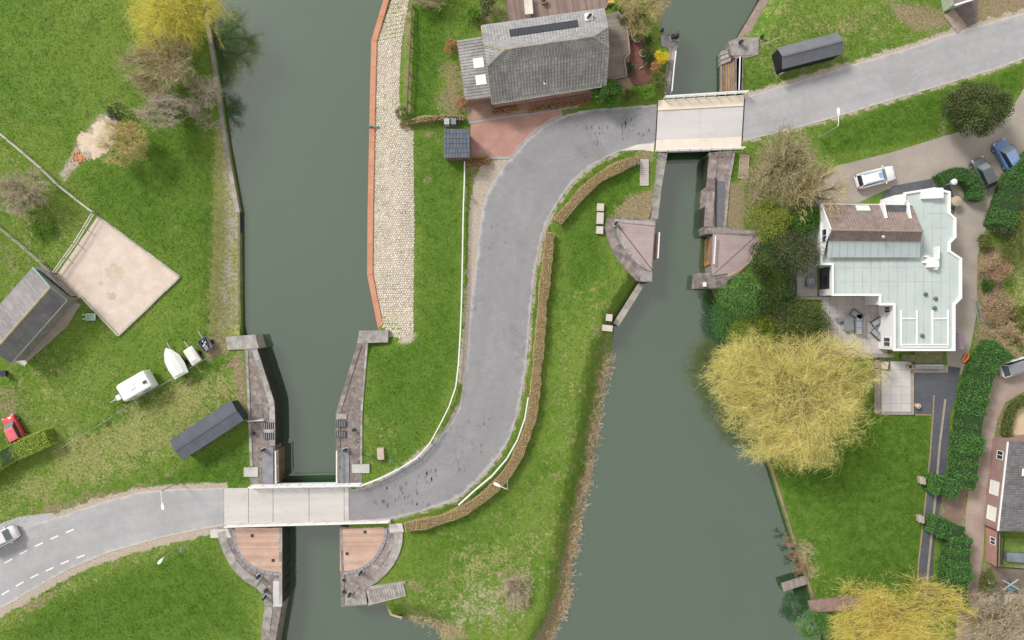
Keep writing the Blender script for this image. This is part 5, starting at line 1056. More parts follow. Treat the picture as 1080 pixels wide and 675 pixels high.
for i in range(2): roof_window(o, nq, .635-.075*i, .635-.075*i-.068, .06, .26, WHITE, MAT['skylight_white'], .2)
mb = MB(); P = [on_quad(nq, u, v, .05) for u, v in ((.34, .03), (.095, .03), (.095, .55), (.34, .55))]; plane(o, 'roof_terrace', [Vector((p.x, p.y, P[0].z+.55)) for p in P], mat('terrace_grey', (.10, .10, .12), .6, .3, 1.2), .5)
for u in (.35, .085): plane(o, 'terrace_cheek', [on_quad(nq, u+.012, .0, .75), on_quad(nq, u-.012, .0, .75), on_quad(nq, u-.012, .55, .2), on_quad(nq, u+.012, .55, .2)], WHITE, .7)
mb = MB(); mb.bar(on_quad(nq, .36, .02, .8), on_quad(nq, .08, .02, .8), .1, .1); mb.build('terrace_rail', WHITE, o)
mb = MB(); mb.bar(n0+Vector((0, .08, -.02)), n1+Vector((0, .08, -.02)), .14, .1); mb.build('gutter', WHITE, o)
mb = MB(); p = on_quad(sqv, .57, .45, .1); mb.lathe(p, [(.16, 0), (.16, .3), (.2, .32), (.05, .42)], 10); mb.build('roof_vent', STEEL, o)
# white raised items on the flat roof
for poly, zt, nm in (([(972,200),(984,198),(984,209),(973,209.5)],3.75,'roof_box'), ([(984,198),(995,198),(995.5,208.5),(984,209)],3.95,'roof_box'), ([(943,206),(954,204.5),(954,216.5),(943,216.5)],2.9,'porch_roof')):
    mb = MB(); mb.slab([W(*p, zt) for p in poly], 3.2 if nm == 'roof_box' else 0); mb.build(nm, WHITE, o)
mb = MB()
for x, y, w, l, h in ((983,277,1.15,1.05,.7),(987.5,267,.22,1.4,.9),(980,273,.5,.3,.5),(976,276.5,.6,.2,.4),(976.5,270.5,.5,.18,.4),(986,282,.3,.5,.6)): mb.box(W(x, y, zf+h/2), (w, l, h))
mb.build('chimney_stack', WHITE, o)
for a, b in (((950.5,327),(950.5,365)),((967,327),(967,363)),((983.5,327),(983.5,363)),((1000,327),(1000,365)),((951,336),(966,336)),((984,336),(999,336)),((951,363.5),(1000,363.5)),((951,366),(1000,366))):
    mb = MB(); mb.bar(W(*a, zf+.06), W(*b, zf+.062), .16, .12); mb.build('roof_upstand', WHITE, o)
for x, y in ((975.5,310.5),(986,315),(985,325),(972,354)): mb = MB(); p = W(x, y, zf); mb.lathe(p, [(.2, 0), (.2, .18), (.24, .2), (.1, .3)], 10); mb.build('roof_vent', mat('vent_dark', (.10, .13, .15), .6), o)
# windows and doors on the walls that face the drone
xw = W(943, 340, zf).x; window(o, (xw, W(0,323,zf).y), (xw, W(0,330,zf).y), 1.4, 2.6, (-1, 0)); window(o, (xw, W(0,356,zf).y), (xw, W(0,366,zf).y), 1.2, 2.6, (-1, 0))
xw = W(878, 290, zf).x; window(o, (xw, W(0,281,zf).y), (xw, W(0,304,zf).y), .2, 2.6, (-1, 0), DARKM)
xw = W(866, 290, zf).x; window(o, (xw, W(0,256,zf).y), (xw, W(0,262,zf).y), .8, 1.9, (-1, 0))
yw = W(0, 311, zf).y; 
xa = W(925, 0, zf).x
# slate paving round the villa
sheet('slate_paving', [(843,262),(862,262),(862,312),(878,312),(870,316),(836,316),(836,278),(843,278)], .012, mat('slate_pave', (.11, .11, .125), .8, .2, 1))
sheet('slate_forecourt', [(930,206),(942,196),(985,188),(1002,196),(1008,212),(1002,260),(990,215),(930,218)], .024, MAT['slate_pave'])
sheet('tan_forecourt', [(853,196),(866,214),(925,217),(925,226),(850,226),(846,205)], .022, mat('court_tan', (.40, .34, .31), .9, .15, .8))
# patio slabs
def slabs(name, poly, z, m, step, label=None):
    o = bpy.data.objects.new(name, None); COL.objects.link(o); c = W(*poly[0], 0); o.location = c; tag(o, kind='structure'); P = np.array([W(*p, z).xy for p in poly]); lo, hi = P.min(0), P.max(0)
    mb = MB(); mb.slab([W(*p, z-.03) for p in poly], z-.15); mb.build('bedding', mat('bedding', (.36, .34, .32), .95), o)
    nx, ny = max(1, round((hi[0]-lo[0])/step)), max(1, round((hi[1]-lo[1])/step)); sx, sy = (hi[0]-lo[0])/nx, (hi[1]-lo[1])/ny
    for i in range(nx):
        for j in range(ny):
            c = np.array([[lo[0]+sx*(i+.5), lo[1]+sy*(j+.5)]])
            if inpoly(c, P)[0]:
                mb = MB(); mb.box((c[0][0], c[0][1], z-.03+random.uniform(0, .006)), (sx-.025, sy-.025, .06)); mb.build('paving_slab', m, o)
PAVE = mat('patio_slab', (.47, .425, .42), .85, .07, .8, .2, 12, rnd=.08); PAVEL = mat('patio_pale', (.54, .52, .50), .85, .06, .8, .2, 12, rnd=.06)
slabs('patio', [(866,313),(929,313),(929,322),(936,322),(936,373),(866,373)], .07, PAVE, .95); slabs('side_terrace', [(840.5,280),(862,280),(862,312.5),(840.5,312.5)], .075, PAVE, .95); slabs('lower_patio', [(929.5,381),(961,381),(961,434.5),(929.5,434.5)], .06, PAVEL, 1.0)
for i, (poly, z, nm, m) in enumerate((([(860,373),(943,373),(943,377),(860,377)],.55,'patio_wall','w'),([(836,312.8),(867,312.8),(867,316),(836,316)],.5,'terrace_wall','w'),([(923,378),(929,378),(929,436),(922,436)],.25,'patio_kerb','w'),([(961.3,393),(964,393),(964,437.5),(961.3,437.5)],.2,'patio_kerb','t'),([(929,434.8),(961,434.8),(961,437.5),(929,437.5)],.15,'patio_kerb','w'),([(951,374),(965,374),(965,382),(962,382),(951,379)],.35,'planting_bed','g'),([(965,370),(994,370),(994,384),(965,384)],.3,'planting_bed','g'),([(962,384),(1000,385),(1000,393),(962,393)],.06,'tan_strip','t'))):
    mb = MB(); mb.slab([W(*p, z) for p in poly], -.05)
    mm = {'w': WOODG, 't': mat('strip_tan', (.36, .31, .26), .9, .2, 1.5), 'g': mat('bed_soil', (.20, .19, .095), .95, .35, 2, .8, 10)}[m]
    LB = ['grey low wall along the lower edge of the patio', 'grey low wall below the side terrace with the heater', 'dark timber kerb left of the pale lower patio', 'tan kerb right of the pale lower patio', 'low kerb between the pale lower patio and the lawn', 'small planting bed at the corner of the pale patio', 'planting bed against the lower wall of the white house', 'tan paved strip under the white bench'][i]
    mb.build(nm, mm, label=LB, cat='bed' if m == 'g' else ('wall' if 'wall' in nm else 'kerb'))
sheet('asphalt_court', [(964.5,393.5),(1000,386),(1013,388),(1008,420),(1002,437),(1000,480),(992,530),(985,580),(982,634),(966,634),(970,580),(975,540),(980,500),(983,470),(984,438),(964.5,437)], .02, ASPHD)
sheet('brick_path', [(852,634),(915,627),(925,632),(918,642),(856,646)], .02, mat('path_brick', (.30, .20, .18), .95, .25, 1.2, .5, 12), ter=False)
sheet('plank_gateway', [(998,516),(1019,518),(1014,556),(996,552)], .03, mat('gate_planks', (.25, .175, .14), .9, .2, 1.2, .4, 10))
o = empty('path_edging', W(990, 480), 'long thin tan edging strip in the dark asphalt path beside the hedge', 'edging')
for a, b in (((997,421),(991,470)),((991,470),(987,520)),((987,520),(983,560)),((983,560),(979,600)),((979,600),(976,632))): mb = MB(); mb.bar(W(*a, .05), W(*b, .05), .22, .1); mb.build('edge_strip', MAT['strip_tan'], o)
o = empty('path_edging', W(983, 440), 'thin tan edging strip between the lawn and the dark path', 'edging')
for a, b in (((985,417),(984,437)),((984,437),(981,480)),((981,480),(975,540)),((975,540),(969,590)),((969,590),(966.5,632)),((965,437.5),(983,437.5))): mb = MB(); mb.bar(W(*a, .04), W(*b, .04), .14, .1); mb.build('edge_strip', mat('edge_orange', (.32, .25, .16), .9, .2, 2), o)
# garden furniture
p = W(853, 297, 0); o = empty('patio_heater', p, 'square grey fire table on the side terrace of the white house', 'fire pit'); mb = MB(); mb.box(p+Vector((0, 0, .35)), (1.0, 1.15, .7)); mb.build('body', mat('furn_grey', (.22, .23, .25), .7, .1, 2), o); mb = MB(); mb.box(p+Vector((0, 0, .73)), (.5, .5, .08)); mb.build('burner', mat('furn_light', (.5, .48, .45), .7), o); mb = MB(); mb.box(p+Vector((0, 0, .78)), (.24, .24, .06)); mb.build('lid', mat('furn_mid', (.3, .3, .32), .7), o)
def bench(px, py, L, D, rot, label, m, back=True, cat='bench'):
    p = W(px, py, .08); o = empty({'lounger': 'sun_lounger', 'bench': 'garden_bench'}[cat], p, label, cat); R = lambda x, y, z: p+Vector((x*math.cos(rot)-y*math.sin(rot), x*math.sin(rot)+y*math.cos(rot), z))
    mb = MB(); mb.box(R(0, 0, .38), (L, D, .12), rot); mb.build('seat', m, o)
    if back: mb = MB(); mb.box(R(0, D/2-.06, .62), (L, .12, .45), rot); mb.build('backrest', m, o)
    for sx in (-1, 1):
        for sy in (-1, 1): mb = MB(); q = R(sx*L*.44, sy*D*.4, 0); mb.bar(q, q+Vector((0, 0, .33)), .08, .08); mb.build('leg', m, o)
    n = max(2, int(L/.65))
    for i in range(n): mb = MB(); mb.box(R(-L/2+(i+.5)*L/n, -.05, .49), (L/n-.05, D*.72, .1), rot); mb.build('cushion', mat('cushion', (.30, .32, .35), .85, .1, 3), o)
FG = MAT['furn_grey']
bench(904.5, 342, 2.3, .85, -math.pi/2, 'grey lounge sofa with cushions on the patio', FG); bench(902, 331.5, 1.3, .75, 2.6-math.pi, 'grey corner seat at the end of the lounge sofa', FG)
table(893, 342, 1.1, 1.5, 0.1, FG, 'grey low table in front of the lounge sofa', .07, .5)
table(884, 337, .6, .5, 0.3, FG, 'small dark side table left of the low table', .07, .45)
bench(924.5, 338, 1.7, .7, .55, 'dark sun lounger turned up towards the house wall', mat('furn_dark', (.07, .075, .08), .7), False, 'lounger'); bench(924, 353.5, 1.7, .7, -.75, 'dark sun lounger turned down towards the house wall', MAT['furn_dark'], False, 'lounger')
o = empty('pergola_frame', W(933, 385), 'black metal frame standing at the top of the pale lower patio', 'frame')
for a, b in (((926,379),(938,381)),((938,381),(938,391)),((938,391),(927,389))): mb = MB(); mb.bar(W(*a, 1.9), W(*b, 1.9), .16, .14); mb.build('beam', DARKM, o)
for a in ((926.5,379.2),(938,381.3),(938,390.5),(927.5,389)): p = W(*a, 1.83); mb = MB(); mb.bar(Vector((p.x, p.y, 0)), p, .12, .12); mb.build('post', DARKM, o)
bench(978, 386.5, 3.2, .45, 0, 'long white and pale blue bench under the lower wall of the white house', mat('bench_white', (.70, .76, .82), .5), False)
pot(957.5, 386.5, .32, .6, 'round pale tub at the end of the white bench', mat('tub_pale', (.5, .47, .44), .8), GREENP); pot(965.5, 427.5, .3, .6, 'pinkish round pot at the corner of the dark court', mat('tub_pink', (.55, .42, .38), .8), mat('pot_top', (.6, .48, .42), .8))
mb = MB(); p = W(1009, 212, 1.1); mb.lathe(Vector((p.x, p.y, 0)), [(.5, 0), (.56, .9), (.58, 1.1), (.05, 1.25)], 20); mb.build('water_butt', mat('butt_tan', (.45, .36, .26), .85, .2, 3), label='round tan water butt at the corner of the white house', cat='barrel')
mb = MB(); p = W(996, 195, .0); mb.lathe(p, [(.12, 0), (.1, 1.5), (.3, 1.5), (.34, 1.85), (.1, 2.0)], 12); mb.build('garden_lamp', WHITE, label='white globe garden lamp inside the curved clipped hedge', cat='lamp')
mb = MB(); mb.slab([W(1008.5,351,1.9), W(1017.5,353,1.9), W(1017,368,1.9), W(1007.5,369,1.9)], 0); mb.build('storage_hut', mat('hut_mauve', (.24, .18, .22), .8, .2, 1.5), label='small mauve hut against the lower right corner of the white house', cat='hut')
# ladder and orange toy
o = empty('ladder', W(1033, 330), 'aluminium ladder lying beside the rusty shrubs', 'ladder'); a0, a1 = W(1029, 315, .25), W(1034.5, 340, .12); d = (a1-a0).normalized(); nn = Vector((-d.y, d.x, 0))*.2
for s in (-1, 1): mb = MB(); mb.bar(a0+nn*s, a1+nn*s, .06, .08); mb.build('stile', STEEL, o)
for i in range(11): mb = MB(); p = a0.lerp(a1, (i+.5)/11); mb.bar(p-nn, p+nn, .05, .05); mb.build('rung', STEEL, o)
mb = MB(); L = [W(x, y, .2) for x, y in ((1015,381),(1018,374),(1022,373),(1021,378),(1017,382),(1015,381))]; mb.tube(L, .11, 8); mb.build('orange_hose', mat('orange_plastic', (.75, .20, .04), .5), label='orange plastic hoop on the dark court beside the hedge', cat='hoop')

# --- brick house at the right edge
o = empty('brick_house', W(1060, 520), 'brick house with a dark tiled roof cut by the right edge', 'house')
za = 2.6; a, b = W(1064,466,za), W(1053.5,560,za); off = Vector((12, 1.4, 0)); PB = mat('house_brick_pink', (.34, .22, .20), .9, .12, 1.2, .4, 16)
d = (b-a).normalized(); out = Vector((d.y, -d.x, 0)); out = out if out.x < 0 else -out
P = [a, b, b+off, a+off]
for i in range(4):
    p, q = P[i], P[(i+1) % 4]; dd = (q-p).normalized(); nn = Vector((-dd.y, dd.x, 0))*.22; nn = nn if nn.dot(P[(i+2) % 4]-p) > 0 else -nn
    mb = MB(); mb.slab([Vector((v.x, v.y, za-.06)) for v in (p, q, q+nn, p+nn)], -.05); mb.build('wall', PB, o)
rg = off*.5+Vector((0, 0, 3.2)); q = [b, a, a+rg, b+rg]; plane(o, 'roof_slope', q, DTILE); tiles(o, q, .27, .36, DTILE)
q2 = [a+off, b+off, b+rg, a+rg]; plane(o, 'roof_slope', q2, DTILE)
for s, (p0, p1) in enumerate(((a, a+off), (b, b+off))):
    mb = MB(); mb.add([p0-Vector((0, 0, .08)), p1-Vector((0, 0, .08)), p0+rg-Vector((0, 0, .1))], [(0,1,2)]); mb.build('gable_wall', PB, o)
roof_window(o, q, .62, .70, .22, .42, WHITE, GLASS); roof_window(o, q, .30, .38, .55, .75, WHITE, GLASSL)
mb = MB(); mb.bar(a+out*.1, b+out*.1, .16, .12); mb.build('gutter', WHITE, o)
L = (b-a).length; BL = mat('blind_white', (.78, .77, .74), .7, .04, 1, 0)
for t0, t1, z0, z1, gm in ((.12, .22, 1.0, 2.0, GLASS), (.47, .63, .5, 1.9, BL), (.76, .92, .5, 1.9, BL)): p, q_ = a+d*L*t0, a+d*L*t1; window(o, p, q_, z0, z1, out, WHITE, gm, gm is GLASS)
o = empty('brick_annex', W(1050, 580), 'pink brick annex with a glass sided yard below the dark tiled roof', 'annex')
P = [W(1053,561,2.0), W(1052,598,2.0), W(1090,601,2.0), W(1092,566,2.0)]
mb = MB(); mb.slab([P[0], P[1], P[1]+Vector((.2, 0, 0)), P[0]+Vector((.2, 0, 0))], -.05); mb.build('wall', mat('brick_annex', (.42, .23, .20), .9, .12, 1.2, .4, 16), o)
window(o, W(1053,569,2.0).xy, W(1052.8,577,2.0).xy, .7, 1.6, (-1, 0))
mb = MB(); mb.bar(P[1]+Vector((0, -.02, 0)), P[2], .12, .14); mb.bar(P[0], P[1], .14, .1); mb.build('frame_beam', DARKM, o)
mb = MB(); mb.slab([W(1056,567,.03), W(1095,569,.03), W(1095,597,.03), W(1056,594,.03)], -.1); mb.build('lawn_patch', mat('annex_lawn', (.20, .29, .06), .95, .3, 2, .6, 14), o)
mb = MB(); mb.slab([W(1062,583,.6), W(1085,584,.6), W(1085,594,.6), W(1062,592,.6)], 0); mb.build('grey_lid', mat('lid_grey', (.20, .24, .28), .6), o)
mb = MB(); mb.bar(W(1059,566,1.6), W(1057,595,1.6), .1, .1); mb.tube([W(1059,566,0), W(1059,566,1.6)], .05); mb.tube([W(1057,595,0), W(1057,595,1.6)], .05); mb.build('yard_frame', DARKM, o)
sheet('yard_paving', [(1030,612),(1045,598),(1100,602),(1100,640),(1050,640)], .014, mat('yard_brown', (.20, .165, .13), .95, .2, 1, .5, 12))
table(1062, 617, 1.2, 1.0, .6, mat('teal_table', (.08, .20, .25), .5), 'teal table with crossed poles in the yard of the brick house', .0)
o = empty('folded_parasol', W(1060, 615), 'pale crossed poles lying on the teal yard table', 'poles')
for a, b in (((1058,612),(1075,622)),((1058,622),(1074,611))): mb = MB(); mb.bar(W(*a, .85), W(*b, .95), .1, .08); mb.build('pole', mat('pole_pale', (.55, .48, .47), .7), o)
mb = MB(); mb.box(W(1066, 633, .4), (.85, 1.1, .8), .05); mb.box(W(1066, 633, .83), (.9, 1.15, .05), .05); mb.build('white_crate', mat('crate_white', (.66, .66, .62), .7, .1, 2), label='large white box in the yard below the teal table', cat='box')
for i, (x, y, s) in enumerate(((1044,613,.5),(1046,632,.4),(1040,614,.35))): mb = MB(); mb.box(W(x, y, .3), (s, s, .6), .3*i); mb.box(W(x, y, .62), (s*1.06, s*1.06, .04), .3*i); mb.build('yard_box', (WHITE, mat('box_dim', (.5, .52, .5), .7), DARKM)[i], label=('white box near the track edge of the yard', 'pale grey box among the yard shrubs', 'black box near the track edge of the yard')[i], cat='box')
sheet('pale_yard', [(1068,428),(1110,428),(1110,462),(1064,464)], .02, mat('yard_cream', (.60, .48, .33), .9, .08, 1))
# --- house corner at the top right and its steps
o = empty('corner_house', W(1010, 0), 'corner of a house with a white gutter at the top right edge', 'house')
q = [W(1007,4.5,2.4), W(1027,-2,2.4), W(1020,-40,3.6), W(1000,-34,3.6)]; plane(o, 'roof', q, mat('roof_taupe', (.30, .25, .23), .8, .15, 1)); mb = MB(); mb.bar(W(1007,5.5,2.4), W(1027,-1,2.4), .2, .14); mb.build('gutter', WHITE, o)
walls(o, [(1008.5,3),(1026,-3),(1020,-38),(1001,-33)], 2.3, mat('wall_green', (.42, .47, .36), .8), 2.3)
steps('wooden_stairs', (1014,31), (1000,13), 1.15, 9, .05, .06, 'wooden slat stairs up to the road at the top right', MAT['step_wood'])
sheet('dark_bed', [(1004,11),(1018,4),(1032,0),(1030,24),(1020,29)], .01, mat('bed_dark', (.20, .155, .15), .95, .3, 1.2, .6, 10))

# ------------------------------------------------------------------ vehicles
def car(px, py, nose, L, Wd, H, col, label, name='parked_car', kind='hatch', roofcol=None, gl=None):
    c = W(px, py, .6); ang = math.atan2(-(nose[1]-py), nose[0]-px); c = Vector((c.x, c.y, .02)); o = empty(name, c, label, 'car' if kind != 'van' else 'van', 'cars parked by the houses')
    ca, sa = math.cos(ang), math.sin(ang); T = lambda x, y, z: Vector((c.x+x*ca-y*sa, c.y+x*sa+y*ca, c.z+z))
    pm = paint('paint_'+label[:18].replace(' ', '_'), col); h = Wd/2
    hood = .72*H*.87; belt = .62*H
    st = [(-.5, .70, .45, .70), (-.485, .86, .28, .92), (-.44, .95, .20, 1.0), (-.30, 1.0, .18, 1.0), (0, 1.0, .18, 1.0), (.2, 1.0, .18, .985), (.33, .985, .18, .92), (.43, .92, .20, .84), (.48, .80, .26, .74), (.5, .62, .38, .6)]
    mb = MB(); vs = []; fs = []
    for x, w, zl, zt in st:
        z0, z1 = zl*1.0, belt*zt; ww = h*w
        vs += [T(x*L, -ww*.9, z0), T(x*L, -ww, z0+(z1-z0)*.45), T(x*L, -ww*.97, z0+(z1-z0)*.8), T(x*L, -ww*.82, z1), T(x*L, 0, z1+.035), T(x*L, ww*.82, z1), T(x*L, ww*.97, z0+(z1-z0)*.8), T(x*L, ww, z0+(z1-z0)*.45), T(x*L, ww*.9, z0)]
    n = 9
    for i in range(len(st)-1):
        for k in range(n): k2 = (k+1) % n; fs.append((i*n+k, i*n+k2, (i+1)*n+k2, (i+1)*n+k))
    fs += [tuple(range(n)), tuple(range((len(st)-1)*n, len(st)*n))[::-1]]
    mb.add(vs, fs, .5); mb.build('body', pm, o, smooth=True, fix=True)
    if kind == 'hatch': xb0, xb1, xf0, xf1 = -.47, -.36, .27, .08
    elif kind == 'estate': xb0, xb1, xf0, xf1 = -.48, -.42, .25, .10
    else: xb0, xb1, xf0, xf1 = -.485, -.46, .36, .27
    def ring(x0, w, z): return [T(x0*L, -h*w, z), T(x0*L, h*w, z)]
    zb, zr = belt*.98, H-.06; g = gl or GLASS
    gb = [T(xb0*L, -h*.84, zb), T(xf0*L, -h*.80, zb-.02), T(xf0*L, h*.80, zb-.02), T(xb0*L, h*.84, zb)]; gt = [T(xb1*L, -h*.68, zr), T(xf1*L, -h*.70, zr), T(xf1*L, h*.70, zr), T(xb1*L, h*.68, zr)]
    def inset(q, e=.06):
        cc = sum(q, Vector())/4; return [p.lerp(cc, e) for p in q]
    mb = MB(); mb.add(gb+gt, [(0,1,5,4),(1,2,6,5),(2,3,7,6),(3,0,4,7)], .5); mb.build('cabin', pm, o, fix=False)
    cen = T(0, 0, (zb+zr)/2)
    for nm, idx in (('side_window', (0, 1, 5, 4)), ('windscreen', (1, 2, 6, 5)), ('side_window', (2, 3, 7, 6)), ('rear_window', (3, 0, 4, 7))):
        q = inset([(gb+gt)[i] for i in idx], .10); nn = (q[1]-q[0]).cross(q[3]-q[0]).normalized(); nn = nn if nn.dot(q[0]-cen) > 0 else -nn
        mb = MB(); mb.face([p+nn*.012 for p in q]); mb.build(nm, MAT.get('wind_pale') or glassmat('wind_pale', (.16, .20, .21), .1) if nm == 'windscreen' else g, o, fix=False)
    rt = [T(xb1*L-.02, -h*.68, zr), T(xb1*L-.02, h*.68, zr), T(xf1*L, h*.70, zr), T(xf1*L, -h*.70, zr)]; rm = paint('roof_'+label[:14].replace(' ', '_'), roofcol) if roofcol else pm
    cr = [T((xb1*.8+xf1*.2)*L, -h*.5, H), T((xb1*.8+xf1*.2)*L, h*.5, H), T((xb1*.15+xf1*.85)*L, h*.5, H), T((xb1*.15+xf1*.85)*L, -h*.5, H)]
    mb = MB(); mb.add(rt+cr, [(0,1,2,3),(4,5,6,7),(0,1,5,4),(1,2,6,5),(2,3,7,6),(3,0,4,7)], .5); mb.build('roof', rm, o, fix=True)
    for sx in (-.31, .31):
        for sy in (-1, 1):
            r = .31; p, q = T(sx*L, sy*h*.80, r), T(sx*L, sy*h*.985, r); mb = MB(); mb.tube([p, q], r, 16); w = mb.build('wheel', TYRE, o); mb = MB(); mb.tube([q, T(sx*L, sy*h*1.0, r)], r*.62, 12); mb.build('rim', RIM, w)
    for sy in (-1, 1):
        mb = MB(); mb.box(T(.455*L, sy*h*.68, belt*.66), (.28, .3, .14), ang); mb.build('headlight', CLEARL, o)
        mb = MB(); mb.box(T(-.478*L, sy*h*.74, belt*.80), (.16, .24, .2), ang); mb.build('tail_light', REDL, o)
        mb = MB(); mb.box(T((xf0-.06)*L, sy*h*1.06, belt*1.02), (.13, .22, .14), ang); mb.build('mirror', pm, o)
    mb = MB(); mb.box(T(.49*L, 0, .42), (.05, .5, .11), ang); mb.build('number_plate', mat('plate_yellow', (.7, .5, .05), .5), o)
    return o, T
o, T = car(923, 187, (944,181.5), 4.6, 1.82, 1.5, (.80, .81, .82), 'white estate car parked on the gravel drive above the white house', kind='estate')
for s in (-1, 1): mb = MB(); mb.bar(T(-1.7, s*.55, 1.5), T(.4, s*.55, 1.5), .05, .05); mb.build('roof_bar', mat('bar_blue', (.25, .35, .5), .4), o)
mb = MB(); mb.box(T(.2, 0, 1.5), (.5, .6, .02), math.atan2(5.5, 21)); mb.build('sunroof', mat('sunroof_blue', (.25, .42, .70), .3), o)
car(1037, 182.5, (1030.5,168), 3.75, 1.7, 1.48, (.085, .09, .10), 'small dark grey car on the drive by the curved hedge')
car(1061.5, 164, (1053.5,150), 3.8, 1.72, 1.5, (.10, .19, .42), 'blue hatchback parked beside the dark grey car', roofcol=(.20, .30, .50))
car(15, 453, (8.5,440.5), 3.4, 1.6, 1.46, (.62, .04, .05), 'red hatchback standing on the grass above the light green hedge', roofcol=(.72, .13, .15))
car(1074, 386, (1100,378), 4.5, 1.8, 1.5, (.72, .73, .75), 'silver white car half cut off by the right edge', roofcol=(.22, .23, .26))
car(1, 568, (20,558.5), 4.2, 1.8, 1.6, (.72, .73, .74), 'white van in the lay-by cut off by the left edge', kind='van')
def loft(o, name, st, m, smooth=True):
    """st: list of rings of points"""
    n = len(st[0]); mb = MB(); vs = [p for r in st for p in r]; fs = []
    for i in range(len(st)-1):
        for k in range(n): k2 = (k+1) % n; fs.append((i*n+k, i*n+k2, (i+1)*n+k2, (i+1)*n+k))
    fs += [tuple(range(n)), tuple(range((len(st)-1)*n, len(st)*n))[::-1]]; mb.add(vs, fs, .5); return mb.build(name, m, o, smooth=smooth, fix=True)
def frame(px, py, nose, z=.7):
    c = W(px, py, z); ang = math.atan2(-(nose[1]-py), nose[0]-px); ca, sa = math.cos(ang), math.sin(ang)
    return Vector((c.x, c.y, 0)), (lambda x, y, zz: Vector((c.x+x*ca-y*sa, c.y+x*sa+y*ca, zz))), ang
# caravan
c, T, ang = frame(142, 407.5, (122,419), 1.6); o = empty('caravan', c, 'white caravan with its drawbar on the field', 'caravan'); CW = mat('caravan_white', (.82, .82, .81), .4, .04, 1, 0)
loft(o, 'body', [[T(x, -w, z0), T(x, -w, z1-.25), T(x, -w*.86, z1), T(x, w*.86, z1), T(x, w, z1-.25), T(x, w, z0)] for x, w, z0, z1 in ((-2.0, .9, .7, 1.7), (-1.92, 1.0, .5, 2.0), (-1.6, 1.05, .42, 2.15), (1.4, 1.05, .42, 2.15), (1.7, 1.0, .5, 1.95), (1.85, .9, .7, 1.5))], CW, False)
mb = MB(); mb.bar(T(1.9, 0, .5), T(3.9, 0, .5), .1, .1); mb.bar(T(1.9, .5, .5), T(3.4, .05, .5), .07, .08); mb.bar(T(1.9, -.5, .5), T(3.4, -.05, .5), .07, .08); mb.build('drawbar', STEEL, o)
mb = MB(); mb.box(T(2.6, 0, .62), (.7, .6, .35), ang); mb.build('gas_locker', CW, o)
for x, y in ((-1.5, .25),): mb = MB(); mb.box(T(x, y, 2.18), (.42, .32, .08), ang); mb.build('roof_hatch', mat('hatch_dark', (.08, .09, .12), .4), o)
mb = MB(); mb.box(T(0, 0, 2.18), (.6, .6, .08), ang); mb.build('roof_hatch', mat('hatch_white', (.75, .75, .74), .4), o)
for s in (-1, 1):
    mb = MB(); mb.tube([T(-.1, s*.85, .32), T(-.1, s*1.04, .32)], .32, 14); mb.build('wheel', TYRE, o)
    for x in (-1.0, .8): mb = MB(); mb.box(T(x, s*1.05, 1.6), (1.0, .03, .55), ang); mb.build('window', GLASS, o)
mb = MB(); mb.box(T(1.9, 0, 1.45), (.06, 1.2, .45), ang+0); mb.build('window', GLASS, o)
# covered boat on trailer, white trailer, dark trailer
c, T, ang = frame(184.5, 382, (177,368), 1.0); o = empty('covered_boat', c, 'boat on a trailer under a white cover', 'boat')
loft(o, 'hull', [[T(x, -w, z1), T(x, -w*.7, z0), T(x, w*.7, z0), T(x, w, z1)] for x, w, z0, z1 in ((-1.7, .85, .5, 1.1), (-.6, 1.0, .45, 1.15), (.5, .92, .5, 1.2), (1.3, .5, .65, 1.3), (1.75, .08, .95, 1.38))], WHITE)
loft(o, 'cover', [[T(x, -w, z1), T(x, -w*.55, z1+h*.8), T(x, 0, z1+h), T(x, w*.55, z1+h*.8), T(x, w, z1)] for x, w, z1, h in ((-1.75, .88, 1.1, .12), (-1.5, .92, 1.12, .35), (-.6, 1.03, 1.16, .45), (.5, .95, 1.21, .5), (1.3, .53, 1.31, .3), (1.8, .1, 1.38, .05))], mat('cover_white', (.80, .80, .79), .7, .06, 1.5, .5, 5), False)
mb = MB(); mb.bar(T(-1.4, .4, .4), T(1.6, .1, .4), .08, .08); mb.bar(T(-1.4, -.4, .4), T(1.6, -.1, .4), .08, .08); mb.bar(T(1.4, 0, .4), T(2.5, 0, .45), .1, .1); mb.build('trailer_frame', STEEL, o)
for s in (-1, 1): mb = MB(); mb.tube([T(-.5, s*.75, .28), T(-.5, s*.92, .28)], .28, 12); mb.build('wheel', TYRE, o)
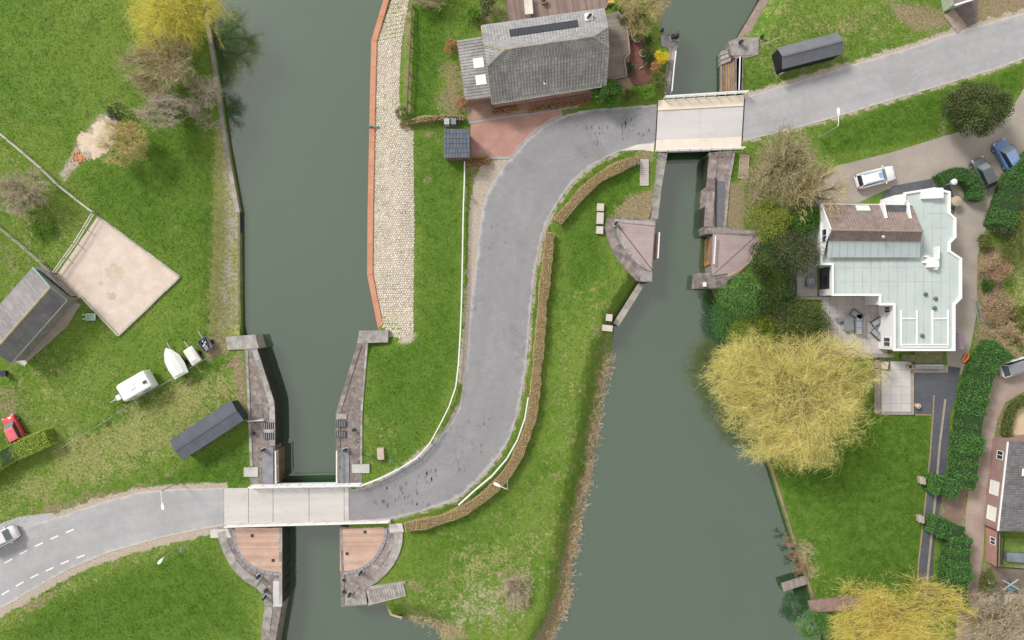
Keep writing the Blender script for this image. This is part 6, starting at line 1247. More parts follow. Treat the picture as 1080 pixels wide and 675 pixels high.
def trailer(px, py, nose, L, Wd, m, label, load=None, lm=None):
    c, T, ang = frame(px, py, nose, .6); o = empty('trailer', c, label, 'trailer'); mb = MB(); mb.box(T(0, 0, .5), (L, Wd, .08), ang); mb.build('floor', m, o)
    for s in (-1, 1): mb = MB(); mb.box(T(0, s*Wd/2, .68), (L, .05, .36), ang); mb.build('side_board', m, o); mb = MB(); mb.box(T(s*L/2, 0, .68), (.05, Wd-.06, .36), ang); mb.build('end_board', m, o)
    mb = MB(); mb.bar(T(L/2, 0, .45), T(L/2+1.0, 0, .45), .09, .09); mb.build('drawbar', STEEL, o)
    for s in (-1, 1): mb = MB(); mb.tube([T(-.1, s*(Wd/2+.05), .28), T(-.1, s*(Wd/2+.2), .28)], .28, 12); mb.build('wheel', TYRE, o)
    if load == 'cover': loft(o, 'cover', [[T(x, -w, .87), T(x, -w*.6, .87+h), T(x, w*.6, .87+h), T(x, w, .87)] for x, w, h in ((-L/2, Wd*.5, .02), (-L*.3, Wd*.51, .16), (L*.3, Wd*.49, .12), (L/2, Wd*.46, .02))], lm, False)
    if load == 'junk':
        for i in range(5): mb = MB(); mb.box(T(random.uniform(-.4, .4)*L*.8, random.uniform(-.3, .3)*Wd, .75), (random.uniform(.3, .6), random.uniform(.25, .5), .3), ang+random.uniform(-.5, .5)); mb.build('load', (DARKM, mat('junk_blue', (.12, .16, .25), .6), STEEL, WHITE, mat('junk_grey', (.25, .25, .25), .7))[i], o)
trailer(203.5, 375, (197,365), 1.95, 1.15, mat('trailer_white', (.68, .67, .64), .6, .08, 2), 'small white trailer between the covered boat and the dark trailer', 'cover', mat('cover_cream', (.72, .70, .66), .7, .08, 2, .4, 5))
trailer(217, 363, (211,353.5), 1.45, 1.15, mat('trailer_dark', (.16, .18, .22), .6), 'small dark trailer with odds and ends near the lock slab', 'junk')
# sand heap with orange rubble
p0 = W(102, 146, 0); mb = MB(); N = 26; heap = []
xs = np.linspace(-1, 1, N)
def hh(u, v):
    r = math.hypot(u, v); return max(0, 1-r)**.8*(.75+.35*math.sin(u*7+1)*math.cos(v*6))+random.uniform(-.03, .03)
ca, sa = math.cos(.85), math.sin(.85); vs = []; fs = []
for j in range(N):
    for i in range(N):
        u, v = xs[i], xs[j]; x, y = u*3.0, v*2.1; rg_ = 1+.22*math.sin(3*math.atan2(v, u)+1)+.12*math.sin(7*math.atan2(v, u)); vs.append((p0.x+(x*ca-y*sa)*rg_, p0.y+(x*sa+y*ca)*rg_, hh(u, v)*.16-.05+random.uniform(-.025, .025)))
for j in range(N-1):
    for i in range(N-1): fs.append((j*N+i, j*N+i+1, (j+1)*N+i+1, (j+1)*N+i))
mb.add(vs, fs, .5); heap = mb.build('sand_heap', mat('heap_sand', (.66, .53, .42), .95, .14, 1.2, .8, 8, stain=(1.0, .4, (.50, .40, .28))), smooth=True, label='heap of pale sand and chippings on the upper field', cat='heap')
mb = MB()
for _ in range(90):
    q = W(random.gauss(84, 3.5), random.gauss(166, 3), 0); mb.box(q+Vector((0, 0, .03)), (random.uniform(.06, .2), random.uniform(.05, .16), random.uniform(.05, .12)), random.uniform(0, 3))
mb.build('brick_rubble', mat('rubble_orange', (.62, .27, .13), .9, .25, 3, .3), label='scatter of orange brick rubble at the foot of the sand heap', cat='rubble', kind='stuff')
#PART3
# ------------------------------------------------------------------ trees, shrubs, hedges
def strands(P0, D0, Ln, nseg, droop, wob, up=0.0):
    """polylines (N, nseg+1, 3) grown from P0 along D0"""
    N = len(P0); pts = np.zeros((N, nseg+1, 3)); pts[:, 0] = P0; d = D0.copy(); st = (Ln/nseg)[:, None]
    for i in range(nseg):
        d = nrm(d+RNG.normal(size=(N, 3))*wob+np.array([0, 0, up-droop*(i+1)/nseg])); pts[:, i+1] = pts[:, i]+d*st
    return pts
def ribbons(pts, w0, w1):
    N, K, _ = pts.shape; seg = pts[:, 1:]-pts[:, :-1]; side = nrm(np.cross(seg, RNG.normal(size=(N, 1, 3)).repeat(K-1, 1)))
    w = np.linspace(w0, w1, K)[None, :, None]; a, b = pts[:, :-1], pts[:, 1:]
    Q = np.stack([a-side*w[:, :-1]/2, b-side*w[:, 1:]/2, b+side*w[:, 1:]/2, a+side*w[:, :-1]/2], 2)
    return Q.reshape(-1, 4, 3)
def tubes3(pts, w0, w1):
    N, K, _ = pts.shape; d = nrm(pts[:, -1]-pts[:, 0])[:, None, :]; x = nrm(np.cross(d, np.array([0.31, 0.77, 0.55]))); y = np.cross(d, x); w = np.linspace(w0, w1, K)[None, :, None]; out = []
    R = [pts+(x*math.cos(a)+y*math.sin(a))*w for a in (0, 2.094, 4.189)]
    for i in range(3): A, B = R[i], R[(i+1) % 3]; out.append(np.stack([A[:, :-1], A[:, 1:], B[:, 1:], B[:, :-1]], 2).reshape(-1, 4, 3))
    return np.concatenate(out)
def child(pts, n, lo, hi, spread, cen, outw, upw):
    N, K, _ = pts.shape; i = RNG.integers(0, N, n); t = RNG.uniform(lo, hi, n)*(K-1); k = np.minimum(t.astype(int), K-2); f = (t-k)[:, None]
    p = pts[i, k]*(1-f)+pts[i, k+1]*f; d = nrm(pts[i, k+1]-pts[i, k]); o = p-cen; o[:, 2] *= .4
    return p, nrm(d+rdir(n)*spread+nrm(o)*outw+np.array([0, 0, upw]))
def crown_fit(arrs, cen, rx, ry, h, zg):
    P = arrs[-1].reshape(-1, 3)-cen; fx = rx/np.percentile(np.abs(P[:, 0]), 93); fy = ry/np.percentile(np.abs(P[:, 1]), 93); hz = np.percentile(P[:, 2], 98)+cen[2]-zg; fz = h/hz
    out = []; ph = RNG.uniform(0, 6.28, 3)
    for A in arrs:
        B = A-cen; B[..., 0] *= fx; B[..., 1] *= fy; q = np.sqrt((B[..., 0]/rx)**2+(B[..., 1]/ry)**2)+1e-6; th = np.arctan2(B[..., 1], B[..., 0])
        lim = .86+.09*np.sin(3*th+ph[0])+.07*np.sin(7*th+ph[1])+.06*np.sin(13*th+ph[2]); k = np.where(q > lim, (lim+(q-lim)*.5)/q, 1.0)[..., None]; B[..., :2] *= k
        B = B+cen; B[..., 2] = zg+(A[..., 2]-zg)*fz; out.append(B)
    return out
def bare_tree(px, py, rx, ry, h, name, label, cat, tw_mat, br_mat=None, n=(9, 90, 900, 4200), wd=(.10, .05, .028, .022), droop=.25, trunk=.25, leafy=0, lmat=None, ls=.13, grp=None, wob=.22):
    zc = h*.55; c = W(px, py, zc); zg = gz(c.x, c.y); zg = max(zg, -1.7); br_mat = br_mat or BARK
    o = empty(name, (c.x, c.y, zg), label, cat, grp); rx, ry = rx*S*(1-zc/HC), ry*S*(1-zc/HC); r = (rx+ry)/2
    base = np.array([c.x, c.y, zg+h*trunk]); cen = np.array([c.x, c.y, zg+h*.3])
    mb = MB(); mb.tube([(c.x, c.y, zg-.25), (c.x+.05, c.y-.04, zg+h*trunk*.5), (c.x, c.y, zg+h*trunk+.05)], [wd[0]*1.9, wd[0]*1.5, wd[0]*1.2], 9); mb.build('trunk', br_mat, o)
    a = np.linspace(0, 2*math.pi, n[0], endpoint=False)+RNG.uniform(-.25, .25, n[0]); el = RNG.uniform(.35, 1.15, n[0]); el[::4] = 1.35
    D = np.stack([np.cos(a)*np.cos(el), np.sin(a)*np.cos(el), np.sin(el)], 1)
    l1 = strands(base+RNG.normal(size=(n[0], 3))*.05, D, RNG.uniform(.55, .75, n[0])*r, 5, droop*.3, wob*.6, .08)
    p, d = child(l1, n[1], .2, 1, .75, cen, .35, .2); l2 = strands(p, d, RNG.uniform(.3, .5, n[1])*r, 4, droop*.6, wob, .1)
    p, d = child(l2, n[2], .15, 1, .8, cen, .35, .25); l3 = strands(p, d, RNG.uniform(.16, .34, n[2])*r, 4, droop, wob, .1)
    p, d = child(l3, n[3], .1, 1, .7, cen, .4, .2); l4 = strands(p, d, RNG.uniform(.07, .2, n[3])*r, 3, droop*1.4, wob, .05)
    l1, l2, l3, l4 = crown_fit([l1, l2, l3, l4], cen, rx, ry, h, zg)
    l1[:, 0] = base; B = np.concatenate([tubes3(l1, wd[0], wd[0]*.45), tubes3(l2, wd[1]*.8, wd[1]*.35)]); quads('branches', B, RNG.uniform(0, 1, len(B)), br_mat, o)
    r3, r4 = np.repeat(RNG.uniform(0, 1, len(l3)), 4), np.repeat(RNG.uniform(0, 1, len(l4)), 3); Q = np.concatenate([ribbons(l3, wd[2], wd[2]*.6), ribbons(l4, wd[3], wd[3]*.5)]); quads('crown', Q, np.concatenate([r3, r4]), tw_mat, o)
    if leafy:
        p, d = child(l4, leafy, .2, 1, .8, cen, .1, 0); leaves(o, 'leaves', p, d, ls, ls*.42, lmat or tw_mat)
    return o
def leaves(o, name, C, D, L, Wd, m, rnd=None):
    n = len(C); s = nrm(np.cross(D, rdir(n))); L = L*RNG.uniform(.6, 1.3, (n, 1)); w = Wd*RNG.uniform(.7, 1.3, (n, 1))
    Q = np.stack([C-D*L/2, C+s*w/2, C+D*L/2, C-s*w/2], 1); return quads(name, Q, RNG.uniform(0, 1, n) if rnd is None else rnd, m, o)
def leafy_tree(px, py, rx, ry, h, name, label, cat, m, n=14000, leaf=.2, clumps=60, low=.15, grp=None, fluff=.34, wratio=.6):
    zc = h*.5; c = W(px, py, zc); zg = max(gz(c.x, c.y), -1.7); o = empty(name, (c.x, c.y, zg), label, cat, grp); rx, ry = rx*S*(1-zc/HC), ry*S*(1-zc/HC); r = (rx+ry)/2
    mb = MB(); mb.tube([(c.x, c.y, zg-.2), (c.x+.04, c.y, zg+h*.3), (c.x-.03, c.y+.03, zg+h*.7)], [.05+.035*r, .04+.025*r, .03], 8); mb.build('trunk', BARK, o)
    u = RNG.uniform(0, 1, clumps); a = RNG.uniform(0, 2*math.pi, clumps); z = 1-1.5*u; rr = np.sqrt(np.clip(1-z*z, 0, 1)); k = RNG.uniform(.62, .92, clumps)
    cc = np.stack([rr*np.cos(a)*k*rx*.86, rr*np.sin(a)*k*ry*.86, h*(.5+low*.5)+z*k*h*(.5-low*.5)*.86], 1); cc[:, 2] = np.clip(cc[:, 2], h*.12, h)
    cr = RNG.uniform(.7, 1.2, clumps)*r*fluff; i = RNG.integers(0, clumps, n); d = rdir(n); d[:, 2] = d[:, 2]*.85+.12; rad = cr[i]*RNG.uniform(.35, 1.05, n)**.6
    P = cc[i]+d*rad[:, None]*np.array([1, 1, .8]); P[:, 2] = np.clip(P[:, 2], .08, h*1.05); P += np.array([c.x, c.y, zg])
    dd = nrm(d*.5+rdir(n)+np.array([0, 0, .1])); tone = np.clip(RNG.uniform(0, 1, clumps)[i]*.55+RNG.uniform(0, .45, n), 0, 1)
    leaves(o, 'crown', P, dd, leaf, leaf*wratio, m, tone); return o
def hedge(path, wm, h, label, m, name='hedge', dens=260, leaf=.16, core=None, cat='hedge', rnd_top=.12, sm=5, wobble=.05):
    P = [G(*p) for p in path]; P = smooth(P, sm) if sm else P; Q = resample(P, step=.35); o = empty(name, Q[0], label, cat); L = []; R = []; n = len(Q); core = core or mat('hedge_core', (.03, .06, .02), .95, .3, 3, .5)
    T = []
    for i, p in enumerate(Q): d = (Q[min(i+1, n-1)]-Q[max(i-1, 0)]).normalized(); T.append(Vector((-d.y, d.x, 0)))
    mb = MB()
    for i in range(n-1):
        a, b = T[i]*(wm/2-.12), T[i+1]*(wm/2-.12); zt = h-.14; q = [Q[i]-a, Q[i+1]-b, Q[i+1]+b, Q[i]+a]; mb.slab([v+Vector((0, 0, zt)) for v in q], min(v.z for v in q)-.1)
    mb.build('twigs', core, o)
    tot = sum((b-a).length for a, b in zip(Q[:-1], Q[1:])); N = int(tot*(wm+2*h*.6)*dens); i = RNG.integers(0, n-1, N); f = RNG.uniform(0, 1, N)[:, None]
    QA, TA = np.array([tuple(q) for q in Q]), np.array([tuple(t) for t in T]); base = QA[i]*(1-f)+QA[i+1]*f; tt = TA[i]
    top = RNG.uniform(0, 1, N) < wm/(wm+1.2*h); s = np.where(top, RNG.uniform(-1, 1, N), np.sign(RNG.uniform(-1, 1, N))*RNG.uniform(.86, 1.04, N)); z = np.where(top, h*RNG.uniform(.86, 1.04, N), RNG.uniform(.02, 1.0, N)*h)
    z -= np.where(top, (np.abs(s)**4)*rnd_top*h, 0); s = s+RNG.normal(size=N)*wobble
    lump = 1+.08*np.sin(base[:, 0]*1.1+base[:, 1]*.8)+.07*np.sin(base[:, 0]*2.3-base[:, 1]*1.9)+.06*np.sin(base[:, 1]*4.7-base[:, 0]*3.1); C = base+tt*(s*wm/2*lump)[:, None]; C[:, 2] += z*lump
    ne = int(dens*wm*h*1.3); E = []
    for qi, sg in ((0, -1), (n-1, 1)):
        tq = TA[qi]; fw = np.array([tq[1], -tq[0], 0])*sg; e = QA[qi]+fw*RNG.uniform(-.06, .1, (ne, 1))+tq*RNG.uniform(-wm/2, wm/2, (ne, 1)); e[:, 2] += RNG.uniform(.02, 1.0, ne)*h; E.append(e)
    C = np.concatenate([C]+E)
    leaves(o, 'foliage', C, nrm(rdir(len(C))*np.array([1, 1, .6])), leaf, leaf*.6, m)
    e = .0
    return o
YEL = leafmat('willow_yellow', (.42, .35, .11), (.80, .70, .25), (.97, .90, .44)); YEL2 = leafmat('willow_bright', (.52, .42, .09), (.78, .66, .17), (.90, .80, .32)); YELG = leafmat('willow_green', (.48, .46, .07), (.76, .70, .13), (.90, .83, .26))
TWG = leafmat('twig_grey', (.34, .28, .19), (.56, .48, .35), (.72, .63, .48), .15); TWP = leafmat('twig_purple', (.36, .30, .23), (.58, .50, .40), (.74, .66, .54), .15); TWO = leafmat('twig_olive', (.30, .24, .13), (.52, .44, .26), (.68, .59, .38), .15); TWY = leafmat('twig_yellow', (.40, .32, .14), (.62, .51, .25), (.75, .64, .36), .1)
GRN = leafmat('leaf_green', (.04, .115, .02), (.095, .22, .036), (.20, .36, .075)); DGRN = leafmat('leaf_dark', (.03, .062, .02), (.07, .12, .038), (.16, .22, .08)); OLV = leafmat('leaf_olive', (.10, .13, .035), (.20, .23, .06), (.32, .33, .12)); BRT = leafmat('leaf_bright', (.09, .22, .025), (.19, .37, .05), (.31, .50, .10)); HDG = leafmat('leaf_hedge', (.045, .135, .035), (.10, .245, .06), (.20, .37, .115)); LIM = leafmat('leaf_lime', (.25, .37, .05), (.45, .58, .10), (.60, .70, .17)); BRN = leafmat('leaf_brown', (.36, .26, .13), (.58, .45, .25), (.72, .59, .36), .15); RST = leafmat('leaf_rust', (.30, .15, .07), (.50, .28, .14), (.64, .41, .23), .15); YFL = leafmat('flower_yellow', (.62, .50, .03), (.84, .70, .04), (.92, .80, .10)); GGR = leafmat('leaf_greygreen', (.055, .075, .036), (.12, .145, .07), (.26, .28, .15)); TAN = leafmat('reed_tan', (.38, .28, .16), (.58, .45, .28), (.72, .59, .40), .15)
RST2 = leafmat('leaf_dullrust', (.28, .18, .11), (.46, .32, .21), (.60, .45, .31), .15)
WBARK = mat('willow_bark', (.20, .165, .095), .95, .25, 3, .4)
# west bank
bare_tree(181, 10, 50, 44, 6.5, 'willow_tree', 'bright yellow willow on the left bank at the top edge', 'tree', YELG, WBARK, (14, 150, 2200, 14000), (.16, .07, .022, .016), .4, .25, 22000, YELG, .09, wob=.26)
bare_tree(172, 68, 36, 34, 5.0, 'bare_tree', 'olive brown leafless tree just below the yellow willow', 'tree', TWO, None, (10, 110, 1300, 6500), (.11, .05, .03, .024), .2)
bare_tree(210, 98, 20, 26, 3.8, 'bare_tree', 'pale grey leafless tree nearest the left canal wall', 'tree', TWP, None, (9, 80, 800, 3600), (.08, .04, .025, .02), .2)
bare_tree(173, 116, 24, 22, 4.5, 'bare_shrub', 'pale purple grey leafless shrub below the olive tree', 'shrub', TWP, None, (9, 80, 800, 3600), (.08, .04, .025, .02), .2)
leafy_tree(125, 118, 12, 11, 1.8, 'evergreen_bush', 'small dark bush at the top of the sand heap', 'bush', GGR, 1800, .14, 18)
bare_tree(133, 151, 25, 23, 4.2, 'young_willow', 'greenish yellow willow bush right of the sand heap', 'tree', TWY, None, (9, 90, 900, 4200), (.08, .04, .026, .022), .3, .2, 3200, YELG, .12)
bare_tree(27, 205, 27, 24, 3.6, 'bare_shrub', 'tan leafless shrub in the small fenced paddock', 'shrub', TWG, None, (10, 90, 1000, 4600), (.08, .04, .025, .02), .15, .12)
leafy_tree(45, 242, 15, 12, .7, 'bramble_patch', 'low green bramble patch below the tan shrub', 'bush', BRT, 1600, .16, 26, .05)
# island garden
bare_tree(458, -6, 26, 14, 2.2, 'garden_shrub', 'olive leafless shrub row at the top edge of the garden', 'shrub', TWO, None, (9, 70, 700, 3000), (.06, .035, .025, .02), .1, .12)
leafy_tree(500, 15, 12, 10, 1.3, 'garden_bush', 'bright green bush above the house extension', 'bush', BRT, 1800, .14, 20)
leafy_tree(515, 6, 9, 14, 2.6, 'conifer_bush', 'grey green conifer beside the bright green bush', 'bush', GGR, 2400, .14, 22)
leafy_tree(424, 119, 8, 8, 1.5, 'clipped_ball_bush', 'round clipped green bush at the end of the garden fence', 'bush', OLV, 2400, .09, 40, .1, None, .3)
leafy_tree(476.5, 50, 7.5, 9, 1.3, 'rust_bush', 'rust brown round bush beside the house extension', 'bush', RST, 1500, .12, 18)
leafy_tree(487, 110, 8, 7, .9, 'rust_bush', 'low rusty orange bush at the lower corner of the garden', 'bush', RST, 1000, .12, 14)
leafy_tree(640, 99, 18, 14.5, 3.2, 'round_tree', 'dense round green tree at the road in front of the grey house', 'tree', GRN, 9000, .15, 55, .1)
for i, a in enumerate(((662,102,11,8,1.3,OLV,'mixed olive shrub right of the round green tree'), (681,96,13,9,1.4,BRT,'bright green shrub at the left end of the right bridge'), (693,84,8,12,1.6,OLV,'olive green shrub along the lock wall above the bridge'), (697,61,9.5,8,1.8,YFL,'yellow flowering shrub beside the lock pier'), (692,72,6,8,1.5,RST,'rust coloured shrub below the yellow flowers'), (684,55,5,22,1.1,DGRN,'dark low hedge shrub between red gravel and yellow flowers'), (664,20,16,9,1.3,DGRN,'dark green strip of shrubs at the corner of the timber terrace'), (655,9,12,6,1.0,BRT,'bright green low plant at the top of the terrace'), (663,74,6.5,9,.6,GGR,'grassy grey green plant on the red gravel'))):
    leafy_tree(*a[:5], 'garden_shrub', a[6], 'shrub', a[5], 2600, .12, 26, .08)
bare_tree(678, 10, 24, 24, 3.5, 'garden_shrub', 'large yellow olive shrub by the river at the top edge', 'shrub', TWY, None, (9, 80, 900, 4200), (.07, .04, .028, .024), .2, .12, 2000, OLV, .12)
hedge([(423,133),(436,129.5),(450,127),(470,125.5),(489,126)], .5, .9, 'thin brown clipped hedge below the garden', BRN, dens=300, leaf=.12)
hedge([(520,119.5),(546,115)], .55, .6, 'short rust coloured low hedge left on the brick forecourt', RST, dens=320, leaf=.11, sm=0)
hedge([(559,117),(580,113.5),(622,107)], .6, .6, 'long rust coloured low hedge in front of the grey house', RST, dens=320, leaf=.11, sm=0)
hedge([(493,171),(516,170)], .85, .7, 'rust coloured low hedge below the brick drive', RST, dens=320, leaf=.11, sm=0)
hedge([(671,170),(655,176),(634,187),(615,203),(601,219),(588,234)], 1.05, .95, 'brown clipped beech hedge inside the bend near the right bridge', BRN, dens=620, leaf=.095, core=mat('beech_core', (.22, .155, .085), .95, .3, 3, .5))
hedge([(580,247),(577,275),(573,310),(570,345),(567,380),(564,412),(560,440),(552,465),(540,490),(524,510),(500,530),(470,545),(450,550),(429,554)], 1.05, .95, 'long brown clipped beech hedge following the inside of the bend', BRN, dens=620, leaf=.095, core=mat('beech_core', (.22, .155, .085), .95, .3, 3, .5))
bare_tree(545, 622, 16, 17, 1.2, 'bramble_shrub', 'dark leafless scrub patch on the dry grass at the bottom', 'shrub', TWG, None, (12, 80, 700, 2600), (.04, .025, .018, .015), .15, .05)
# west hedge
hedge([(-30,503),(0,487),(25,474),(58,459)], 1.9, 1.6, 'light green clipped hedge below the red car', LIM, dens=520, leaf=.12)
# east
leafy_tree(1028, 116, 38, 32, 5.5, 'evergreen_tree', 'round dark evergreen tree between the road and the drive', 'tree', leafmat('leaf_evergreen', (.045, .065, .022), (.11, .14, .05), (.25, .27, .13)), 22000, .17, 120, .1, None, .26)
bare_tree(822, 178, 36, 38, 5.5, 'scrub_tree', 'yellow brown scrubby tree right of the wooden stairs', 'tree', TWO, None, (11, 110, 1300, 6200), (.10, .05, .028, .022), .25, .15, 13000, OLV, .13)
leafy_tree(833, 172, 17, 19, 5.2, 'evergreen_bush', 'dark ivy clump inside the yellow brown scrub', 'bush', DGRN, 5200, .14, 40)
bare_tree(860, 203, 30, 30, 6.5, 'bare_tree', 'sparse yellow branched tree above the white house gable', 'tree', TWY, WBARK, (11, 70, 420, 1500), (.10, .045, .03, .024), .2, .2)
leafy_tree(812, 232, 26, 25, 5.0, 'bushy_tree', 'yellow green bushy tree above the garden side quadrant', 'tree', leafmat('leaf_yellowgreen', (.15, .20, .03), (.29, .345, .065), (.44, .48, .12)), 9000, .15, 60, .1)
leafy_tree(843, 232, 20, 22, 4.5, 'bushy_tree', 'mid green tree beside the gable of the white house', 'tree', GRN, 8000, .15, 50, .1)
leafy_tree(836, 268, 30, 27, 5.5, 'yew_tree', 'dark grey green yew left of the side terrace', 'tree', GGR, 14000, .14, 80, .1)
leafy_tree(810, 275, 24, 24, 5.0, 'yew_tree', 'very dark evergreen behind the garden side quadrant', 'tree', DGRN, 9000, .15, 50, .1)
leafy_tree(784, 313, 24, 26, 4.5, 'laurel_tree', 'fresh green tree at the water below the garden side quadrant', 'tree', leafmat('leaf_fresh', (.07, .19, .045), (.15, .31, .08), (.28, .44, .15)), 11000, .15, 60, .1)
leafy_tree(766, 335, 9, 34, 2.6, 'ivy_bush', 'dark ivy hanging over the river bank', 'bush', HDG, 6000, .13, 50, .05)
leafy_tree(798, 350, 29, 26, 3.6, 'bushy_tree', 'olive green feathery bush above the big willow', 'bush', leafmat('leaf_moss', (.10, .18, .02), (.20, .295, .035), (.32, .40, .075)), 9500, .15, 60, .1)
leafy_tree(816, 312, 24, 26, 3.6, 'garden_shrub', 'dark green undergrowth between the garden trees', 'shrub', DGRN, 6000, .15, 40, .05)
leafy_tree(846, 341, 34, 27, 4.0, 'holly_tree', 'dense dark olive tree below the side terrace', 'tree', leafmat('leaf_holly', (.05, .085, .022), (.115, .165, .043), (.24, .29, .10)), 14000, .15, 80, .1)
bare_tree(843, 416, 81, 69, 7.5, 'willow_tree', 'huge pale yellow willow between the river and the lawn', 'tree', YEL, WBARK, (22, 240, 4200, 32000), (.24, .10, .020, .014), .42, .22, 60000, YELG, .085, wob=.28)
bare_tree(953, 655, 68, 38, 5.5, 'willow_tree', 'bright yellow willow at the bottom edge below the lawn', 'tree', YEL2, WBARK, (18, 170, 2200, 13000), (.16, .07, .024, .017), .2, .2, 18000, YEL2, .09, wob=.26)
leafy_tree(862, 664, 20, 17, 2.4, 'laurel_bush', 'fresh green bush at the water edge at the bottom', 'bush', MAT['leaf_fresh'], 6000, .14, 40, .1)
bare_tree(1066, 655, 42, 32, 3.0, 'bare_shrub', 'grey brown leafless shrubs at the lower right corner', 'shrub', TWG, None, (12, 120, 1400, 6200), (.08, .04, .028, .022), .25, .12)
leafy_tree(1041, 612, 8, 16, 1.3, 'garden_shrub', 'straggly green shrub along the track by the yard', 'shrub', OLV, 2200, .13, 26, .05)
bare_tree(1036, 640, 12, 14, 1.8, 'bare_shrub', 'small grey leafless shrub beside the track', 'shrub', TWG, None, (8, 50, 400, 1600), (.05, .03, .02, .018), .25, .1)
for a in ((1049,282,19,17,1.8,RST2,'rust brown shrub above the ladder'), (1051,324,19,20,1.8,RST2,'rust brown shrub right of the ladder'), (1069,262,17,20,2.0,OLV,'olive shrub behind the rust brown shrubs'), (1058,240,16,14,2.2,GGR,'grey green shrub at the bend of the drive'), (1078,225,14,22,2.4,OLV,'dry olive shrub at the right edge'), (1041,300,7,8,1.2,GRN,'small green shrub between the two rusty shrubs'), (1076,335,12,14,1.5,OLV,'low olive shrub at the right edge beside the rust shrubs'), (1038,255,8,9,1.3,OLV,'small yellow green bush at the drive edge')):
    leafy_tree(*a[:5], 'garden_shrub', a[6], 'shrub', a[5], 4200, .13, 40, .05)
bare_tree(1068, 357, 24, 17, 1.8, 'ornamental_grass', 'tan dry shrub above the silver white car', 'shrub', TAN, None, (10, 90, 900, 3600), (.05, .03, .024, .02), .3, .1)
hedge([(986,192),(995,187),(1008,186),(1018,192),(1023,202),(1022,212)], 1.5, 1.5, 'curved clipped hedge around the corner of the white house', HDG, dens=300, leaf=.11)
hedge([(1090,165),(1072,181),(1060,200),(1052,222),(1046,240)], 2.3, 2.0, 'wide green hedge along the drive at the right edge', HDG, dens=420, leaf=.14)
hedge([(1044,366),(1033,380),(1024,402),(1018,425),(1014,450),(1011,480),(1007,511)], 2.3, 2.1, 'long wide evergreen hedge between the dark court and the track', HDG, dens=420, leaf=.16)
hedge([(1000,513.5),(976,507)], 1.9, 1.9, 'short hedge arm reaching over the dark path above the gap', HDG, dens=420, leaf=.16, sm=0)
hedge([(1004,560),(976,549)], 2.0, 1.9, 'short hedge arm reaching over the dark path below the gap', HDG, dens=420, leaf=.16, sm=0)
hedge([(1003,562),(1001,590),(998,634)], 2.3, 2.1, 'lower evergreen hedge beside the track near the bright willow', HDG, dens=420, leaf=.16, sm=0)
for i, (x, y) in enumerate(((972,506.5),(970.5,547))):
    mb = MB(); mb.box(W(x, y, .55), (.32, .75, 1.1), .1); mb.box(W(x, y, 1.14), (.4, .84, .08), .1); mb.build('gate_pier', mat('pier_pale', (.42, .36, .32), .85, .12, 2), label=('upper', 'lower')[i]+' pale gate pier at the lawn end of a hedge arm', cat='pier', group='gate piers at the hedge gap')
hedge([(1080,420),(1068,427),(1061,440),(1058,458)], .9, .9, 'low scrubby hedge round the corner of the track', OLV, dens=240, leaf=.13)
for i, (x, y, r) in enumerate(((838,575,4.5),(848,604,5),(842,590,3.5))):
    bare_tree(x, y, r*1.6, r*1.5, 1.0, 'rose_bush', ('reddish leafless bush at the lawn edge above the jetty', 'reddish leafless bush on the bare soil by the jetty', 'small reddish leafless bush overhanging the water')[i], 'bush', leafmat('twig_red', (.28, .15, .09), (.46, .25, .16), (.58, .36, .25), .05), None, (8, 40, 260, 900), (.03, .02, .016, .014), .2, .08)
# reeds and dead grass along the island bank
def tuft_quads(P, z, hmin, hmax, w, lean, blades):
    n = len(P)*blades; i = np.repeat(np.arange(len(P)), blades); base = np.column_stack([P, z])[i]+np.column_stack([RNG.normal(size=(n, 2))*.05, np.zeros(n)]); d = nrm(np.column_stack([RNG.normal(size=(n, 2))*lean, np.ones(n)]))
    h = RNG.uniform(hmin, hmax, n)[:, None]; s = nrm(np.cross(d, rdir(n)))*w*RNG.uniform(.6, 1.3, (n, 1))
    m = base+d*h*.55; tip = base+d*h+np.column_stack([d[:, :2]*h*.5, -np.abs(h[:, 0])*.1])
    return np.stack([base-s/2, m-s*.4, tip, m+s*.4], 1)
bank = [G(*p) for p in [(430,653),(445,656),(462,662),(468,676)]], [G(*p) for p in [(578,680),(597,640),(605,590),(612,540),(622,500),(632,440),(638,400),(645,374)]]
Rq = []
for line in bank:
    L = resample(line, step=.12)
    for off, hm in ((-.15, .35), (.05, .6), (.3, .7), (.6, .6)):
        P = np.array([(p.x-off*(1 if line is bank[1] else .0), p.y+off*(.2 if line is bank[1] else 1)) for p in L])+RNG.normal(size=(len(L), 2))*.3
        keep = (np.sin(P[:, 1]*.9)+np.sin(P[:, 1]*2.3+P[:, 0]))*.25+RNG.uniform(0, 1, len(P)) > .3; P = P[keep]
        z = np.maximum(gzn(P), WATER-.02)-.05; Rq.append(tuft_quads(P, z, hm*.4, hm*1.1, .035, .75, 9))
Q = np.concatenate(Rq); quads('reed_bank', Q, RNG.uniform(0, 1, len(Q)), leafmat('reed_mix', (.46, .33, .20), (.72, .57, .38), (.88, .76, .55), .1), label='dead reeds along the river bank of the island', cat='reeds', kind='stuff')
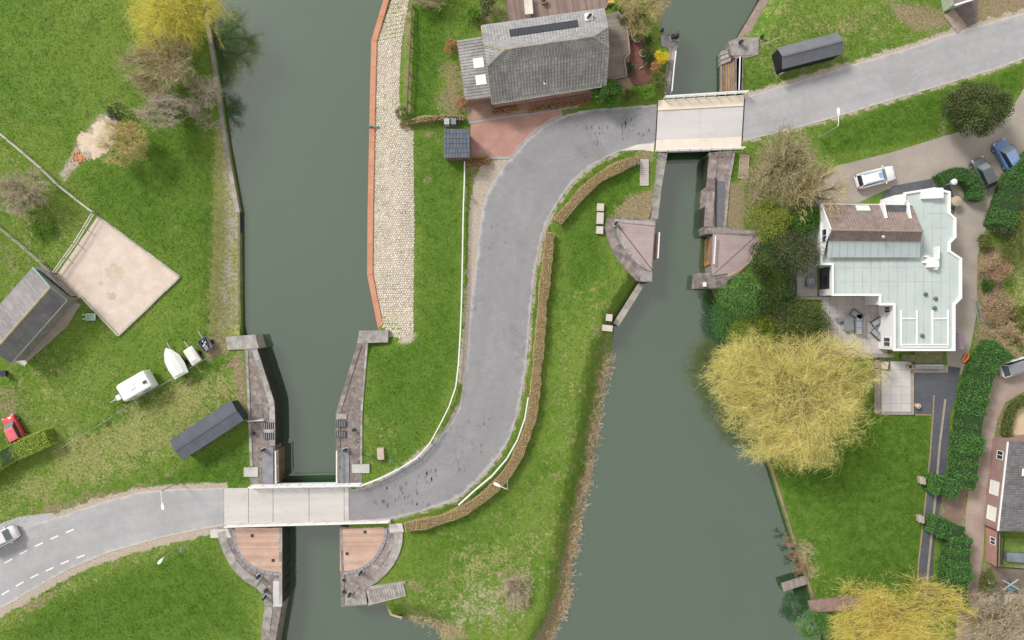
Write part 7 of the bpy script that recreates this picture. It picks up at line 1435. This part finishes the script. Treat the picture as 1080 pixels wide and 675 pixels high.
# ------------------------------------------------------------------ grass
BLOCK = [PADDOCK, DRIVE, TRACK, cob_poly, [(496,129),(592,114),(594,124),(575,133),(556,148),(539,168),(497,167)], [(482,40),(520,28),(640,8),(668,12),(692,40),(692,92),(640,100),(520,122),(492,130)], [(236,353),(274,353),(292,425),(292,515),(262,515),(258,372)], [(376,348),(410,348),(409,362),(389,362),(384,437),(384,512),(350,512)],
         RW_T[:]+RW_B[::-1], R_OUT+R_IN[::-1], RE_T+RE_B[::-1], [(228,556),(426,552),(424,585),(405,612),(428,612),(428,632),(385,640),(300,640),(278,700),(272,640),(275,622),(240,600)], [(638,229),(692,229),(690,298),(672,297),(645,268)], [(745,160),(776,160),(770,192),(785,193),(785,243),(803,247),(800,270),(770,300),(735,304)], [(840,196),(1000,190),(1020,210),(1015,372),(1003,395),(962,395),(962,437),(922,437),(922,376),(858,376),(836,316),(836,262)],
         [(963,393),(1013,388),(1002,437),(992,530),(982,634),(966,634),(975,540),(983,470),(984,437),(963,437)], [(0,340),(38,281),(86,320),(20,388),(-60,450),(-60,400)], [(690,100),(790,95),(785,162),(688,164)], [(1045,460),(1100,460),(1100,640),(1030,612)], [(1064,428),(1100,428),(1100,464),(1064,464)]]
def grass(poly, name, n):
    P = np.stack([RNG.uniform(-62, 62, n), RNG.uniform(-39.5, 39.5, n)], 1); P = P[psd(P, poly.tolist()) > .15]; z = gzn(P); k = S*(1-z/HC); Qp = np.stack([P[:, 0]/k+CX, CY-P[:, 1]/k], 1); ok = np.ones(len(P), bool)
    for b in BLOCK: ok &= ~inpoly(Qp, b)
    P, z = P[ok], z[ok]; M = masks(P, z); keep = (RNG.uniform(0, 1, len(P)) > np.maximum(M[:, 2]*1.1, M[:, 1]*.75)); P, z, M = P[keep], z[keep], M[keep]
    q = np.concatenate([tuft_quads(P[i::4], z[i::4]-.03, .05, .13 if i else .2, .055, .9, 3) for i in range(4)]); MM = np.concatenate([np.repeat(M[i::4], 12, 0) for i in range(4)])
    o = quads(name, q, RNG.uniform(0, 1, len(q)), GROUND, label='short rough grass tufts on the '+{'ground_west': 'left bank fields', 'ground_island': 'island between the canals', 'ground_east': 'right bank lawns'}[key], cat='grass', kind='stuff')
    at = o.data.attributes.new('cover', 'FLOAT_COLOR', 'POINT'); at.data.foreach_set('color', MM.ravel().astype(np.float32)); return o
for key in LANDS: grass(LANDS[key], 'grass', 300000)
